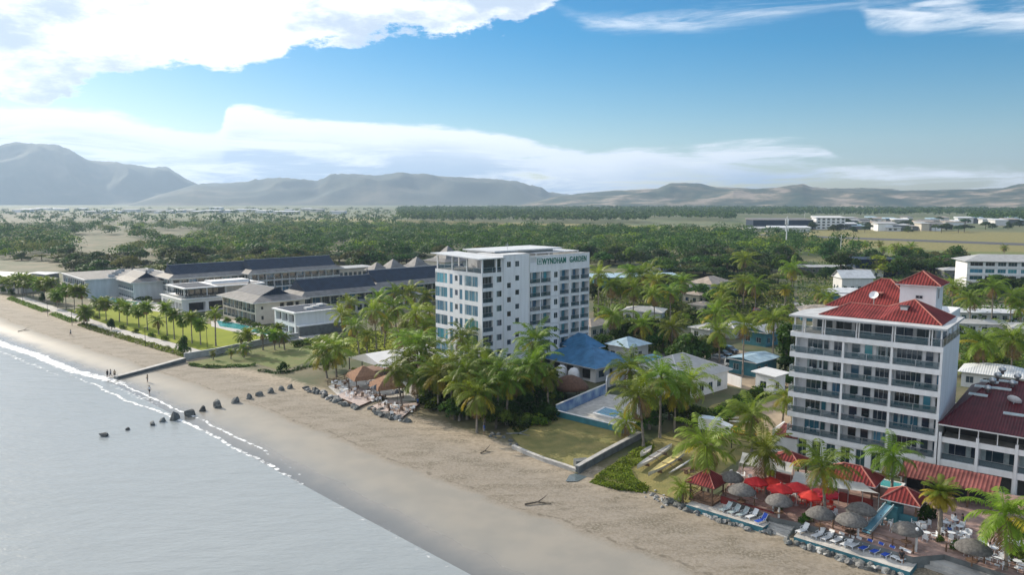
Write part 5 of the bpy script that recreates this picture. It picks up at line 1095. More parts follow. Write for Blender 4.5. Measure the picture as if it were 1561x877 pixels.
# hedge along the beach edge, in the lengths the photo shows
def leafstrip(pts, w_, hh, n_, size, mats, seed, name):     # pts in world
    r_ = np.random.default_rng(seed); V = []; MI = []; L = [math.dist(pts[i], pts[i + 1]) for i in range(len(pts) - 1)]; tot = sum(L)
    for i in range(len(pts) - 1):
        k = int(n_ * L[i] / tot); f = r_.uniform(0, 1, (k, 1)); a, b = np.array(pts[i]), np.array(pts[i + 1]); d = (b - a) / L[i]; nn = np.array([-d[1], d[0]])
        q = r_.uniform(-1, 1, (k, 1)); p2 = a + (b - a) * f + nn * q * w_ / 2; bump = .75 + .35 * np.sin(f * L[i] * 1.3 + i); z = hh * np.sqrt(1 - np.minimum(q ** 2, .98)) * r_.uniform(.25, 1.05, (k, 1)) * bump
        z0 = np.array([gz(u[0], u[1]) for u in p2])[:, None]; p = np.concatenate([p2, z + z0], 1); nr = np.concatenate([nn[None, :] * q, np.full((k, 1), .8)], 1)
        v, _q = leafquads(p, nr, size, r_); V.append(v); MI += list(r_.integers(0, len(mats), k))
    v = np.concatenate(V); return link(name, np_mesh(name, v, np.arange(len(v)).reshape(-1, 4), mats, MI))
def tl_(s, d): return xy(s, np.interp(s, S_, TL) + d)
for s0, s1, lb in [(189, 232, 'bright green hedge bank along the promenade nearest the groyne'), (234, 262, 'second stretch of green hedge bank along the promenade'), (268, 292, 'thin farther stretch of hedge below the lawn palms'), (300, 350, 'farthest low hedge at the end of the promenade')]:
    tag(leafstrip([tl_(s0 + (s1 - s0) * i / 5, -.6) for i in range(6)], 2.6, 1.0, int((s1 - s0) * 60), .26, ['leafL', 'leafM', 'leafL'], int(s0), 'hedge'), lb, 'hedge')
for i, (px, py) in enumerate([(147, 487), (170, 497), (187, 502), (207, 508), (231, 514), (251, 519), (281, 530)]):
    x, y = P(px, py); shrub(x, y, 2.0, 1.2, '%s clipped round bush by the promenade, counted from the far end' % ordn[i], 'clipped bushes by the promenade', 'round_bush', 1)
for i, (px, py, hh) in enumerate([(170, 503, 4.2), (281, 540, 5.5), (65, 460, 4), (18, 452, 4), (7, 447, 4)]):
    x, y = P(px, py); tree('round', x, y, hh, hh * .38, '%s small young shade tree at the beach edge, counted from the groyne' % ordn[{0: 1, 1: 0, 2: 2, 3: 3, 4: 4}[i]], 'young shade trees by the promenade', seed=i)
LP = MB(); LP.tube([(0, 0, 0), (0, 0, 5)], [.08, .05], 'dark', 6); LPp = LP.mesh('lamp_pole'); LH = MB(); LH.box(-.12, .6, -.14, .14, 4.95, 5.08, 'dark'); LH.box(.1, .55, -.1, .1, 4.92, 4.949, 'plastic'); LHm = LH.mesh('lamp_head')
def lamp(px, py, label, group=None, sc=1.0, z=None):
    x, y = P(px, py, 0 if z is None else z); o = empty('street_lamp', (x, y, gz(x, y) if z is None else z), random.uniform(0, 6), label, 'street lamp', group); o.scale = (sc,) * 3; link('pole', LPp, o); link('lamp_head', LHm, o)
for i, (px, py) in enumerate([(316, 530), (222, 528), (110, 496), (73, 482), (35, 462)]): lamp(px, py, '%s lamp post of the resort promenade, counted from the groyne' % ordn[i], 'lamp posts of the promenade')
# groyne and boundary wall
def wallrun(name, pts, th, h0, h1, k, label, ktop=None, cap=.12, cat='wall'):
    m = MB()
    for i in range(len(pts) - 1):
        a, b = Vector(pts[i]), Vector(pts[i + 1]); d = (b - a).normalized(); nn = Vector((-d.y, d.x)) * th / 2; e_ = d * (.0 if i else 0)
        m.prism([tuple(a - nn), tuple(b - nn), tuple(b + nn), tuple(a + nn)], h0, [h1] * 4 if not hasattr(h1, '__len__') else [h1[i], h1[i + 1], h1[i + 1], h1[i]], k)
    o = m.build(name); tag(o, label, cat)
    if ktop:
        m = MB()
        for i in range(len(pts) - 1):
            a, b = Vector(pts[i]), Vector(pts[i + 1]); d = (b - a).normalized(); nn = Vector((-d.y, d.x)) * (th / 2 + .05)
            z0, z1 = (h1, h1) if not hasattr(h1, '__len__') else (h1[i], h1[i + 1]); m.prism([tuple(a - nn), tuple(b - nn), tuple(b + nn), tuple(a + nn)], [z0 + .003, z1 + .003, z1 + .003, z0 + .003], [z0 + cap, z1 + cap, z1 + cap, z0 + cap], ktop)
        m.build('coping', o)
    return o
gA, gB = P(176, 579, -1), P(281, 551, 0)
wallrun('groyne', [gA, tuple((Vector(gA) + Vector(gB)) / 2), gB], 1.3, -2, [-.35, .15, .75], 'concd', 'dark concrete groyne running down the sand to the waterline', 'stonepave')
m = MB(); a_, b_ = Vector(gA), Vector(gB); dd = (b_ - a_).normalized(); nn = Vector((dd.y, -dd.x)); o_ = nn * -.7
sh_ = MB(); p0, p1 = a_ - nn * .7, b_ - nn * .7; p2, p3 = b_ - nn * 3.2, a_ - nn * 3.2; sh_.face([(*p0, -.75), (*p3, -.98), (*p2, .02), (*p1, .35)], 'conc'); t_ = sh_.build('groyne_apron'); tag(t_, 'sloping concrete apron along the far side of the groyne', 'slab')
wallrun('boundary_wall', [P(281, 549, 0), P(330, 541, 0), P(400, 526, 0), P(455, 516, 0)], .3, -.2, 1.5, 'conc', 'blue grey boundary wall running inland from the groyne past the lawn', 'white2')
sheet('grass_verge', [P(*q) for q in [(285, 553), (330, 545), (400, 530), (470, 520), (560, 520), (640, 520), (650, 560), (560, 545), (520, 548), (470, 552), (430, 566), (390, 555), (330, 562), (296, 558)]], .03, 'lawn2')
sheet('bright_lawn', [P(*q) for q in [(470, 530), (560, 505), (640, 512), (645, 540), (600, 548), (540, 540)]], .05, 'lawn')
for k_, pts in (('A', [(290, 556), (320, 560), (360, 560), (390, 558)]), ('B', [(395, 566), (430, 570), (470, 560), (520, 548)])):
    tag(leafstrip([P(*q) for q in pts], 1.6, .7, 900, .24, ['leafM', 'leafD'], 5, 'hedge'), {'A': 'low dark scrub at the sand edge beside the groyne', 'B': 'low green scrub bordering the bare sand before the bar'}[k_], 'scrub')
x, y = P(432, 566); shrub(x, y, 3, 1.6, 'lone bush with bare stems on the sand before the bar', None, 'lone_bush', 0)
# shrubs round the resort blocks
for i, (px, py) in enumerate([(250, 462), (262, 466), (300, 486), (318, 484), (345, 492), (365, 492), (385, 496), (400, 505), (410, 520), (430, 520), (470, 525), (500, 520), (520, 528), (225, 458), (210, 458), (300, 470), (330, 485), (455, 528), (485, 532), (375, 494), (392, 500)]):
    x, y = P(px, py); shrub(x, y, 1.8 + (i % 3) * .5, 1.7 + (i % 4) * .4, 'leafy garden shrub planted round the resort blocks and pool', 'garden shrubs of the resort', 'garden_shrub', i)
# ================================================================ plots, road and houses between the hotels
sheet('grass_plot', [P(*q) for q in [(772, 656), (800, 690), (880, 723), (975, 670), (905, 646), (852, 634), (810, 628)]], .05, 'lawndry')
sheet('yellow_grass', [P(*q) for q in [(905, 726), (985, 676), (1060, 640), (1085, 618), (1190, 590), (1205, 640), (1205, 690), (1130, 700), (1085, 730), (1050, 768), (1000, 752), (940, 738)]], .03, 'lawndry')
sheet('green_lawn', [P(*q) for q in [(1080, 634), (1100, 615), (1190, 592), (1200, 612), (1150, 622), (1110, 640)]], .06, 'lawn2')
sheet('sand_yard', [P(*q) for q in [(1160, 618), (1196, 606), (1206, 640), (1206, 668), (1180, 668), (1165, 650)]], .07, 'dirt')
rd = [xy(20, 149.5), xy(260, 149.5), xy(260, 156.5), xy(20, 156.5)]
sheet('road', rd, .05, 'asph')
sheet('yard', [xy(70, 137), xy(100, 137), xy(100, 149), xy(70, 149)], .03, 'dirt'); sheet('yard', [xy(92, 157.5), xy(150, 157.5), xy(150, 172), xy(92, 172)], .03, 'dirt')
sheet('side_street', [P(*q) for q in [(1140, 470), (1210, 461), (1300, 474), (1300, 478), (1210, 465), (1145, 475)]], .05, 'conc')
sheet('side_street', [P(*q) for q in [(1430, 470), (1561, 462), (1561, 470), (1430, 482)]], .05, 'conc')
for z_ in (149.2, 156.6):
    m = MB(); m.prism([xy(20, z_), xy(260, z_), xy(260, z_ + .25), xy(20, z_ + .25)], 0, .14, 'conc'); m.build('kerb')['kind'] = 'structure'
# walls of the plots
WZ = [P(*q) for q in [(782, 684), (800, 692), (830, 704), (858, 713), (880, 721)]]
wallrun('plot_wall', WZ, .45, -1, .45, 'conc', 'low pale seawall along the shaded grass plot', 'stonepave')
wallrun('stone_wall', [P(880, 722), P(925, 696), P(975, 669)], .6, -1.2, 1.0, 'concd', 'dark stone wall between the shaded plot and the canoe grass', 'conc')
x, y = P(886, 712, 0); m = MB(); m.box(-1, 1, -.6, .6, -.4, 1.1, 'concd'); o = m.build('wall_pier', None, (x, y, 0), math.radians(15)); tag(o, 'dark square pier where the stone wall meets the seawall', 'wall')
M['puddle'] = mat('drain_water', (.10, .13, .14), .15, .2, .5)
sheet('drain_puddle', [P(*q, -.4) for q in [(868, 728), (892, 722), (902, 728), (880, 738), (862, 738)]], gz(*P(880, 731)) + .06, 'puddle')
wallrun('mural_wall', [P(848, 634), P(886, 617), P(924, 600)], .25, 0, 1.9, 'bluewall', 'blue garden wall painted with white clouds', 'white2')
wallrun('pool_wall', [P(849, 636), P(905, 650), P(962, 664)], .25, 0, 1.1, 'tealpaint', 'low teal and white wall in front of the swimming pool', 'white')
wallrun('garden_wall', [P(924, 601), P(925, 592), P(955, 580)], .25, 0, 2.6, 'white2', 'white end wall of the pool terrace beside the palms')
sheet('pool_deck', [P(*q) for q in [(852, 633), (924, 601), (985, 610), (965, 660), (905, 647)]], .06, 'stonepave')
m = MB(); pp = [P(*q) for q in [(905, 631), (922, 622), (952, 629), (938, 639)]]; m.face([(*p, .12) for p in pp], 'pool'); o = m.build('pool_water'); o['kind'] = 'structure'
if o.data.polygons[0].normal.z < 0: o.data.flip_normals()
wallrun('pool_coping', pp + [pp[0]], .5, .0, .16, 'white', 'white coping round the small dark blue swimming pool')
# --- generic houses
def house(px, py, W_, D_, hh, rise, k, label, wk='cream', rz=GA, z=None, kind='hip', wins_=True, name='house', over=.7, base=False):
    """near corner of the eaves at photo pixel px,py"""
    o = P(px, py, 0 if base else hh); e = empty(name, (o[0], o[1], 0), math.radians(rz), label, 'house'); m = MB(); ff = []
    n_ = max(1, int(W_ / 3.2)); h1 = [(.8 + 3.0 * i, 2.2 + 3.0 * i, .9, min(2.3, hh - .5), .16) for i in range(n_) if 2.4 + 3.0 * i < W_] if wins_ else []
    n2 = max(1, int(D_ / 3.4)); h2 = [(1.0 + 3.2 * i, 2.4 + 3.2 * i, .9, min(2.3, hh - .5), .16) for i in range(n2) if 2.6 + 3.2 * i < D_] if wins_ else []
    facade(m, (0, 0), 0, W_, 0, hh, h1, wk, 'dframe'); facade(m, (W_, 0), 90, D_, 0, hh, [], wk); facade(m, (W_, D_), 180, W_, 0, hh, [], wk); facade(m, (0, D_), -90, D_, 0, hh, h2, wk, 'dframe')
    m.face([(0, 0, hh), (W_, 0, hh), (W_, D_, hh), (0, D_, hh)], wk); m.build('wall', e)
    for a in h1: window(e, (0, 0), 0, a[0], a[1], a[2], a[3], .12, 2, 'glass')
    for a in h2: window(e, (0, D_), -90, a[0], a[1], a[2], a[3], .12, 2, 'glass')
    if kind == 'hip': hip(e, -over, W_ + over, -over, D_ + over, hh + .02, rise, k, k, rk='white2' if 'grey' in k else None)
    elif kind == 'gable':
        m = MB(); c = [(-over, -over, hh), (W_ + over, -over, hh), (W_ + over, D_ + over, hh), (-over, D_ + over, hh)]; a, b = (-over, D_ / 2, hh + rise), (W_ + over, D_ / 2, hh + rise)
        m.face([c[0], c[1], b, a], k); m.face([c[2], c[3], a, b], k); m.face([(0, 0, hh - .0), (0, D_ / 2, hh + rise - .1), (0, D_, hh)], wk); m.face([(W_, 0, hh), (W_, D_, hh), (W_, D_ / 2, hh + rise - .1)], wk); m.prism([p[:2] for p in c], hh - .12, hh - .003, 'white2'); m.build('roof', e)
    else: m = MB(); m.prism([(-over, -over), (W_ + over, -over), (W_ + over, D_ + over), (-over, D_ + over)], [hh + .02, hh + .02, hh + .02 + rise, hh + .02 + rise], [hh + .22, hh + .22, hh + .22 + rise, hh + .22 + rise], k); m.build('roof', e)
    return e
# blue roofed house with its raised upper roof
o = P(908, 560, 3.4); e = empty('house', (o[0], o[1], 0), math.radians(GA), 'bright blue hip roofed house at the foot of the lettered hotel', 'house')
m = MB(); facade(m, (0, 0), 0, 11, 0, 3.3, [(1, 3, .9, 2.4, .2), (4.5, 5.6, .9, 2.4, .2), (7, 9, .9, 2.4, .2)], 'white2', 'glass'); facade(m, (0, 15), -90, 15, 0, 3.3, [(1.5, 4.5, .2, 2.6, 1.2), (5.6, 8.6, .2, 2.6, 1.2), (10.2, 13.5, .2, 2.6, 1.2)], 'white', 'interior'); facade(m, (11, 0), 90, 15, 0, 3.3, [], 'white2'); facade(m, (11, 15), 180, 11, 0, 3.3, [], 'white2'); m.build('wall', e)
hip(e, -1.6, 12.2, -1.3, 17, 3.4, 3.0, 'blueroof', 'blueroof', rk=None)
m = MB(); m.box(4.6, 9.6, 7.0, 14.2, 3.6, 5.6, 'blueroof'); m.build('upper_wall', e); hip(e, 3.8, 10.4, 6.2, 15, 5.6, 2.8, 'blueroof', 'blueroof', name='upper_roof')
for i, y_ in enumerate((4.0, 7.6)):
    m = MB(); m.cone((-2.4, y_, 0), [(1.25, 0), (1.3, 1.4), (1.2, 2.2), (.7, 2.8), (.1, 3.0)], 'white', 14); m.build('bay_canopy', e, smooth=True)
house(958, 530, 7.5, 6.5, 3.8, 1.7, 'paleblue', 'small annex with pale blue hip roof beside the blue roofed house', 'white2')
house(992, 556, 6, 4, 2.6, .5, 'blueroof', 'low blue roofed shed between the blue and grey roofed houses', 'white2', kind='flat')
house(1036, 583, 16.5, 13.0, 4.0, 3.3, 'greyroof', 'large house with a pale grey hip roof beside the courtyard', 'white')
# brown thatched mound hut
x, y = P(869, 606); e = empty('thatched_hut', (x, y, 0), 0, 'brown thatched hut roof behind the blue mural wall', 'hut'); m = MB(); m.cone((0, 0, 0), [(3.6, 1.9), (3.3, 2.6), (2.2, 3.7), (.8, 4.3), (.1, 4.4)], 'thatchd', 18, .05); m.build('roof', e, smooth=True)
for i in range(6): w_ = i * 1.05; m = MB(); m.tube([(math.cos(w_) * 3, math.sin(w_) * 3, 0), (math.cos(w_) * 3, math.sin(w_) * 3, 2.2)], .1, 'wood', 6); m.build('post', e)
wallrun('courtyard_wall', [P(1090, 578), P(1112, 586), P(1130, 592)], .2, 0, 2.2, 'white', 'white panelled courtyard wall beside the grey roofed house')
# shop with blue awning, green house, gatehouse
house(1152, 553, 9, 6.5, 3.3, .7, 'paleblue', 'shop with a pale blue and white awning by the road', 'tealpaint', kind='gable')
x, y = P(1146, 562); m = MB(); m.prism([(-2.6, -1.6), (2.6, -1.6), (2.6, 1.6), (-2.6, 1.6)], [2.4, 2.4, 2.9, 2.9], [2.46, 2.46, 2.96, 2.96], 'canvasw'); e = empty('shop_awning', (x, y, 0), math.radians(-42), 'white awning in front of the roadside shop', 'awning'); m.build('cover', e)
for a, b in ((-2.4, -1.4), (2.4, -1.4), (2.4, 1.4), (-2.4, 1.4)): m = MB(); m.tube([(a, b, 0), (a, b, 2.5)], .05, 'metal', 6); m.build('post', e)
house(1180, 575, 4.5, 4, 3.6, .3, 'white2', 'small white gatehouse with one dark window by the road', 'white', kind='flat', wins_=True)
house(1168, 508, 11, 7, 3.8, 1.2, 'greyroof', 'village house with green walls and a pale grey roof behind the shop', 'tealpaint', kind='gable')
house(1118, 500, 8, 6, 3.2, 1.0, 'greyroof', 'village house with a plain grey roof behind the tall street palms', 'white2')
house(1082, 503, 7, 6, 3.2, 1.0, 'greyroof', 'small grey roofed village house beside the olive tree', 'white2')
house(1085, 434, 15, 11, 4.2, 2.6, 'tanroof', 'village house with a broad tan hip roof at the foot of the dark woods', 'white2')
house(1066, 450, 9, 7, 3.6, 1.0, 'tanroof', 'village house with tan roof and ochre wall behind the palms', 'cream')
house(1072, 466, 6, 5, 3.0, 1.0, 'tanroof', 'smallest tan roofed village house, lowest on the slope of roofs', 'cream')
house(950, 474, 12, 8, 3.2, 1.2, 'greyroof', 'pale roofed village house under the tall palms near the lettered hotel', 'white2', rz=-20)
house(901, 498, 9, 6, 3.4, 1.6, 'tanroof', 'tan roofed house peeking past the lettered hotel end wall', 'cream')
house(1010, 411, 17, 9, 4, 1.8, 'paleblue', 'blue green roofed house with a white gable in front of the woods', 'white2', kind='gable')
e = house(905, 424, 38, 14, 5.4, .4, 'paleblue', 'long flat blue roofed building behind the lettered hotel', 'tealpaint', kind='flat', rz=5, wins_=False)
house(1222, 474, 22, 9, 3.2, 1.6, 'tanroof', 'long tan roofed motel row with dark blue openings behind the golden palm', 'tealpaint', rz=-14)
house(1285, 452, 13, 9, 3.4, .6, 'whiteroof', 'white flat roofed house just behind the red rear roof', 'white', kind='flat', rz=-10)
house(1262, 446, 15, 9, 4.2, 1.4, 'whiteroof', 'wide pale blue house with low white roofs behind the red roof', 'tealpaint', rz=-8)
house(1284, 424, 13, 9, 5.8, 3.0, 'whiteroof', 'house with a steep pale green gable roof among the trees', 'white2', kind='gable', rz=0)
house(1219, 407, 32, 8, 3.6, .8, 'greyroof', 'very long low roof in the trees below the airfield', 'concd', kind='gable', rz=-4)
house(1284, 412, 20, 8, 3.6, .5, 'greyroof', 'low white house with small windows beside the long low roof', 'white', kind='flat', rz=-3)
house(1316, 406, 14, 7, 3.2, .5, 'greyroof', 'low grey shed in scrub in line with the long roof', 'concd', kind='flat', rz=-3)
house(1305, 396, 20, 14, 8.5, .2, 'slate', 'dark blue box building at the edge of the airfield grass', 'slate', kind='flat', rz=-6)
house(1345, 402, 9, 9, 6, .2, 'slate', 'smaller dark blue box building beside the airfield palms', 'slate', kind='flat', rz=-6)
house(1440, 492, 16, 8, 3.2, .7, 'greyroof', 'low pale roof glimpsed behind the red roofed hotel side', 'white2', rz=-12, kind='gable')
house(1462, 476, 20, 8, 3.2, .7, 'whiteroof', 'long low white roof among the palms right of the hotel tower', 'white2', rz=-8, kind='gable')
house(1466, 566, 12, 8, 3.2, 1.6, 'whiteroof', 'white hip roofed house behind the dark red roof', 'white2', rz=-38)
house(1545, 500, 14, 8, 3.4, 1.0, 'greyroof', 'grey roofed house at the picture edge behind the tall palms', 'white2', rz=-20)
# white apartment house at the right
o = P(1478, 424, 3.0); o = P(1475, 398, 12.0); e = empty('apartment_building', (o[0], o[1], 0), math.radians(-12), 'white four-storey apartment house with pale hip roof by the airfield', 'building')
m = MB(); hs_ = []
for s_ in range(4):
    for a, b in ((1.2, 6.2), (7.2, 10.8), (12, 15.2), (16, 19.4), (21, 22.8), (24.6, 26.6), (28, 32), (33, 36)): hs_.append((a, b, .9 + 3 * s_, 2.6 + 3 * s_, .3)); window(e, (0, 0), 0, a, b, .9 + 3 * s_, 2.6 + 3 * s_, .2, 3, 'glass' if s_ != 2 else 'glassT')
facade(m, (0, 0), 0, 38, 0, 12, hs_, 'white', 'dframe'); facade(m, (38, 0), 90, 14, 0, 12, [], 'white'); facade(m, (38, 14), 180, 38, 0, 12, [], 'white'); facade(m, (0, 14), -90, 14, 0, 12, [], 'white')
for s_ in (1, 2, 3): m.box(-.1, 38.1, -.12, -.003, 3 * s_ - .15, 3 * s_ + .15, 'white2')
m.build('wall', e); hip(e, -1.5, 39.5, -1.5, 15.5, 12.05, 2.6, 'greyroof', 'greyroof')
house(1440, 412, 16, 9, 4, 1.0, 'greyroof', 'low roofed house beside the white apartment house', 'concd', rz=-8)
# far left roofs
house(-30, 419, 26, 11, 6, 1.2, 'whiteroof', 'hazy long white roofed hall beyond the lawn palms, largest of its cluster', 'cream', rz=-25, kind='gable')
house(34, 419, 12, 8, 5, .4, 'whiteroof', 'hazy house with flat white roof beside the long hall', 'concd', kind='flat', rz=-15)
house(30, 428, 12, 7, 3.4, .4, 'whiteroof', 'low hazy white shed in front of the flat roofed house', 'cream', kind='flat', rz=-15)
house(-10, 434, 14, 8, 3.4, .8, 'greyroof', 'low hazy grey roofed house at the beach end of the cluster', 'cream', kind='gable', rz=-15)
# --------------------------------------------------------------- airfield and the town beyond it
sheet('airfield_grass', [P(*q) for q in [(430, 347), (900, 357), (1200, 366), (1330, 398), (1600, 400), (1800, 392), (1800, 358), (1400, 352), (1050, 346), (900, 342), (520, 333), (430, 334)]], .08, 'lawndry')
sheet('airfield_green', [P(*q) for q in [(1300, 388), (1561, 396), (1700, 396), (1700, 386), (1480, 384), (1330, 378)]], .12, 'lawn2')
sheet('runway', [P(*q) for q in [(1000, 352.2), (1240, 360), (1700, 376), (1700, 380), (1240, 362.6), (1000, 353.6)]], .16, 'asph')
r_ = random.Random(4)
def shed(px, py, W_, D_, hh, wk, rk, label, rz=-4, flat=True, wins_=0):
    o = P(px, py, 0); e = empty('airport_building' if W_ > 30 else 'shed', (o[0], o[1], 0), math.radians(rz), label, 'building'); m = MB(); hs_ = []
    for s_ in range(wins_):
        for i in range(int(W_ / 6)): hs_.append((1.5 + 6 * i, 5 + 6 * i, 1.2 + 3.6 * s_, 3.2 + 3.6 * s_, .3))
    facade(m, (0, 0), 0, W_, 0, hh, hs_, wk, 'glass'); m.box(0, W_, .5, D_, 0, hh, wk); m.build('wall', e)
    m = MB(); m.prism([(-1, -1), (W_ + 1, -1), (W_ + 1, D_ + 1), (-1, D_ + 1)], hh, [hh + .4, hh + .4, hh + 2, hh + 2] if flat else [hh + .5] * 4, rk); m.build('roof', e); return e
shed(1148, 350, 75, 40, 12, 'slate', 'slateg', 'big blue airport hangar across the runway'); shed(1176, 354, 45, 20, 5, 'white2', 'whiteroof', 'long low white apron shed in front of the hangar'); shed(1244, 350, 36, 20, 15, 'white', 'white2', 'white three-storey airport block with rows of windows', wins_=4); shed(1136, 354, 36, 20, 4, 'cream', 'greyroof', 'low grey roofed shed left of the hangar'); shed(1214, 348, 30, 24, 6, 'white2', 'greyroof', 'flat white shed between hangar and white airport block')
tn = ['small pale roofed building', 'low grey roofed building', 'white walled building', 'brown roofed building', 'blue roofed building', 'long pale building', 'small white shed']
k2 = 0
for i in range(58):
    px = 1272 + i * 5.2 + r_.uniform(-3, 3); py = 346 + r_.uniform(-11, 7); W_ = r_.uniform(8, 26)
    if px > 1480 and py > 345: continue
    k2 += 1; shed(px, py, W_, r_.uniform(10, 20), r_.uniform(4, 9), r_.choice(['white2', 'cream', 'concd', 'conc', 'white']), r_.choice(['greyroof', 'whiteroof', 'tanroof', 'slateg', 'paleblue']), '%s airport town building counted from the white airport block' % (ordn[k2 - 1] if k2 <= len(ordn) else 'distant'), wins_=1 if i % 4 == 0 else 0)['group'] = 'buildings of the airport town'
for i in range(26):
    px = 20 + i * 19 + r_.uniform(-8, 8); py = 321 + r_.uniform(-1.5, 6); shed(px, py, r_.uniform(20, 70), 24, r_.uniform(5, 8), r_.choice(['white2', 'cream', 'white']), r_.choice(['whiteroof', 'greyroof', 'white2']), '%s pale shed on the hazy plain below the mountain, from the shore side' % ordn[i], rz=-2)['group'] = 'pale sheds on the hazy plain'
for i, (px, py, hh) in enumerate([(1198, 384, 26), (1281, 392, 15), (1226, 345, 22)]):
    x, y = P(px, py); e = empty('telecom_mast', (x, y, 0), 0, ['tall white telecom mast with panel antennas standing in the woods', 'thin white pole mast near the dark blue building', 'thin far mast by the airport hangar'][i], 'mast')
    m = MB(); m.tube([(0, 0, 0), (0, 0, hh)], [.55 if i == 0 else .25, .3 if i == 0 else .15], 'white', 8); m.build('pole', e)
    if i == 0:
        for q in range(6): w_ = q * PI / 3; m = MB(); m.box(-.25, .25, -.18, .18, -2, 2.2, 'plastic'); m.build('antenna_panel', e, (math.cos(w_) * 1.2, math.sin(w_) * 1.2, hh - (4 if q % 2 else 9)), w_ + PI / 2)
        m = MB(); m.cone((0, 0, hh - 5), [(1.1, 0), (1.1, .2)], 'metal', 10); m.cone((0, 0, hh - 10), [(1.1, 0), (1.1, .2)], 'metal', 10); m.build('platform', e)
r_ = random.Random(8)
for i in range(46):
    px = r_.uniform(1225, 1561); py = 352 + r_.uniform(-13, 4) - (6 if px > 1490 else 0); x, y = P(px, py); tree(r_.choice(['round', 'umbrella', 'round']), x, y, r_.uniform(8, 14), r_.uniform(6, 11), 'dark tree standing among the airport town buildings', 'trees among the airport town buildings', seed=i)
# ================================================================ vehicles
def car_meshes(kind, paint):
    if kind == 'van': L, W_, Hh, prof = 4.8, 1.75, 2.0, [(-2.4, .35), (-2.4, 1.15), (-2.3, 1.95), (-2.1, 2.02), (1.3, 2.0), (1.75, 1.75), (2.15, 1.1), (2.4, 1.0), (2.42, .4)]
    elif kind == 'suv': L, W_, Hh, prof = 4.6, 1.8, 1.7, [(-2.3, .4), (-2.3, 1.05), (-2.05, 1.62), (-1.8, 1.7), (.45, 1.66), (1.15, 1.08), (2.1, .98), (2.3, .75), (2.3, .4)]
    else: L, W_, Hh, prof = 4.4, 1.7, 1.42, [(-2.2, .35), (-2.2, .9), (-1.75, .95), (-1.25, 1.38), (.3, 1.4), (1.0, .93), (2.0, .85), (2.2, .65), (2.2, .35)]
    m = MB(); n_ = len(prof); hw_ = W_ / 2
    def yy(z): return hw_ if z < 1.0 else hw_ - (z - 1.0) * .22
    for i in range(n_):
        a, b = prof[i], prof[(i + 1) % n_]; m.face([(a[0], -yy(a[1]), a[1]), (a[0], yy(a[1]), a[1]), (b[0], yy(b[1]), b[1]), (b[0], -yy(b[1]), b[1])], paint)
    m.face([(p[0], -yy(p[1]), p[1]) for p in prof], paint); m.face([(p[0], yy(p[1]), p[1]) for p in prof[::-1]], paint); body = m.mesh('car_body')
    g = MB(); zt = Hh - .12; zb = 1.02 if kind != 'car' else .93
    xa, xb = {'van': (-2.1, 1.2), 'suv': (-1.95, .4), 'car': (-1.2, .3)}[kind]
    for s_ in (-1, 1):
        y0, y1 = s_ * (yy(zb) + .012), s_ * (yy(zt) + .012); k = 3
        for i in range(k): u0, u1 = xa + (xb - xa) * i / k + .04, xa + (xb - xa) * (i + 1) / k - .04; g.face([(u0, y0, zb), (u1 + (.25 if i == k - 1 else 0), y0, zb), (u1, y1, zt), (u0, y1, zt)], 'glass')
    fr = [p for p in prof if p[0] > 0 and p[1] > .9]; a, b = fr[-3] if len(fr) > 2 else fr[0], fr[-2] if len(fr) > 1 else fr[-1]
    ps = {'van': ((1.75, 1.75), (2.15, 1.1)), 'suv': ((.45, 1.66), (1.15, 1.08)), 'car': ((.3, 1.4), (1.0, .93))}[kind]; (xa_, za_), (xb_, zb_) = ps; d = .02
    g.face([(xa_ + d, -yy(za_) + .1, za_ + d), (xa_ + d, yy(za_) - .1, za_ + d), (xb_ + d, yy(zb_) - .08, zb_ + d), (xb_ + d, -yy(zb_) + .08, zb_ + d)], 'glass')
    (xa_, za_), (xb_, zb_) = {'van': ((-2.3, 1.9), (-2.4, 1.15)), 'suv': ((-2.05, 1.6), (-2.3, 1.05)), 'car': ((-1.25, 1.36), (-1.75, .97))}[kind]; g.face([(xa_ - d, -yy(za_) + .1, za_), (xa_ - d, yy(za_) - .1, za_), (xb_ - d, yy(zb_) - .1, zb_ + .04), (xb_ - d, -yy(zb_) + .1, zb_ + .04)], 'glass')
    w_ = MB(); w_.tube([(0, -.11, 0), (0, .11, 0)], .33, 'dark', 14); w_.tube([(0, -.12, 0), (0, .12, 0)], .18, 'metal', 10)
    hl = MB(); hl.box(-.03, .03, -.16, .16, -.08, .08, 'plastic')
    return body, g.mesh('car_glass'), w_.mesh('wheel'), hl.mesh('headlight'), L, W_
M['p_white'] = mat('car_paint_white', (.75, .75, .74), .25, .03, coat=.6); M['p_silver'] = mat('car_paint_silver', (.4, .42, .44), .25, .03, metal=.3, coat=.6); M['p_dark'] = mat('car_paint_dark', (.03, .035, .04), .2, .05, coat=.8); M['p_red'] = mat('car_paint_red', (.3, .03, .03), .25, .05, coat=.6)
CMs = {}
def car(px, py, rz, kind, paint, label, z=.056):
    if (kind, paint) not in CMs: CMs[(kind, paint)] = car_meshes(kind, paint)
    b, g, w_, hl, L, W_ = CMs[(kind, paint)]; x, y = P(px, py); e = empty('parked_%s' % kind, (x, y, z), math.radians(rz), label, {'van': 'van', 'suv': 'car', 'car': 'car'}[kind]); link('body', b, e); link('window_glass', g, e)
    for sx in (-1, 1):
        for sy in (-1, 1): link('wheel', w_, e, (sx * L * .31, sy * (W_ / 2 - .08), .33))
    for sy in (-1, 1): link('headlight', hl, e, (L / 2 + .0, sy * W_ * .36, .72))
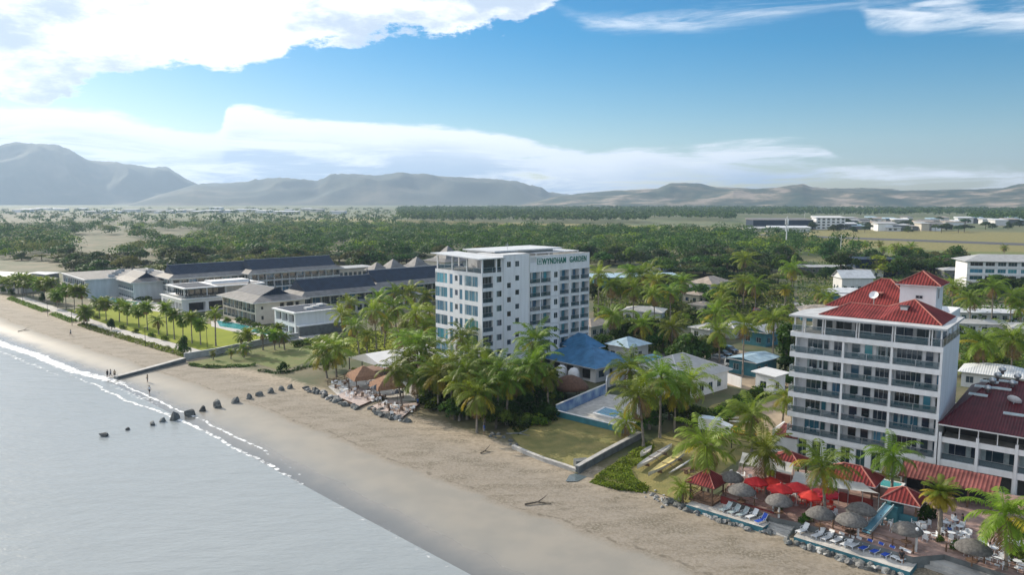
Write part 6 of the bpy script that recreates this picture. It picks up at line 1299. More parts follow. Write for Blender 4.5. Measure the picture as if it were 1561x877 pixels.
car(1121, 561, -46, 'van', 'p_white', 'white minivan driving on the road past the courtyard wall'); car(1164, 572, -46, 'suv', 'p_silver', 'silver grey car on the road behind the white minivan'); car(1104, 544, -60, 'car', 'p_dark', 'dark car parked in the shade under the trees by the road'); car(1112, 538, -60, 'suv', 'p_dark', 'dark off-roader parked beside the dark car in the shade'); car(1158, 478, -10, 'suv', 'p_red', 'dark red car parked on the upper side street'); car(1092, 549, 130, 'car', 'p_silver', 'grey car half hidden behind the grey house ridge'); car(1050, 545, -46, 'car', 'p_dark', 'dark car on the road just above the grey hip roof ridge'); car(1186, 581, -46, 'car', 'p_dark', 'dark car close to the hotel shrubs on the road')
# white truck with a cab window on the yellow grass, yellow kayaks and boats
x, y = P(1090, 662); e = empty('parked_truck', (x, y, .04), math.radians(-30), 'white box truck parked on the grass behind the canoes', 'truck')
m = MB(); m.box(-2.6, 1.0, -1.0, 1.0, .7, 2.6, 'p_white'); m.build('cargo_box', e); m = MB(); m.prism([(1.05, -.95), (2.7, -.95), (2.7, .95), (1.05, .95)], .5, [2.1, 1.6, 1.6, 2.1], 'p_white'); m.build('cab', e); m = MB(); m.face([(1.9, -.972, 1.25), (2.55, -.972, 1.2), (2.5, -.972, 1.58), (1.9, -.972, 1.78)], 'glass'); m.face([(2.72, -.85, 1.05), (2.72, .85, 1.05), (2.72, .85, 1.52), (2.72, -.85, 1.52)], 'glass'); m.build('window_glass', e)
for sx in (-1.7, 1.8):
    for sy in (-.9, .9): m = MB(); m.tube([(0, -.12, 0), (0, .12, 0)], .4, 'dark', 14); m.build('wheel', e, (sx, sy, .4))
M['yellowp'] = mat('yellow_plastic', (.62, .36, .02), .45, .1); M['redp'] = mat('red_plastic', (.65, .06, .03), .4, .1); M['hull'] = mat('canoe_hull_white', (.66, .64, .6), .4, .15, 1.5); M['hully'] = mat('canoe_hull_yellow', (.6, .5, .2), .45, .15, 1.5)
def hull(L, W_, Hh, k, k2=None, open_=True, n_=14):
    m = MB(); rings = []
    for i in range(n_ + 1):
        t = i / n_ * 2 - 1; w_ = W_ / 2 * (1 - abs(t) ** 2.4) + .02; z0 = .12 * abs(t) ** 3; zt = Hh + .25 * abs(t) ** 3 * Hh; x_ = t * L / 2
        rings.append([(x_, -w_, zt), (x_, -w_ * .8, z0 + Hh * .35), (x_, 0, z0), (x_, w_ * .8, z0 + Hh * .35), (x_, w_, zt), (x_, 0, zt + (.05 if not open_ else -.12))])
    for i in range(n_):
        for j in range(6): a, b = rings[i], rings[i + 1]; m.face([a[j], a[(j + 1) % 6], b[(j + 1) % 6], b[j]], k if j < 4 else (k2 or k))
    return m.mesh('hull', True)
for px, py, rz, L, lb, og in [(997, 702, 0, 11.5, 'long white outrigger canoe lying nearest the stone wall', 1), (1018, 712, 0, 12, 'long white and yellow outrigger canoe, the one nearer the beach', 1), (984, 692, 0, 5, 'small upturned white canoe near the green creeper', 0)]:
    q0, q1 = {11.5: (P(971, 720), P(1024, 686)), 12: (P(988, 731), P(1049, 694)), 5: (P(976, 700), P(993, 687))}[L]; x, y = (q0[0] + q1[0]) / 2, (q0[1] + q1[1]) / 2; an_ = math.atan2(q1[1] - q0[1], q1[0] - q0[0]); L_ = math.dist(q0, q1)
    e = empty('outrigger_canoe' if og else 'canoe', (x, y, .25 if og else .05), an_, lb, 'canoe'); link('hull', hull(L_, .95, .62, 'hull' if og else 'hull', 'hully' if L == 12 else 'conc'), e)
    if og:
        link('outrigger_float', hull(L_ * .55, .28, .26, 'hull' if L == 12 else 'hully', None, False), e, (0, -1.7, -.1))
        for sx in (-1.4, 1.4): m = MB(); m.tube([(sx, .4, .62), (sx, -.8, .7), (sx, -1.7, .15)], .05, 'wood', 6); m.build('crossbeam', e)
        for sx in (-L_ * .25, L_ * .25): m = MB(); m.box(sx - .1, sx + .1, -.5, .5, -.25, .12, 'wood'); m.build('cradle', e)
for px, py, rz, k, lb in [(1108, 653, -20, 'yellowp', 'orange yellow kayak standing at the truck'), (1122, 660, -15, 'yellowp', 'yellow kayak lying on the grass behind the far canoe palm'), (1136, 664, -25, 'yellowp', 'yellow kayak at the end of the grass row, under the palm'), (1098, 668, 70, 'yellowp', 'small orange kayak propped near the truck wheel'), (1110, 640, -5, 'hull', 'white surf ski on the green lawn behind the truck'), (1128, 646, -5, 'hull', 'white surf ski under the palm crown on the green lawn')]:
    x, y = P(px, py); e = link('kayak', hull(3.6, .7, .3, k, None, False), None, (x, y, .08), math.radians(rz)); tag(e, lb, 'kayak')
# wooden rail fence, picnic bench, creeper, pebbles
def fence(pts, label, hh=1.1, k='wood', step=2.2, name='rail_fence', zs=None, rails2=(.45, .98)):
    e = empty(name, (pts[0][0], pts[0][1], 0), 0, label, 'fence'); o0 = Vector((pts[0][0], pts[0][1])); m = MB()
    for i in range(len(pts) - 1):
        a, b = Vector(pts[i][:2]) - o0, Vector(pts[i + 1][:2]) - o0; za = zs if zs is not None else gz(*pts[i]); L_ = (b - a).length; n_ = max(1, int(L_ / step))
        for h_ in rails2: m.tube([(a.x, a.y, za + hh * h_), (b.x, b.y, za + hh * h_)], .045, k, 5)
        for j in range(n_ + (1 if i == len(pts) - 2 else 0)): q = a + (b - a) * j / n_; p_ = MB(); p_.box(-.06, .06, -.06, .06, 0, hh, k); p_.build('post', e, (q.x, q.y, za))
    m.build('rail', e); return e
fence([P(1115, 684), P(1145, 690), P(1168, 700)], 'dark wire fence across the yellow grass behind the terrace', 1.5, 'dark')
x, y = P(1050, 722); e = empty('picnic_bench', (x, y, 0), .6, 'wooden picnic bench beside the canoes', 'bench'); m = MB(); m.box(-.9, .9, -.35, .35, .70, .76, 'wood'); m.build('table_top', e)
for s_ in (-1, 1): m = MB(); m.box(-.9, .9, s_ * .75 - .14, s_ * .75 + .14, .42, .46, 'wood'); m.build('seat', e); m = MB(); m.box(s_ * .6 - .05, s_ * .6 + .05, -.8, .8, .34, .42, 'wood'); m.box(s_ * .6 - .05, s_ * .6 + .05, -.3, .3, 0, .70, 'wood'); m.build('leg', e)
def creeper(poly, n_, size, mats, seed, name, label, hh=.35):
    r_ = np.random.default_rng(seed); xs_, ys_ = [p[0] for p in poly], [p[1] for p in poly]; pts = []
    while len(pts) < n_:
        a, b = r_.uniform(min(xs_), max(xs_)), r_.uniform(min(ys_), max(ys_))
        if inpoly(a, b, poly): pts.append((a, b))
    w3 = []
    for a, b in pts: x, y = P(a, b); w3.append((x, y, gz(x, y) + abs(r_.normal(0, hh)) * max(.1, mn.noise(Vector((x / 3, y / 3, 1))) + .5)))
    nr = np.tile([0, 0, 1.0], (n_, 1)); v, q = leafquads(np.array(w3), nr, size, r_, .6); o = link(name, np_mesh(name, v, q, mats, r_.integers(0, len(mats), n_))); return tag(o, label, 'ground cover', None, 'stuff')
creeper([(898, 735), (925, 715), (950, 700), (985, 676), (998, 682), (990, 700), (960, 716), (968, 730), (990, 745), (985, 752), (940, 747)], 9000, .16, ['leafL', 'leafM', 'leafL'], 3, 'beach_creeper', 'bright green beach creeper spilling onto the sand beside the stone wall')
creeper([(775, 650), (840, 628), (860, 632), (820, 645), (790, 665)], 1500, .2, ['leafM', 'leafD'], 4, 'beach_creeper', 'dark creeper under the shaded trees beside the grass plot')
creeper([(1020, 640), (1090, 622), (1185, 585), (1200, 592), (1110, 632), (1060, 650)], 3500, .2, ['leafM', 'leafD', 'leafL'], 6, 'undergrowth', 'dark green undergrowth along the hedge beside the grey roofed house', .6)
creeper([(905, 500), (1060, 520), (1100, 515), (1100, 540), (1000, 540), (905, 530)], 9000, .35, ['leafM', 'leafD', 'leafO'], 7, 'undergrowth', 'dense undergrowth beneath the village trees', 1.3)
creeper([(905, 440), (1210, 430), (1210, 500), (905, 500)], 24000, .5, ['leafM', 'leafD', 'leafO', 'leafL'], 8, 'undergrowth', 'garden greenery filling the gaps between the village houses', 1.6)
creeper([(1215, 400), (1470, 400), (1561, 440), (1561, 560), (1470, 560), (1440, 480), (1215, 470)], 26000, .5, ['leafM', 'leafD', 'leafO'], 9, 'undergrowth', 'green scrub between the houses behind the red roofed hotel', 1.6)
creeper([(470, 520), (660, 490), (660, 545), (480, 545)], 5000, .3, ['leafM', 'leafL'], 10, 'undergrowth', 'green undergrowth beneath the grove behind the tent', .8)
creeper([(1460, 560), (1561, 545), (1561, 590), (1480, 590)], 4000, .25, ['leafL', 'leafM'], 11, 'undergrowth', 'yellow green shrubbery behind the dark red roof', 1.8)
# ================================================================ terrace in front of the red roofed hotel
TZ1, PZ = 1.3, .55
def Pz(px, py, z=TZ1): return P(px, py, z)
ter = [Pz(*q) for q in [(1098, 757), (1180, 790), (1230, 800), (1392, 850), (1440, 846), (1561, 885), (1640, 905), (1640, 770), (1480, 745), (1345, 735), (1210, 715), (1128, 712)]]
m = MB(); m.prism(ter, -.5, TZ1, 'concd', 'paver'); m.build('terrace')['kind'] = 'structure'
def platform(pts, z, label):
    m = MB(); m.prism(pts, -1.4, z, 'tealpaint', 'stonepave'); o = m.build('sun_platform'); return tag(o, label, 'platform')
A1 = [Pz(*q, PZ) for q in [(1046, 770), (1163, 805), (1184, 792), (1101, 764), (1066, 757)]]; platform(A1, PZ, 'pale sunbathing platform with teal seawall beside the gazebo')
A2 = [Pz(*q, PZ) for q in [(1210, 819), (1387, 873), (1400, 857), (1224, 801)]]; platform(A2, PZ, 'pale sunbathing platform with teal seawall carrying white and blue chairs')
# steps down to the sand
for i in range(7):
    a, b = Vector(P(1168, 806, 0)), Vector(P(1204, 817, 0)); d = Vector((.743, .669)) * .42 * i; o_ = Vector((.743, .669)) * -2.0; p = [a + d + o_, b + d + o_, b + d + o_ + Vector((.743, .669)) * 4, a + d + o_ + Vector((.743, .669)) * 4]
    m = MB(); m.prism([tuple(q) for q in p], -.9, -.75 + .24 * i, 'conc'); m.build('stone_step')['kind'] = 'structure'
for i in range(3):
    a, b = Vector(P(1404, 868, 0)), Vector(P(1500, 900, 0)); d = Vector((.743, .669)) * .5 * i; p = [a + d, b + d, b + d + Vector((.743, .669)) * 3, a + d + Vector((.743, .669)) * 3]
    m = MB(); m.prism([tuple(q) for q in p], -.9, -.1 + .4 * i, 'conc'); m.build('stone_step')['kind'] = 'structure'
wallrun('terrace_wall', [P(1099, 767, PZ), P(1180, 793, PZ)], .25, PZ - .5, TZ1 + .12, 'woodr', 'red wall behind the sun chairs of the gazebo platform')
fence([Pz(1106, 757), Pz(1150, 773), Pz(1182, 784)], 'dark timber railing on the red wall between gazebo and steps', 1.0, 'wood', 1.6, 'terrace_railing', TZ1)
fence([Pz(1240, 797), Pz(1300, 816), Pz(1392, 845)], 'dark timber railing behind the white and blue chairs', 1.0, 'wood', 1.8, 'terrace_railing', TZ1)
fence([Pz(1442, 842), Pz(1500, 860), Pz(1561, 880)], 'dark timber railing above the red kayaks', 1.0, 'wood', 1.8, 'terrace_railing', TZ1)
# gazebo
x, y = P(1077, 762, PZ); e = empty('gazebo', (x, y, PZ), math.radians(-42), 'open timber gazebo with a pyramid roof of dark red tiles', 'gazebo'); s_ = 1.75; e.scale = (.85, .85, .95)
m = MB(); m.box(-s_ - .2, s_ + .2, -s_ - .2, s_ + .2, 0, .3, 'wood'); m.build('floor_deck', e)
for a in (-1, 1):
    for b in (-1, 1): m = MB(); m.box(a * s_ - .1, a * s_ + .1, b * s_ - .1, b * s_ + .1, .3, 2.6, 'wood'); m.build('post', e)
for (a0, b0, a1, b1) in ((-s_, -s_, s_, -s_), (-s_, -s_, -s_, s_), (s_, -s_, s_, s_)):
    m = MB()
    for h_ in (.45, 1.1, 1.3): m.tube([(a0, b0, h_), (a1, b1, h_)], .04, 'wood', 5)
    m.tube([(a0, b0, .45), (a1, b1, 1.3)], .035, 'wood', 5); m.tube([(a0, b0, 1.3), (a1, b1, .45)], .035, 'wood', 5); m.build('railing', e)
m = MB(); c = [(-2.4, -2.4, 2.6), (2.4, -2.4, 2.6), (2.4, 2.4, 2.6), (-2.4, 2.4, 2.6)]; pk = (0, 0, 4.3)
for q in range(4): m.face([c[q], c[(q + 1) % 4], pk], 'tile' if q % 2 == 0 else 'tileY'); m.tube([(*c[q][:2], 2.63), (0, 0, 4.33)], .06, 'ridge', 5)
m.prism([p[:2] for p in c], 2.45, 2.598, 'wood'); m.build('roof', e)
# thatched parasols
def thatch_mesh(sd_):
    m = MB(); m.cone((0, 0, 0), [(2.0, 1.95), (2.05, 2.05), (1.6, 2.5), (.9, 2.85), (.25, 3.05), (.05, 3.15)], 'thatch', 22, .09, sd_); return m.mesh('thatch_top', True)
THM = [thatch_mesh(1), thatch_mesh(2)]; pm = MB(); pm.tube([(0, 0, 0), (0, 0, 2.6)], .09, 'wood', 7); TPM = pm.mesh('post'); tm_ = MB(); tm_.cone((0, 0, 0), [(.7, .68), (.72, .74)], 'wood', 14); TTM = tm_.mesh('round_shelf')
for i, (px, py, lb) in enumerate([(1115, 722, 'grey thatched parasol farthest back, behind the gazebo roof'), (1131, 741, 'grey thatched parasol between gazebo and first red umbrella'), (1188, 757, 'grey thatched parasol in front of the red umbrellas at the steps'), (1251, 776, 'grey thatched parasol beside the leafy coconut trunk'), (1298, 786, 'grey thatched parasol shading the seated guests'), (1313, 770, 'grey thatched parasol beside the blue slide top'), (1383, 800, 'grey thatched parasol in front of the bar counter'), (1484, 827, 'grey thatched parasol between the date palm and the big corner palm')]):
    z3 = TZ1 + 2.6; x, y = P(px, py, z3); e = empty('thatched_parasol', (x, y, TZ1), i, lb, 'parasol', 'thatched parasols of the terrace'); k_s = .76 + .1 * ((i * 37) % 10) / 10; e.scale = (k_s, k_s, .93); link('canopy', THM[i % 2], e); link('post', TPM, e); link('table_ring', TTM, e)
# red umbrellas
um = MB(); n_ = 8
for q in range(n_):
    w0, w1 = 2 * PI * q / n_, 2 * PI * (q + 1) / n_; a, b = (math.cos(w0) * 1.55, math.sin(w0) * 1.55), (math.cos(w1) * 1.55, math.sin(w1) * 1.55); mi_ = ((a[0] + b[0]) / 2 * .96, (a[1] + b[1]) / 2 * .96)
    um.face([(*a, 2.15), (*mi_, 2.2), (0, 0, 2.85)], 'redcloth'); um.face([(*mi_, 2.2), (*b, 2.15), (0, 0, 2.85)], 'redcloth'); um.face([(*a, 2.15), (*a, 1.98), (*mi_, 2.04), (*mi_, 2.2)], 'redcloth'); um.face([(*mi_, 2.2), (*mi_, 2.04), (*b, 1.98), (*b, 2.15)], 'redcloth')
UM = um.mesh('umbrella_canopy'); up = MB(); up.tube([(0, 0, 0), (0, 0, 2.95)], .03, 'plastic', 6); up.cone((0, 0, 0), [(.28, 0), (.25, .08)], 'conc', 10); UP = up.mesh('umbrella_pole')
for i, (px, py, sc) in enumerate([(1153, 731, 1), (1176, 730, .95), (1190, 743, 1.05), (1215, 741, 1.05), (1237, 752, 1), (1257, 751, 1.1), (1204, 735, .8)]):
    x, y = P(px, py, TZ1 + 2.5); e = empty('red_umbrella', (x, y, TZ1), i * .3, '%s red canvas umbrella of the terrace row, from the gazebo side' % ordn[[0, 1, 2, 4, 5, 6, 3][i]], 'umbrella', 'red umbrellas of the terrace'); e.scale = (sc,) * 3; link('canopy', UM, e); link('pole', UP, e)
RCH = chair_mesh('redp'); RTB = table_mesh('redp', .42)
k_ = 0
for i, (px, py) in enumerate([(1153, 750), (1178, 752), (1196, 768), (1222, 768), (1246, 775), (1262, 778)]):
    x, y = P(px, py, TZ1); tag(link('red_table', RTB, None, (x, y, TZ1), 0), '%s red table under the red umbrellas, from the gazebo side' % ordn[i], 'table', 'red tables of the terrace')
    for j in range(3):
        a = i + j * 2.1; k_ += 1; tag(link('red_chair', RCH, None, (x + math.cos(a) * .8, y + math.sin(a) * .8, TZ1), a - PI / 2), 'red plastic chair at the %s red table from the gazebo side' % ordn[i], 'chair', 'red chairs at the %s table' % ordn[i])
wt = [(1123, 730), (1148, 738), (1168, 745), (1206, 755), (1265, 790), (1285, 796), (1307, 800), (1345, 800), (1372, 812), (1392, 812), (1405, 806), (1412, 822), (1440, 806), (1455, 802), (1462, 812), (1468, 822), (1450, 822), (1480, 845), (1500, 838), (1516, 846), (1535, 838), (1552, 836), (1540, 852), (1495, 852), (1466, 838), (1520, 862), (1550, 866)]
for i, (px, py) in enumerate(wt):
    x, y = P(px, py, TZ1); nm = ordn[i]; tag(link('terrace_table', TB, None, (x, y, TZ1), 0), '%s white round terrace table, counted from the gazebo end' % nm, 'table', 'white tables of the terrace')
    for j in range(3): a = i * 1.7 + j * 2.1; tag(link('terrace_chair', CH, None, (x + math.cos(a) * .82, y + math.sin(a) * .82, TZ1), a - PI / 2), 'white plastic chair at the %s white table from the gazebo end' % nm, 'chair', 'white chairs at the %s table' % nm)
# sun chairs
def lounge(k):
    f = MB()
    for s_ in (-1, 1):
        f.tube([(s_ * .3, -1.0, .28), (s_ * .3, .25, .30), (s_ * .3, .75, .95)], .03, 'plastic', 5); f.tube([(s_ * .3, -.8, .28), (s_ * .32, -.9, 0)], .03, 'plastic', 5); f.tube([(s_ * .3, .3, .3), (s_ * .32, .5, 0)], .03, 'plastic', 5); f.tube([(s_ * .36, -.1, .52), (s_ * .36, .45, .55)], .035, 'plastic', 5); f.tube([(s_ * .36, -.05, .52), (s_ * .3, -.05, .29)], .025, 'plastic', 5)
    b = MB(); b.prism([(-.28, -1.0), (.28, -1.0), (.28, .25), (-.28, .25)], [.29, .29, .31, .31], [.33, .33, .35, .35], k); b.face([(-.28, .25, .34), (.28, .25, .34), (.28, .75, .97), (-.28, .75, .97)], k); b.face([(-.28, .28, .31), (-.28, .78, .94), (.28, .78, .94), (.28, .28, .31)], k)
    return f.mesh('lounge_frame'), b.mesh('lounge_sling')
LW, LB, LG = lounge('plastic'), lounge('bluep'), lounge('curtain')
def lng(px, py, ms, label, group, z=PZ, rz=None):
    x, y = P(px, py, z); e = empty('sun_chair', (x, y, z), math.radians(RA - 20 if rz is None else rz), label, 'sun chair', group); link('frame', ms[0], e); link('sling', ms[1], e)
for i, (px, py) in enumerate([(1107, 779), (1120, 783), (1133, 787), (1147, 790)]): lng(px, py, LG if i < 3 else LW, '%s pale sun chair on the gazebo platform, from the gazebo' % ordn[i], 'sun chairs on the gazebo platform')
lng(1161, 797, LB, 'blue sun chair at the end of the gazebo platform', 'sun chairs on the gazebo platform')
for i, (px, py) in enumerate([(1224, 812), (1248, 819), (1262, 823), (1277, 827), (1292, 832), (1303, 834)]): lng(px, py, LW, '%s white sun chair of the long platform, from the steps' % ordn[i], 'white sun chairs on the long platform')
for i, (px, py) in enumerate([(1320, 838), (1337, 843), (1354, 848)]): lng(px, py, LB, '%s blue sun chair of the long platform, from the white chairs' % ordn[i], 'blue sun chairs on the long platform')
for i, (px, py) in enumerate([(1369, 851), (1378, 855)]): lng(px, py, LW, '%s white sun chair past the blue ones on the long platform' % ordn[i], 'end sun chairs of the long platform')
M['slideb'] = mat('faded_blue_slide', (.12, .28, .36), .5, .2, .8)
# blue slide with its small pool, kiosk, tiled and canvas roofs
x, y = P(1346, 738, 2.6); e = empty('raised_pool', (x, y, TZ1), math.radians(RA), 'small raised plunge pool of green water below the hotel front', 'pool')
m = MB(); m.prism([(-2.2, -1.4), (2.2, -1.4), (2.2, 1.4), (-2.2, 1.4)], 0, 1.3, 'paver'); m.build('basin', e); m = MB(); 
for a in ((-2.3, 2.3, -1.5, -1.2), (-2.3, 2.3, 1.2, 1.5), (-2.3, -2.0, -1.2, 1.2), (2.0, 2.3, -1.2, 1.2)): m.box(a[0], a[1], a[2], a[3], 1.3, 1.45, 'white')
m.build('coping', e); m = MB(); m.face([(-2, -1.2, 1.36), (2, -1.2, 1.36), (2, 1.2, 1.36), (-2, 1.2, 1.36)], 'poolT'); m.build('water', e)
q0, q1 = Vector((*P(1356, 772, 3.2), 3.2)), Vector((*P(1320, 812, TZ1 + .2), TZ1 + .2)); d = q1 - q0; e = empty('water_slide', (q0.x, q0.y, TZ1), math.atan2(d.y, d.x), 'pale blue water slide running down to the terrace', 'slide'); L_ = math.hypot(d.x, d.y); h0 = 3.2 - TZ1
m = MB(); 
for a in ((-.42, .42, 0, .08), (-.5, -.42, 0, .35), (.42, .5, 0, .35)): m.prism([(0, a[0]), (L_, a[0]), (L_, a[1]), (0, a[1])], [h0 + a[2], .1 + a[2], .1 + a[2], h0 + a[2]], [h0 + a[3], .1 + a[3], .1 + a[3], h0 + a[3]], 'slideb' if a[3] < .1 else 'curtain')
m.build('chute', e); m = MB(); m.box(-1.6, -.02, -.9, .9, 0, h0, 'tealpaint'); m.build('platform', e)
for fx in (.3, .6): m = MB(); m.box(L_ * fx - .08, L_ * fx + .08, -.08, .08, 0, h0 * (1 - fx) + .0, 'tealpaint'); m.build('support', e)
def kiosk(px, py, z, W_, D_, hh, rise, lb, k='tile', wk='tealpaint', rz=RA, name='kiosk', open_=True, base=TZ1):
    x, y = P(px, py, z); e = empty(name, (x, y, base), math.radians(rz), lb, 'kiosk'); m = MB()
    if open_:
        for a in (-W_ / 2 + .5, W_ / 2 - .5):
            for b in (-D_ / 2 + .5, D_ / 2 - .5): q = MB(); q.box(a - .1, a + .1, b - .1, b + .1, 0, hh, 'wood'); q.build('post', e)
        m.box(-W_ / 2 + .3, W_ / 2 - .3, -D_ / 2 + .3, -D_ / 2 + .6, 0, 1.1, wk); m.box(-W_ / 2 + .3, -W_ / 2 + .6, -D_ / 2 + .6, D_ / 2 - .6, 0, 1.1, wk); m.build('counter', e)
    else: m.box(-W_ / 2 + .5, W_ / 2 - .5, -D_ / 2 + .8, D_ / 2 - .2, 0, hh, wk); m.build('wall', e)
    hip(e, -W_ / 2, W_ / 2, -D_ / 2, D_ / 2, hh + .02, rise, k, k + 'Y' if k == 'tile' else k, rk='ridge'); return e
kiosk(1378, 756, TZ1 + 2.8, 4.2, 3.8, 2.5, 1.3, 'open bar kiosk with a red tiled hip roof beside the slide')
kiosk(1299, 722, TZ1 + 3.2, 6.6, 4.6, 2.8, 1.5, 'dining pavilion with a red tiled roof against the hotel foot', wk='woodr')
kiosk(1203, 702, TZ1 + 2.6, 4.5, 4.2, 2.6, 1.2, 'small maroon roofed hut at the hotel corner', wk='woodr')
x, y = P(1478, 752, 3.6); 
e = empty('dining_hall', (*P(1372, 728, 3.4), TZ1), math.radians(RA), 'long low dining hall with faded red tile lean-to roof before the annex', 'restaurant'); W_ = 10.5
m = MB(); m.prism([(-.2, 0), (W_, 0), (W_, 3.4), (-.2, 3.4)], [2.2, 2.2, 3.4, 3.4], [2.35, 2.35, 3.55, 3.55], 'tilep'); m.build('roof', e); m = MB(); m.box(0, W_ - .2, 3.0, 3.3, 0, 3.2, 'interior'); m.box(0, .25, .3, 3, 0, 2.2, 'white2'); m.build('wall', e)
for i in range(5): m = MB(); xx = .3 + i * 2.4; m.box(xx - .1, xx + .1, .2, .4, 0, 2.2, 'wood'); m.build('post', e)
for px, py in ((1226, 680), ): pass
e = empty('side_shed', (*P(1181, 664, 2.6), 0), math.radians(RA + 2), 'shed with red roof and white parapet beside the hotel end wall', 'shed'); m = MB(); m.box(0, 3.4, 0, 5, 0, 2.6, 'white2'); m.build('wall', e); m = MB(); m.prism([(-.1, -.1), (3.4, -.1), (3.4, 5), (-.1, 5)], [2.6, 2.6, 3.2, 3.2], [2.75, 2.75, 3.35, 3.35], 'tilep'); m.build('roof', e); m = MB(); m.box(-.35, -.1, -.1, 5.2, 0, 3.5, 'white'); m.build('parapet', e)
def canopy(pts, lb, k='canvas', base=TZ1, name='canvas_canopy'):       # pts: (px,py,z)
    W3_ = [(*P(a, b, z), z) for a, b, z in pts]; o0 = W3_[0]; e = empty(name, (o0[0], o0[1], base), 0, lb, 'canopy'); L3 = [(p[0] - o0[0], p[1] - o0[1], p[2] - base) for p in W3_]
    n_ = 8; m = MB(); a, b, c, d = [Vector(p) for p in L3]
    for i in range(n_):
        for j in range(4):
            def g(u, v): p = (a * (1 - u) + b * u) * (1 - v) + (d * (1 - u) + c * u) * v; p.z -= .35 * math.sin(PI * v) * (0.4 + .6 * abs(math.sin(u * PI * 3))); return tuple(p)
            m.face([g(i / n_, j / 4), g((i + 1) / n_, j / 4), g((i + 1) / n_, (j + 1) / 4), g(i / n_, (j + 1) / 4)], k)
    m.build('cover', e, smooth=True)
    for u in (0, .33, .66, 1):
        for q0_, q1_ in ((a, b), (d, c)): p = q0_ * (1 - u) + q1_ * u; q = MB(); q.tube([(p.x, p.y, 0), (p.x, p.y, p.z)], .05, 'metal', 6); q.build('post', e)
    return e
canopy([(1127, 706, 3.8), (1206, 724, 3.7), (1210, 707, 4.6), (1132, 690, 4.6)], 'long grey canvas canopy behind the first red umbrellas')
canopy([(1206, 736, 3.7), (1340, 753, 3.7), (1316, 737, 4.5), (1212, 719, 4.5)], 'long grey canvas canopy in front of the hotel ground floor')
# planters and the tall flower bush by the bar
for i, (px, py, lb, hh) in enumerate([(1411, 792, 'dark leafy bush beside the golden date palm', 2.6), (1432, 826, 'small plant at the foot of the golden date palm', 1.0), (1462, 842, 'yellow green young plant at the railing above the kayaks', 1.8), (1228, 797, 'green shrub at the top of the stone steps', 1.6), (1188, 775, 'slim plant by the post of the thatched parasol at the steps', 1.8), (1548, 856, 'lush bush under the big corner palm', 2.6), (1555, 822, 'lush green bush behind the big corner palm', 3)]):
    x, y = P(px, py, TZ1); o = link('terrace_bush', SHR[i % 3], None, (x, y, TZ1 - .1), i, (hh * .38, hh * .38, hh / 2.1)); tag(o, lb, 'shrub')
for i, (px, py, z) in enumerate([(1187, 790, TZ1), (1307, 830, PZ), (1396, 842, TZ1), (1178, 790, PZ)]):
    x, y = P(px, py, z); o = empty('terrace_lamp', (x, y, z), 0, '%s short lamp post of the terrace edge, from the gazebo' % ordn[[1, 2, 3, 0][i]], 'lamp post', 'lamp posts of the terrace edge'); m = MB(); m.box(-.09, .09, -.09, .09, 0, 2.3, 'white2'); m.build('post', o); m = MB(); m.cone((0, 0, 2.3), [(.1, 0), (.17, .12), (.17, .3), (.05, .4)], 'plastic', 8); m.build('lamp_head', o)
# red kayaks stacked at the lower corner
for i in range(6):
    x, y = P(1506 + i * 1.5 + (i % 3) * 9, 873 + (i % 3) * 3, .4); o = link('red_kayak', hull(4.6, .75, .3, 'redp', None, False), None, (x, y, -.1 + (i // 3) * .34), math.radians(RA + 2)); tag(o, '%s red kayak of the pile at the lower corner, counted from the bottom' % ordn[i], 'kayak', 'piled red kayaks')
# ================================================================ rocks
def rock_mesh(sd_, k='rock'):
    r_ = random.Random(sd_); import bmesh; bm = bmesh.new(); bmesh.ops.create_icosphere(bm, subdivisions=2, radius=.5)
    cuts = [(Vector((r_.uniform(-1, 1), r_.uniform(-1, 1), r_.uniform(-.3, 1))).normalized(), r_.uniform(.22, .36)) for _ in range(9)]
    for v in bm.verts:
        v.co *= 1 + mn.noise(v.co * 3.0 + Vector((sd_ * 3.1, 0, 0))) * .5; v.co.z *= .85
        for nn_, d_ in cuts:
            k_ = v.co.dot(nn_) - d_
            if k_ > 0: v.co -= nn_ * k_
    for v in bm.verts: v.co *= 1.25
    me = bpy.data.meshes.new('rock'); bm.to_mesh(me); bm.free(); me.materials.append(M[k]); return me
RM = [rock_mesh(i) for i in range(5)]; RMp = [rock_mesh(i + 9, 'rockp') for i in range(4)]
for i, (px, py, sz) in enumerate([(160, 665, 1.6), (194, 656, 1.0), (232, 648, 1.6), (248, 643, 1.3), (265, 640, 2.3), (291, 633, 2.0), (309, 627, 1.6), (330, 621, 2.5), (359, 614, 1.9), (379, 608, 1.7), (396, 603, 1.6), (413, 599, 1.7), (428, 595, 1.6), (442, 592, 1.5)]):
    x, y = P(px, py, max(-1, gz(*P(px, py, -.8)))); z = max(-1.0, gz(x, y)); o = link('boulder', RM[i % 5], None, (x, y, z + sz * .22), (0, 0, i * 1.3), (sz * .9, sz * .75, sz * (.9 if i > 2 else .45)))
    tag(o, '%s boulder of the line crossing the beach, counted from the deep water' % ordn[i], 'boulder', 'boulders in a line across the beach')
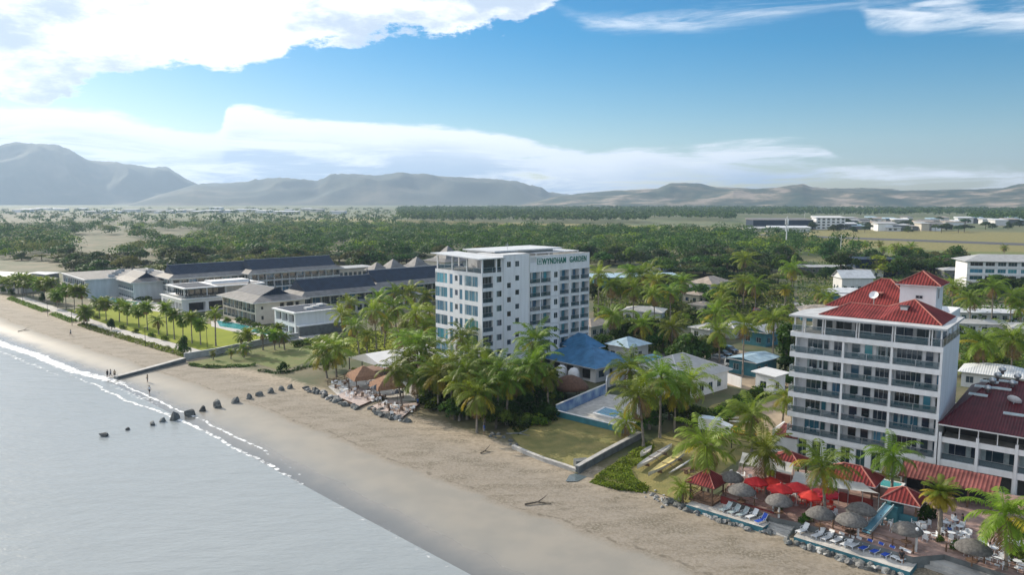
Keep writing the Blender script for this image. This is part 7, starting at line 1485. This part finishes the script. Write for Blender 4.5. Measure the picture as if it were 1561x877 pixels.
def rocks(poly_pts, n_, s0, s1, ms, group, lb, seed, spread=1.2, z=None):
    r_ = random.Random(seed); W_ = [P(*q) for q in poly_pts]; L = [math.dist(W_[i], W_[i + 1]) for i in range(len(W_) - 1)]; tot = sum(L)
    for i in range(n_):
        f = r_.random() * tot; j = 0
        while f > L[j]: f -= L[j]; j += 1
        a, b = Vector(W_[j]), Vector(W_[j + 1]); p = a + (b - a) * f / L[j] + Vector((r_.uniform(-spread, spread), r_.uniform(-spread, spread))); sz = r_.uniform(s0, s1)
        o = link('rock', r_.choice(ms), None, (p.x, p.y, gz(p.x, p.y) + sz * .2), (r_.uniform(-.4, .4), r_.uniform(-.4, .4), r_.uniform(0, 6)), (sz * 1.2, sz, sz * .8)); tag(o, lb, 'rock', group)
rocks([(1052, 778), (1100, 792), (1168, 812)], 42, .45, .95, RM + RMp, 'rocks below the gazebo platform', 'rock at the foot of the gazebo platform seawall', 1, .55)
rocks([(1208, 826), (1300, 856), (1385, 882)], 62, .45, 1.0, RM + RMp, 'rocks below the long platform', 'rock at the foot of the long platform seawall', 2, .6)
rocks([(1024, 766), (1040, 778)], 16, .5, 1.2, RM, 'dark rocks by the young palm', 'dark rock beside the small bright palm', 3, 1.1)
rocks([(985, 752), (1030, 770)], 26, .25, .6, RMp, 'pale pebble rocks on the upper sand', 'pale small rock on the sand below the canoes', 4, 1.3)
rocks([(455, 590), (490, 600), (515, 612), (545, 622)], 46, .6, 1.4, RM + RMp[:2], 'rocks of the bar seawall, first stretch', 'grey rock of the seawall below the first bar deck', 5, .8)
rocks([(560, 622), (590, 634), (620, 642)], 26, .6, 1.4, RM + RMp[:2], 'rocks of the bar seawall, second stretch', 'grey rock of the seawall below the second bar deck', 6, .8)
rocks([(745, 660), (770, 672), (800, 690)], 9, .4, .9, RM, 'loose rocks at the shaded plot', 'loose dark rock by the shaded grass plot', 7, 1.2)
for i, (px, py, lb) in enumerate([(790, 664, 'forked grey driftwood log on the shaded sand'), (820, 765, 'thin dark driftwood branch lying on the open sand'), (740, 690, 'short driftwood piece near the full crowned palm'), (36, 502, 'driftwood on the far wet sand')]):
    x, y = P(px, py); m = MB(); r_ = random.Random(i); L_ = [4, 3.4, 1.6, 3][i]
    m.tube([(-L_ / 2, 0, .1), (0, .3, .25), (L_ / 2, -.1, .12)], [.12, .09, .04], 'rockp' if i == 0 else 'barkd', 6); m.tube([(0, .3, .22), (.9, 1.0, .5), (1.4, 1.3, .8)], [.09, .06, .02], 'rockp' if i == 0 else 'barkd', 5); tag(m.build('driftwood', None, (x, y, gz(x, y)), math.radians(-15 + 20 * i)), lb, 'driftwood')
# ================================================================ beach bar before the lettered hotel
e = empty('event_tent', (*P(585, 562, 2.9), 0), math.radians(GA), 'open hall with a broad white tent roof beside the palms', 'tent'); W_, D_ = 17, 15
m = MB(); hh = 3.0; c = [(0, 0, hh), (W_, 0, hh), (W_, D_, hh), (0, D_, hh)]; a, b = (0, D_ / 2, hh + 1.9), (W_, D_ / 2, hh + 1.9)
m.face([c[0], c[1], b, a], 'canvasw'); m.face([c[2], c[3], a, b], 'canvasw'); m.face([c[3], c[0], a], 'canvasw'); m.face([c[1], c[2], b], 'canvasw'); m.build('roof', e)
for i in range(6):
    for y_ in (.2, D_ - .2): q = MB(); x_ = .3 + i * (W_ - .6) / 5; q.box(x_ - .08, x_ + .08, y_ - .08, y_ + .08, 0, hh, 'dark'); q.build('post', e)
m = MB(); m.box(0, W_, .1, D_ - .1, 0, .12, 'paver'); m.build('floor', e); m = MB(); m.box(W_ - .3, W_ - .1, .2, D_ - .2, .121, 2.8, 'interior'); m.build('rear_wall', e)
def hutx(px, py, sz, hh, lb, k='thatchb'):
    x, y = P(px, py); e = empty('thatched_hut', (x, y, 0), math.radians(GA - 12), lb, 'hut'); m = MB(); s_ = sz / 2; m.cone((0, 0, 0), [(s_ * 1.41, hh * .50), (s_ * 1.2, hh * .66), (s_ * .12, hh)], k, 4, .03); m.build('roof', e, None, PI / 4)
    for a in (-1, 1):
        for b in (-1, 1): q = MB(); q.tube([(a * s_ * .8, b * s_ * .8, 0), (a * s_ * .8, b * s_ * .8, hh * .55)], .1, 'wood', 6); q.build('post', e)
hutx(555, 592, 6.0, 4.6, 'square hut with an orange brown thatched roof by the first bar deck'); hutx(590, 606, 6.0, 4.4, 'orange brown thatched hut half under the golden palm')
for pts, lb in (([(512, 606), (545, 592), (585, 606), (548, 622)], 'pinkish timber deck of the beach bar nearer the open sand'), ([(562, 624), (590, 612), (640, 618), (612, 640)], 'pinkish timber deck of the beach bar under the golden palm')):
    w3 = [P(*q) for q in pts]; m = MB(); m.prism(w3, -.5, .35, 'wood', 'deck'); tag(m.build('timber_deck'), lb, 'deck')
sheet('paved_yard', [P(*q) for q in [(500, 590), (560, 566), (640, 590), (650, 612), (600, 612), (545, 596), (515, 604)]], .06, 'stonepave')
bar = [(512, 586), (524, 588), (534, 583), (540, 596), (528, 599), (552, 604), (562, 602), (572, 608), (568, 612), (580, 610), (536, 606), (594, 622), (604, 624), (614, 626), (586, 620), (600, 632), (628, 628), (516, 594), (548, 578), (560, 580)]
WCH = chair_mesh('wood'); WTB = table_mesh('wood', .5)
for i, (px, py) in enumerate(bar):
    x, y = P(px, py, .35); dk = i % 2; tag(link('bar_table', WTB if dk else TB, None, (x, y, .36), 0), '%s table of the beach bar, counted from the open sand' % ordn[i], 'table', 'tables of the beach bar')
    for j in range(3): a = i + j * 2.1; tag(link('bar_chair', WCH if (i + j) % 2 else CH, None, (x + math.cos(a) * .85, y + math.sin(a) * .85, .36), a - PI / 2), 'chair at the %s table of the beach bar, from the open sand' % ordn[i], 'chair', 'chairs at the %s beach bar table' % ordn[i])
pm_ = MB(); 
for q in range(8):
    w0, w1 = 2 * PI * q / 8, 2 * PI * (q + 1) / 8; pm_.face([(math.cos(w0) * 1.3, math.sin(w0) * 1.3, 2.1), (math.cos(w1) * 1.3, math.sin(w1) * 1.3, 2.1), (0, 0, 2.7)], 'slate')
pm_.tube([(0, 0, 0), (0, 0, 2.7)], .03, 'dark', 6); PMm = pm_.mesh('parasol')
for i, (px, py) in enumerate([(566, 603), (574, 610), (606, 618)]): x, y = P(px, py); tag(link('dark_parasol', PMm, None, (x, y, .36)), '%s dark blue parasol on the bar decks, from the open sand' % ordn[i], 'parasol', 'dark parasols of the bar')
fence([P(500, 588), P(525, 578), P(545, 570)], 'dark timber fence behind the first bar tables', 1.1, 'wood')
x, y = P(541, 574); shrub(x, y, 2.6, 1.8, 'round leafy bush in front of the open white tent', None, 'leafy_bush', 1)
# shrubs under the palms before the lettered hotel
for i, (px, py, hh, rr) in enumerate([(648, 618, 3, 2.4), (664, 624, 3, 2.4), (680, 622, 3.5, 2.6), (700, 628, 3, 2.4), (716, 632, 3, 2.2), (734, 636, 3, 2.4), (752, 640, 3.4, 2.6), (770, 644, 3.2, 2.4), (786, 646, 3, 2.4), (804, 648, 3, 2.2), (820, 648, 2.6, 2.2), (836, 642, 2.6, 2), (690, 612, 4, 2.8), (650, 604, 3, 2.6), (776, 626, 4, 2.8), (795, 622, 4, 2.8), (760, 620, 3.6, 2.6), (726, 622, 3.4, 2.4), (708, 616, 3.4, 2.4), (840, 620, 3, 2), (855, 608, 2.6, 1.8), (672, 600, 3.4, 2.4)]):
    x, y = P(px, py); shrub(x, y, hh, rr, 'dark green shrub of the thicket under the palms before the lettered hotel', 'thicket before the lettered hotel', 'thicket_shrub', i)
# ================================================================ people
import bmesh
def person_mesh(pose):
    J = {'pelvis': (0, 0, .93, .13), 'waist': (0, 0, 1.08, .115), 'chest': (0, .0, 1.32, .14), 'neck': (0, 0, 1.48, .055), 'headb': (0, .01, 1.56, .085), 'headt': (0, .015, 1.68, .088)}
    if pose == 'walk': legs = [((.09, .0, .88), (.1, .22, .5), (.1, .18, .08), (.1, .34, .03)), ((-.09, 0, .88), (-.1, -.05, .48), (-.1, -.34, .12), (-.1, -.22, .03))]; arms = [((.19, 0, 1.42), (.24, -.12, 1.16), (.25, -.06, .92)), ((-.19, 0, 1.42), (-.24, .1, 1.16), (-.25, .24, .95))]
    elif pose == 'sit': legs = [((.09, 0, .88), (.12, .42, .92), (.12, .46, .50), (.12, .6, .46)), ((-.09, 0, .88), (-.12, .42, .92), (-.12, .44, .50), (-.12, .58, .46))]; arms = [((.19, 0, 1.42), (.25, .06, 1.18), (.18, .30, 1.12)), ((-.19, 0, 1.42), (-.25, .06, 1.18), (-.16, .30, 1.14))]
    else: legs = [((.09, 0, .88), (.11, .02, .48), (.12, 0, .08), (.13, .15, .03)), ((-.09, 0, .88), (-.11, .02, .48), (-.12, -.02, .08), (-.13, .13, .03))]; arms = [((.19, 0, 1.42), (.25, .0, 1.14), (.24, .08, .9)), ((-.19, 0, 1.42), (-.26, -.02, 1.15), (-.2, .12, .96))]
    V, E_, R_ = [], [], []
    def add(p, r): V.append(p); R_.append(r); return len(V) - 1
    ids = {k: add(v[:3], v[3]) for k, v in J.items()}
    for a, b in (('pelvis', 'waist'), ('waist', 'chest'), ('chest', 'neck'), ('neck', 'headb'), ('headb', 'headt')): E_.append((ids[a], ids[b]))
    for L in legs:
        pr = ids['pelvis']
        for p, r in zip(L, (.095, .062, .042, .035)): i = add(p, r); E_.append((pr, i)); pr = i
    for A in arms:
        pr = ids['chest']
        for p, r in zip(A, (.055, .042, .03)): i = add(p, r); E_.append((pr, i)); pr = i
        s_ = 1 if A[0][0] > 0 else -1; h_ = Vector(A[2]); d = (h_ - Vector(A[1])).normalized(); pl = add(tuple(h_ + d * .07), .03); E_.append((pr, pl)); sd_ = Vector((0, 1, 0)) if abs(d.z) > .5 else Vector((1, 0, 0))
        for f in range(4): q = add(tuple(h_ + d * (.15 + (.012, .02, .015, 0)[f]) + sd_ * (.03 * (1.5 - f))), .009); E_.append((pl, q))
        q = add(tuple(h_ + d * .07 + sd_ * .06), .011); E_.append((pr, q))
    me = bpy.data.meshes.new('tmp'); me.from_pydata(V, E_, []); o = bpy.data.objects.new('tmp', me); C.objects.link(o); md = o.modifiers.new('s', 'SKIN'); sv = me.skin_vertices[0].data
    for i, r in enumerate(R_): sv[i].radius = (r, r * (.72 if i in (0, 1, 2) else 1))
    sv[0].use_root = True; o.modifiers.new('d', 'SUBSURF').levels = 1
    dg = bpy.context.evaluated_depsgraph_get(); me2 = bpy.data.meshes.new_from_object(o.evaluated_get(dg)); bpy.data.objects.remove(o); me2.materials.clear(); me2.materials.append(M['skin']); me2.name = 'person_body'
    for p in me2.polygons: p.use_smooth = True
    # face: nose, eyes, ears on the same mesh
    return me2, legs, arms
PB = {k: person_mesh(k) for k in ('stand', 'walk', 'sit')}
SHC = {}
for k, c in {'c_white': (.7, .7, .7), 'c_black': (.03, .03, .035), 'c_blue': (.05, .12, .35), 'c_red': (.5, .05, .05), 'c_grey': (.25, .26, .28), 'c_tan': (.4, .3, .2)}.items(): M[k] = mat('cloth_' + k[2:], c, .9, .1, 8)
M['hair'] = mat('hair_dark', (.02, .015, .012), .7, .2)
def clothes(pose, top, bot):
    key = (pose, top, bot)
    if key in SHC: return SHC[key]
    _, legs, arms = PB[pose]; t = MB(); t.tube([(0, 0, .94), (0, 0, 1.1), (0, 0, 1.32), (0, 0, 1.46)], [.17, .15, .185, .09], top, 10)
    for A in arms: a, b = Vector(A[0]), Vector(A[1]); t.tube([tuple(Vector((a.x * .55, 0, 1.40))), tuple(a), tuple(a + (b - a) * .7)], [.09, .078, .07], top, 8)
    s_ = MB(); s_.tube([(0, 0, .84), (0, 0, .96)], [.165, .165], bot, 10)
    for L in legs: a, b = Vector(L[0]), Vector(L[1]); s_.tube([tuple(a + Vector((0, 0, .05))), tuple(a + (b - a) * .85)], [.125, .092], bot, 8)
    h = MB(); h.cone((0, -.012, 1.66), [(.098, -.09), (.112, -.01), (.103, .07), (.05, .125)], 'hair', 10)
    f = MB(); f.cone((0, .10, 1.62), [(.018, -.025), (.012, .02)], 'skin', 5)
    for sx in (-1, 1): f.box(sx * .035 - .012, sx * .035 + .012, .088, .10, 1.645, 1.66, 'hair'); f.box(sx * .098 - .01, sx * .098 + .01, -.01, .03, 1.60, 1.66, 'skin')
    f.box(-.025, .025, .09, .098, 1.575, 1.585, 'c_red'); SHC[key] = (t.mesh('shirt', True), s_.mesh('shorts', True), h.mesh('hair', True), f.mesh('face_features')); return SHC[key]
def person(px, py, pose, top, bot, rz, label, z=None, group=None, sc=1.0):
    zz = z if z is not None else None; x, y = P(px, py, zz if zz is not None else -.8)
    if zz is None: zz = gz(x, y); x, y = P(px, py, zz)
    dz = -.46 if pose == 'sit' else 0; e = empty('person', (x, y, zz + dz), math.radians(rz), label, 'person', group); e.scale = (sc,) * 3; link('body', PB[pose][0], e)
    for nm, me in zip(('shirt', 'shorts', 'hair', 'face_features'), clothes(pose, top, bot)): link(nm, me, e)
person(164, 576, 'stand', 'c_black', 'c_black', 60, 'person in dark clothes wading at the water edge, farthest from the groyne'); person(169, 575, 'walk', 'c_grey', 'c_black', 120, 'person in grey top at the water edge, middle of the three'); person(175, 576, 'stand', 'c_tan', 'c_black', 200, 'person in a tan top at the tip of the groyne')
person(225, 583, 'stand', 'c_tan', 'c_grey', 90, 'person standing on wet sand just past the groyne'); person(228, 601, 'walk', 'c_white', 'c_black', 230, 'person walking across the wet sand toward the water'); person(108, 512, 'walk', 'c_grey', 'c_black', 130, 'person walking alone on the far grey sand')
tp = [(1286, 801, 'sit', 'c_black', 'c_black', 20, 'seated person in black beneath the parasol shading guests'), (1290, 806, 'sit', 'c_blue', 'c_grey', 120, 'seated person in blue beside the one in black'), (1300, 805, 'sit', 'c_tan', 'c_black', 220, 'seated person in tan at the parasol shading guests'), (1342, 803, 'sit', 'c_white', 'c_grey', 45, 'seated person in white below the slide'), (1394, 816, 'sit', 'c_black', 'c_black', 150, 'seated person in black by the bar railing'), (1378, 815, 'sit', 'c_tan', 'c_grey', 10, 'seated person in tan under the bar parasol'), (1424, 790, 'stand', 'c_tan', 'c_tan', 70, 'person in tan standing beside the golden date palm'), (1455, 800, 'sit', 'c_white', 'c_blue', 200, 'seated person in white at the tables behind the date palm'), (1466, 806, 'stand', 'c_black', 'c_grey', 240, 'person in black standing at the tables behind the date palm'), (1447, 818, 'sit', 'c_blue', 'c_black', 100, 'seated person in blue behind the date palm'), (1508, 845, 'sit', 'c_white', 'c_black', 90, 'seated person in white near the big corner palm'), (1160, 748, 'sit', 'c_white', 'c_black', 30, 'seated person in white under the first red umbrella')]
for q in tp: person(q[0], q[1], q[2], q[3], q[4], q[5], q[6], TZ1)
person(637, 620, 'stand', 'c_blue', 'c_black', 30, 'person in blue beside the dark palm at the bar deck end'); person(738, 662, 'stand', 'c_blue', 'c_grey', 80, 'person in blue in the shade of the full crowned palm'); person(1374, 856, 'sit', 'c_black', 'c_black', 160, 'person in black reclining past the blue sun chairs', PZ)
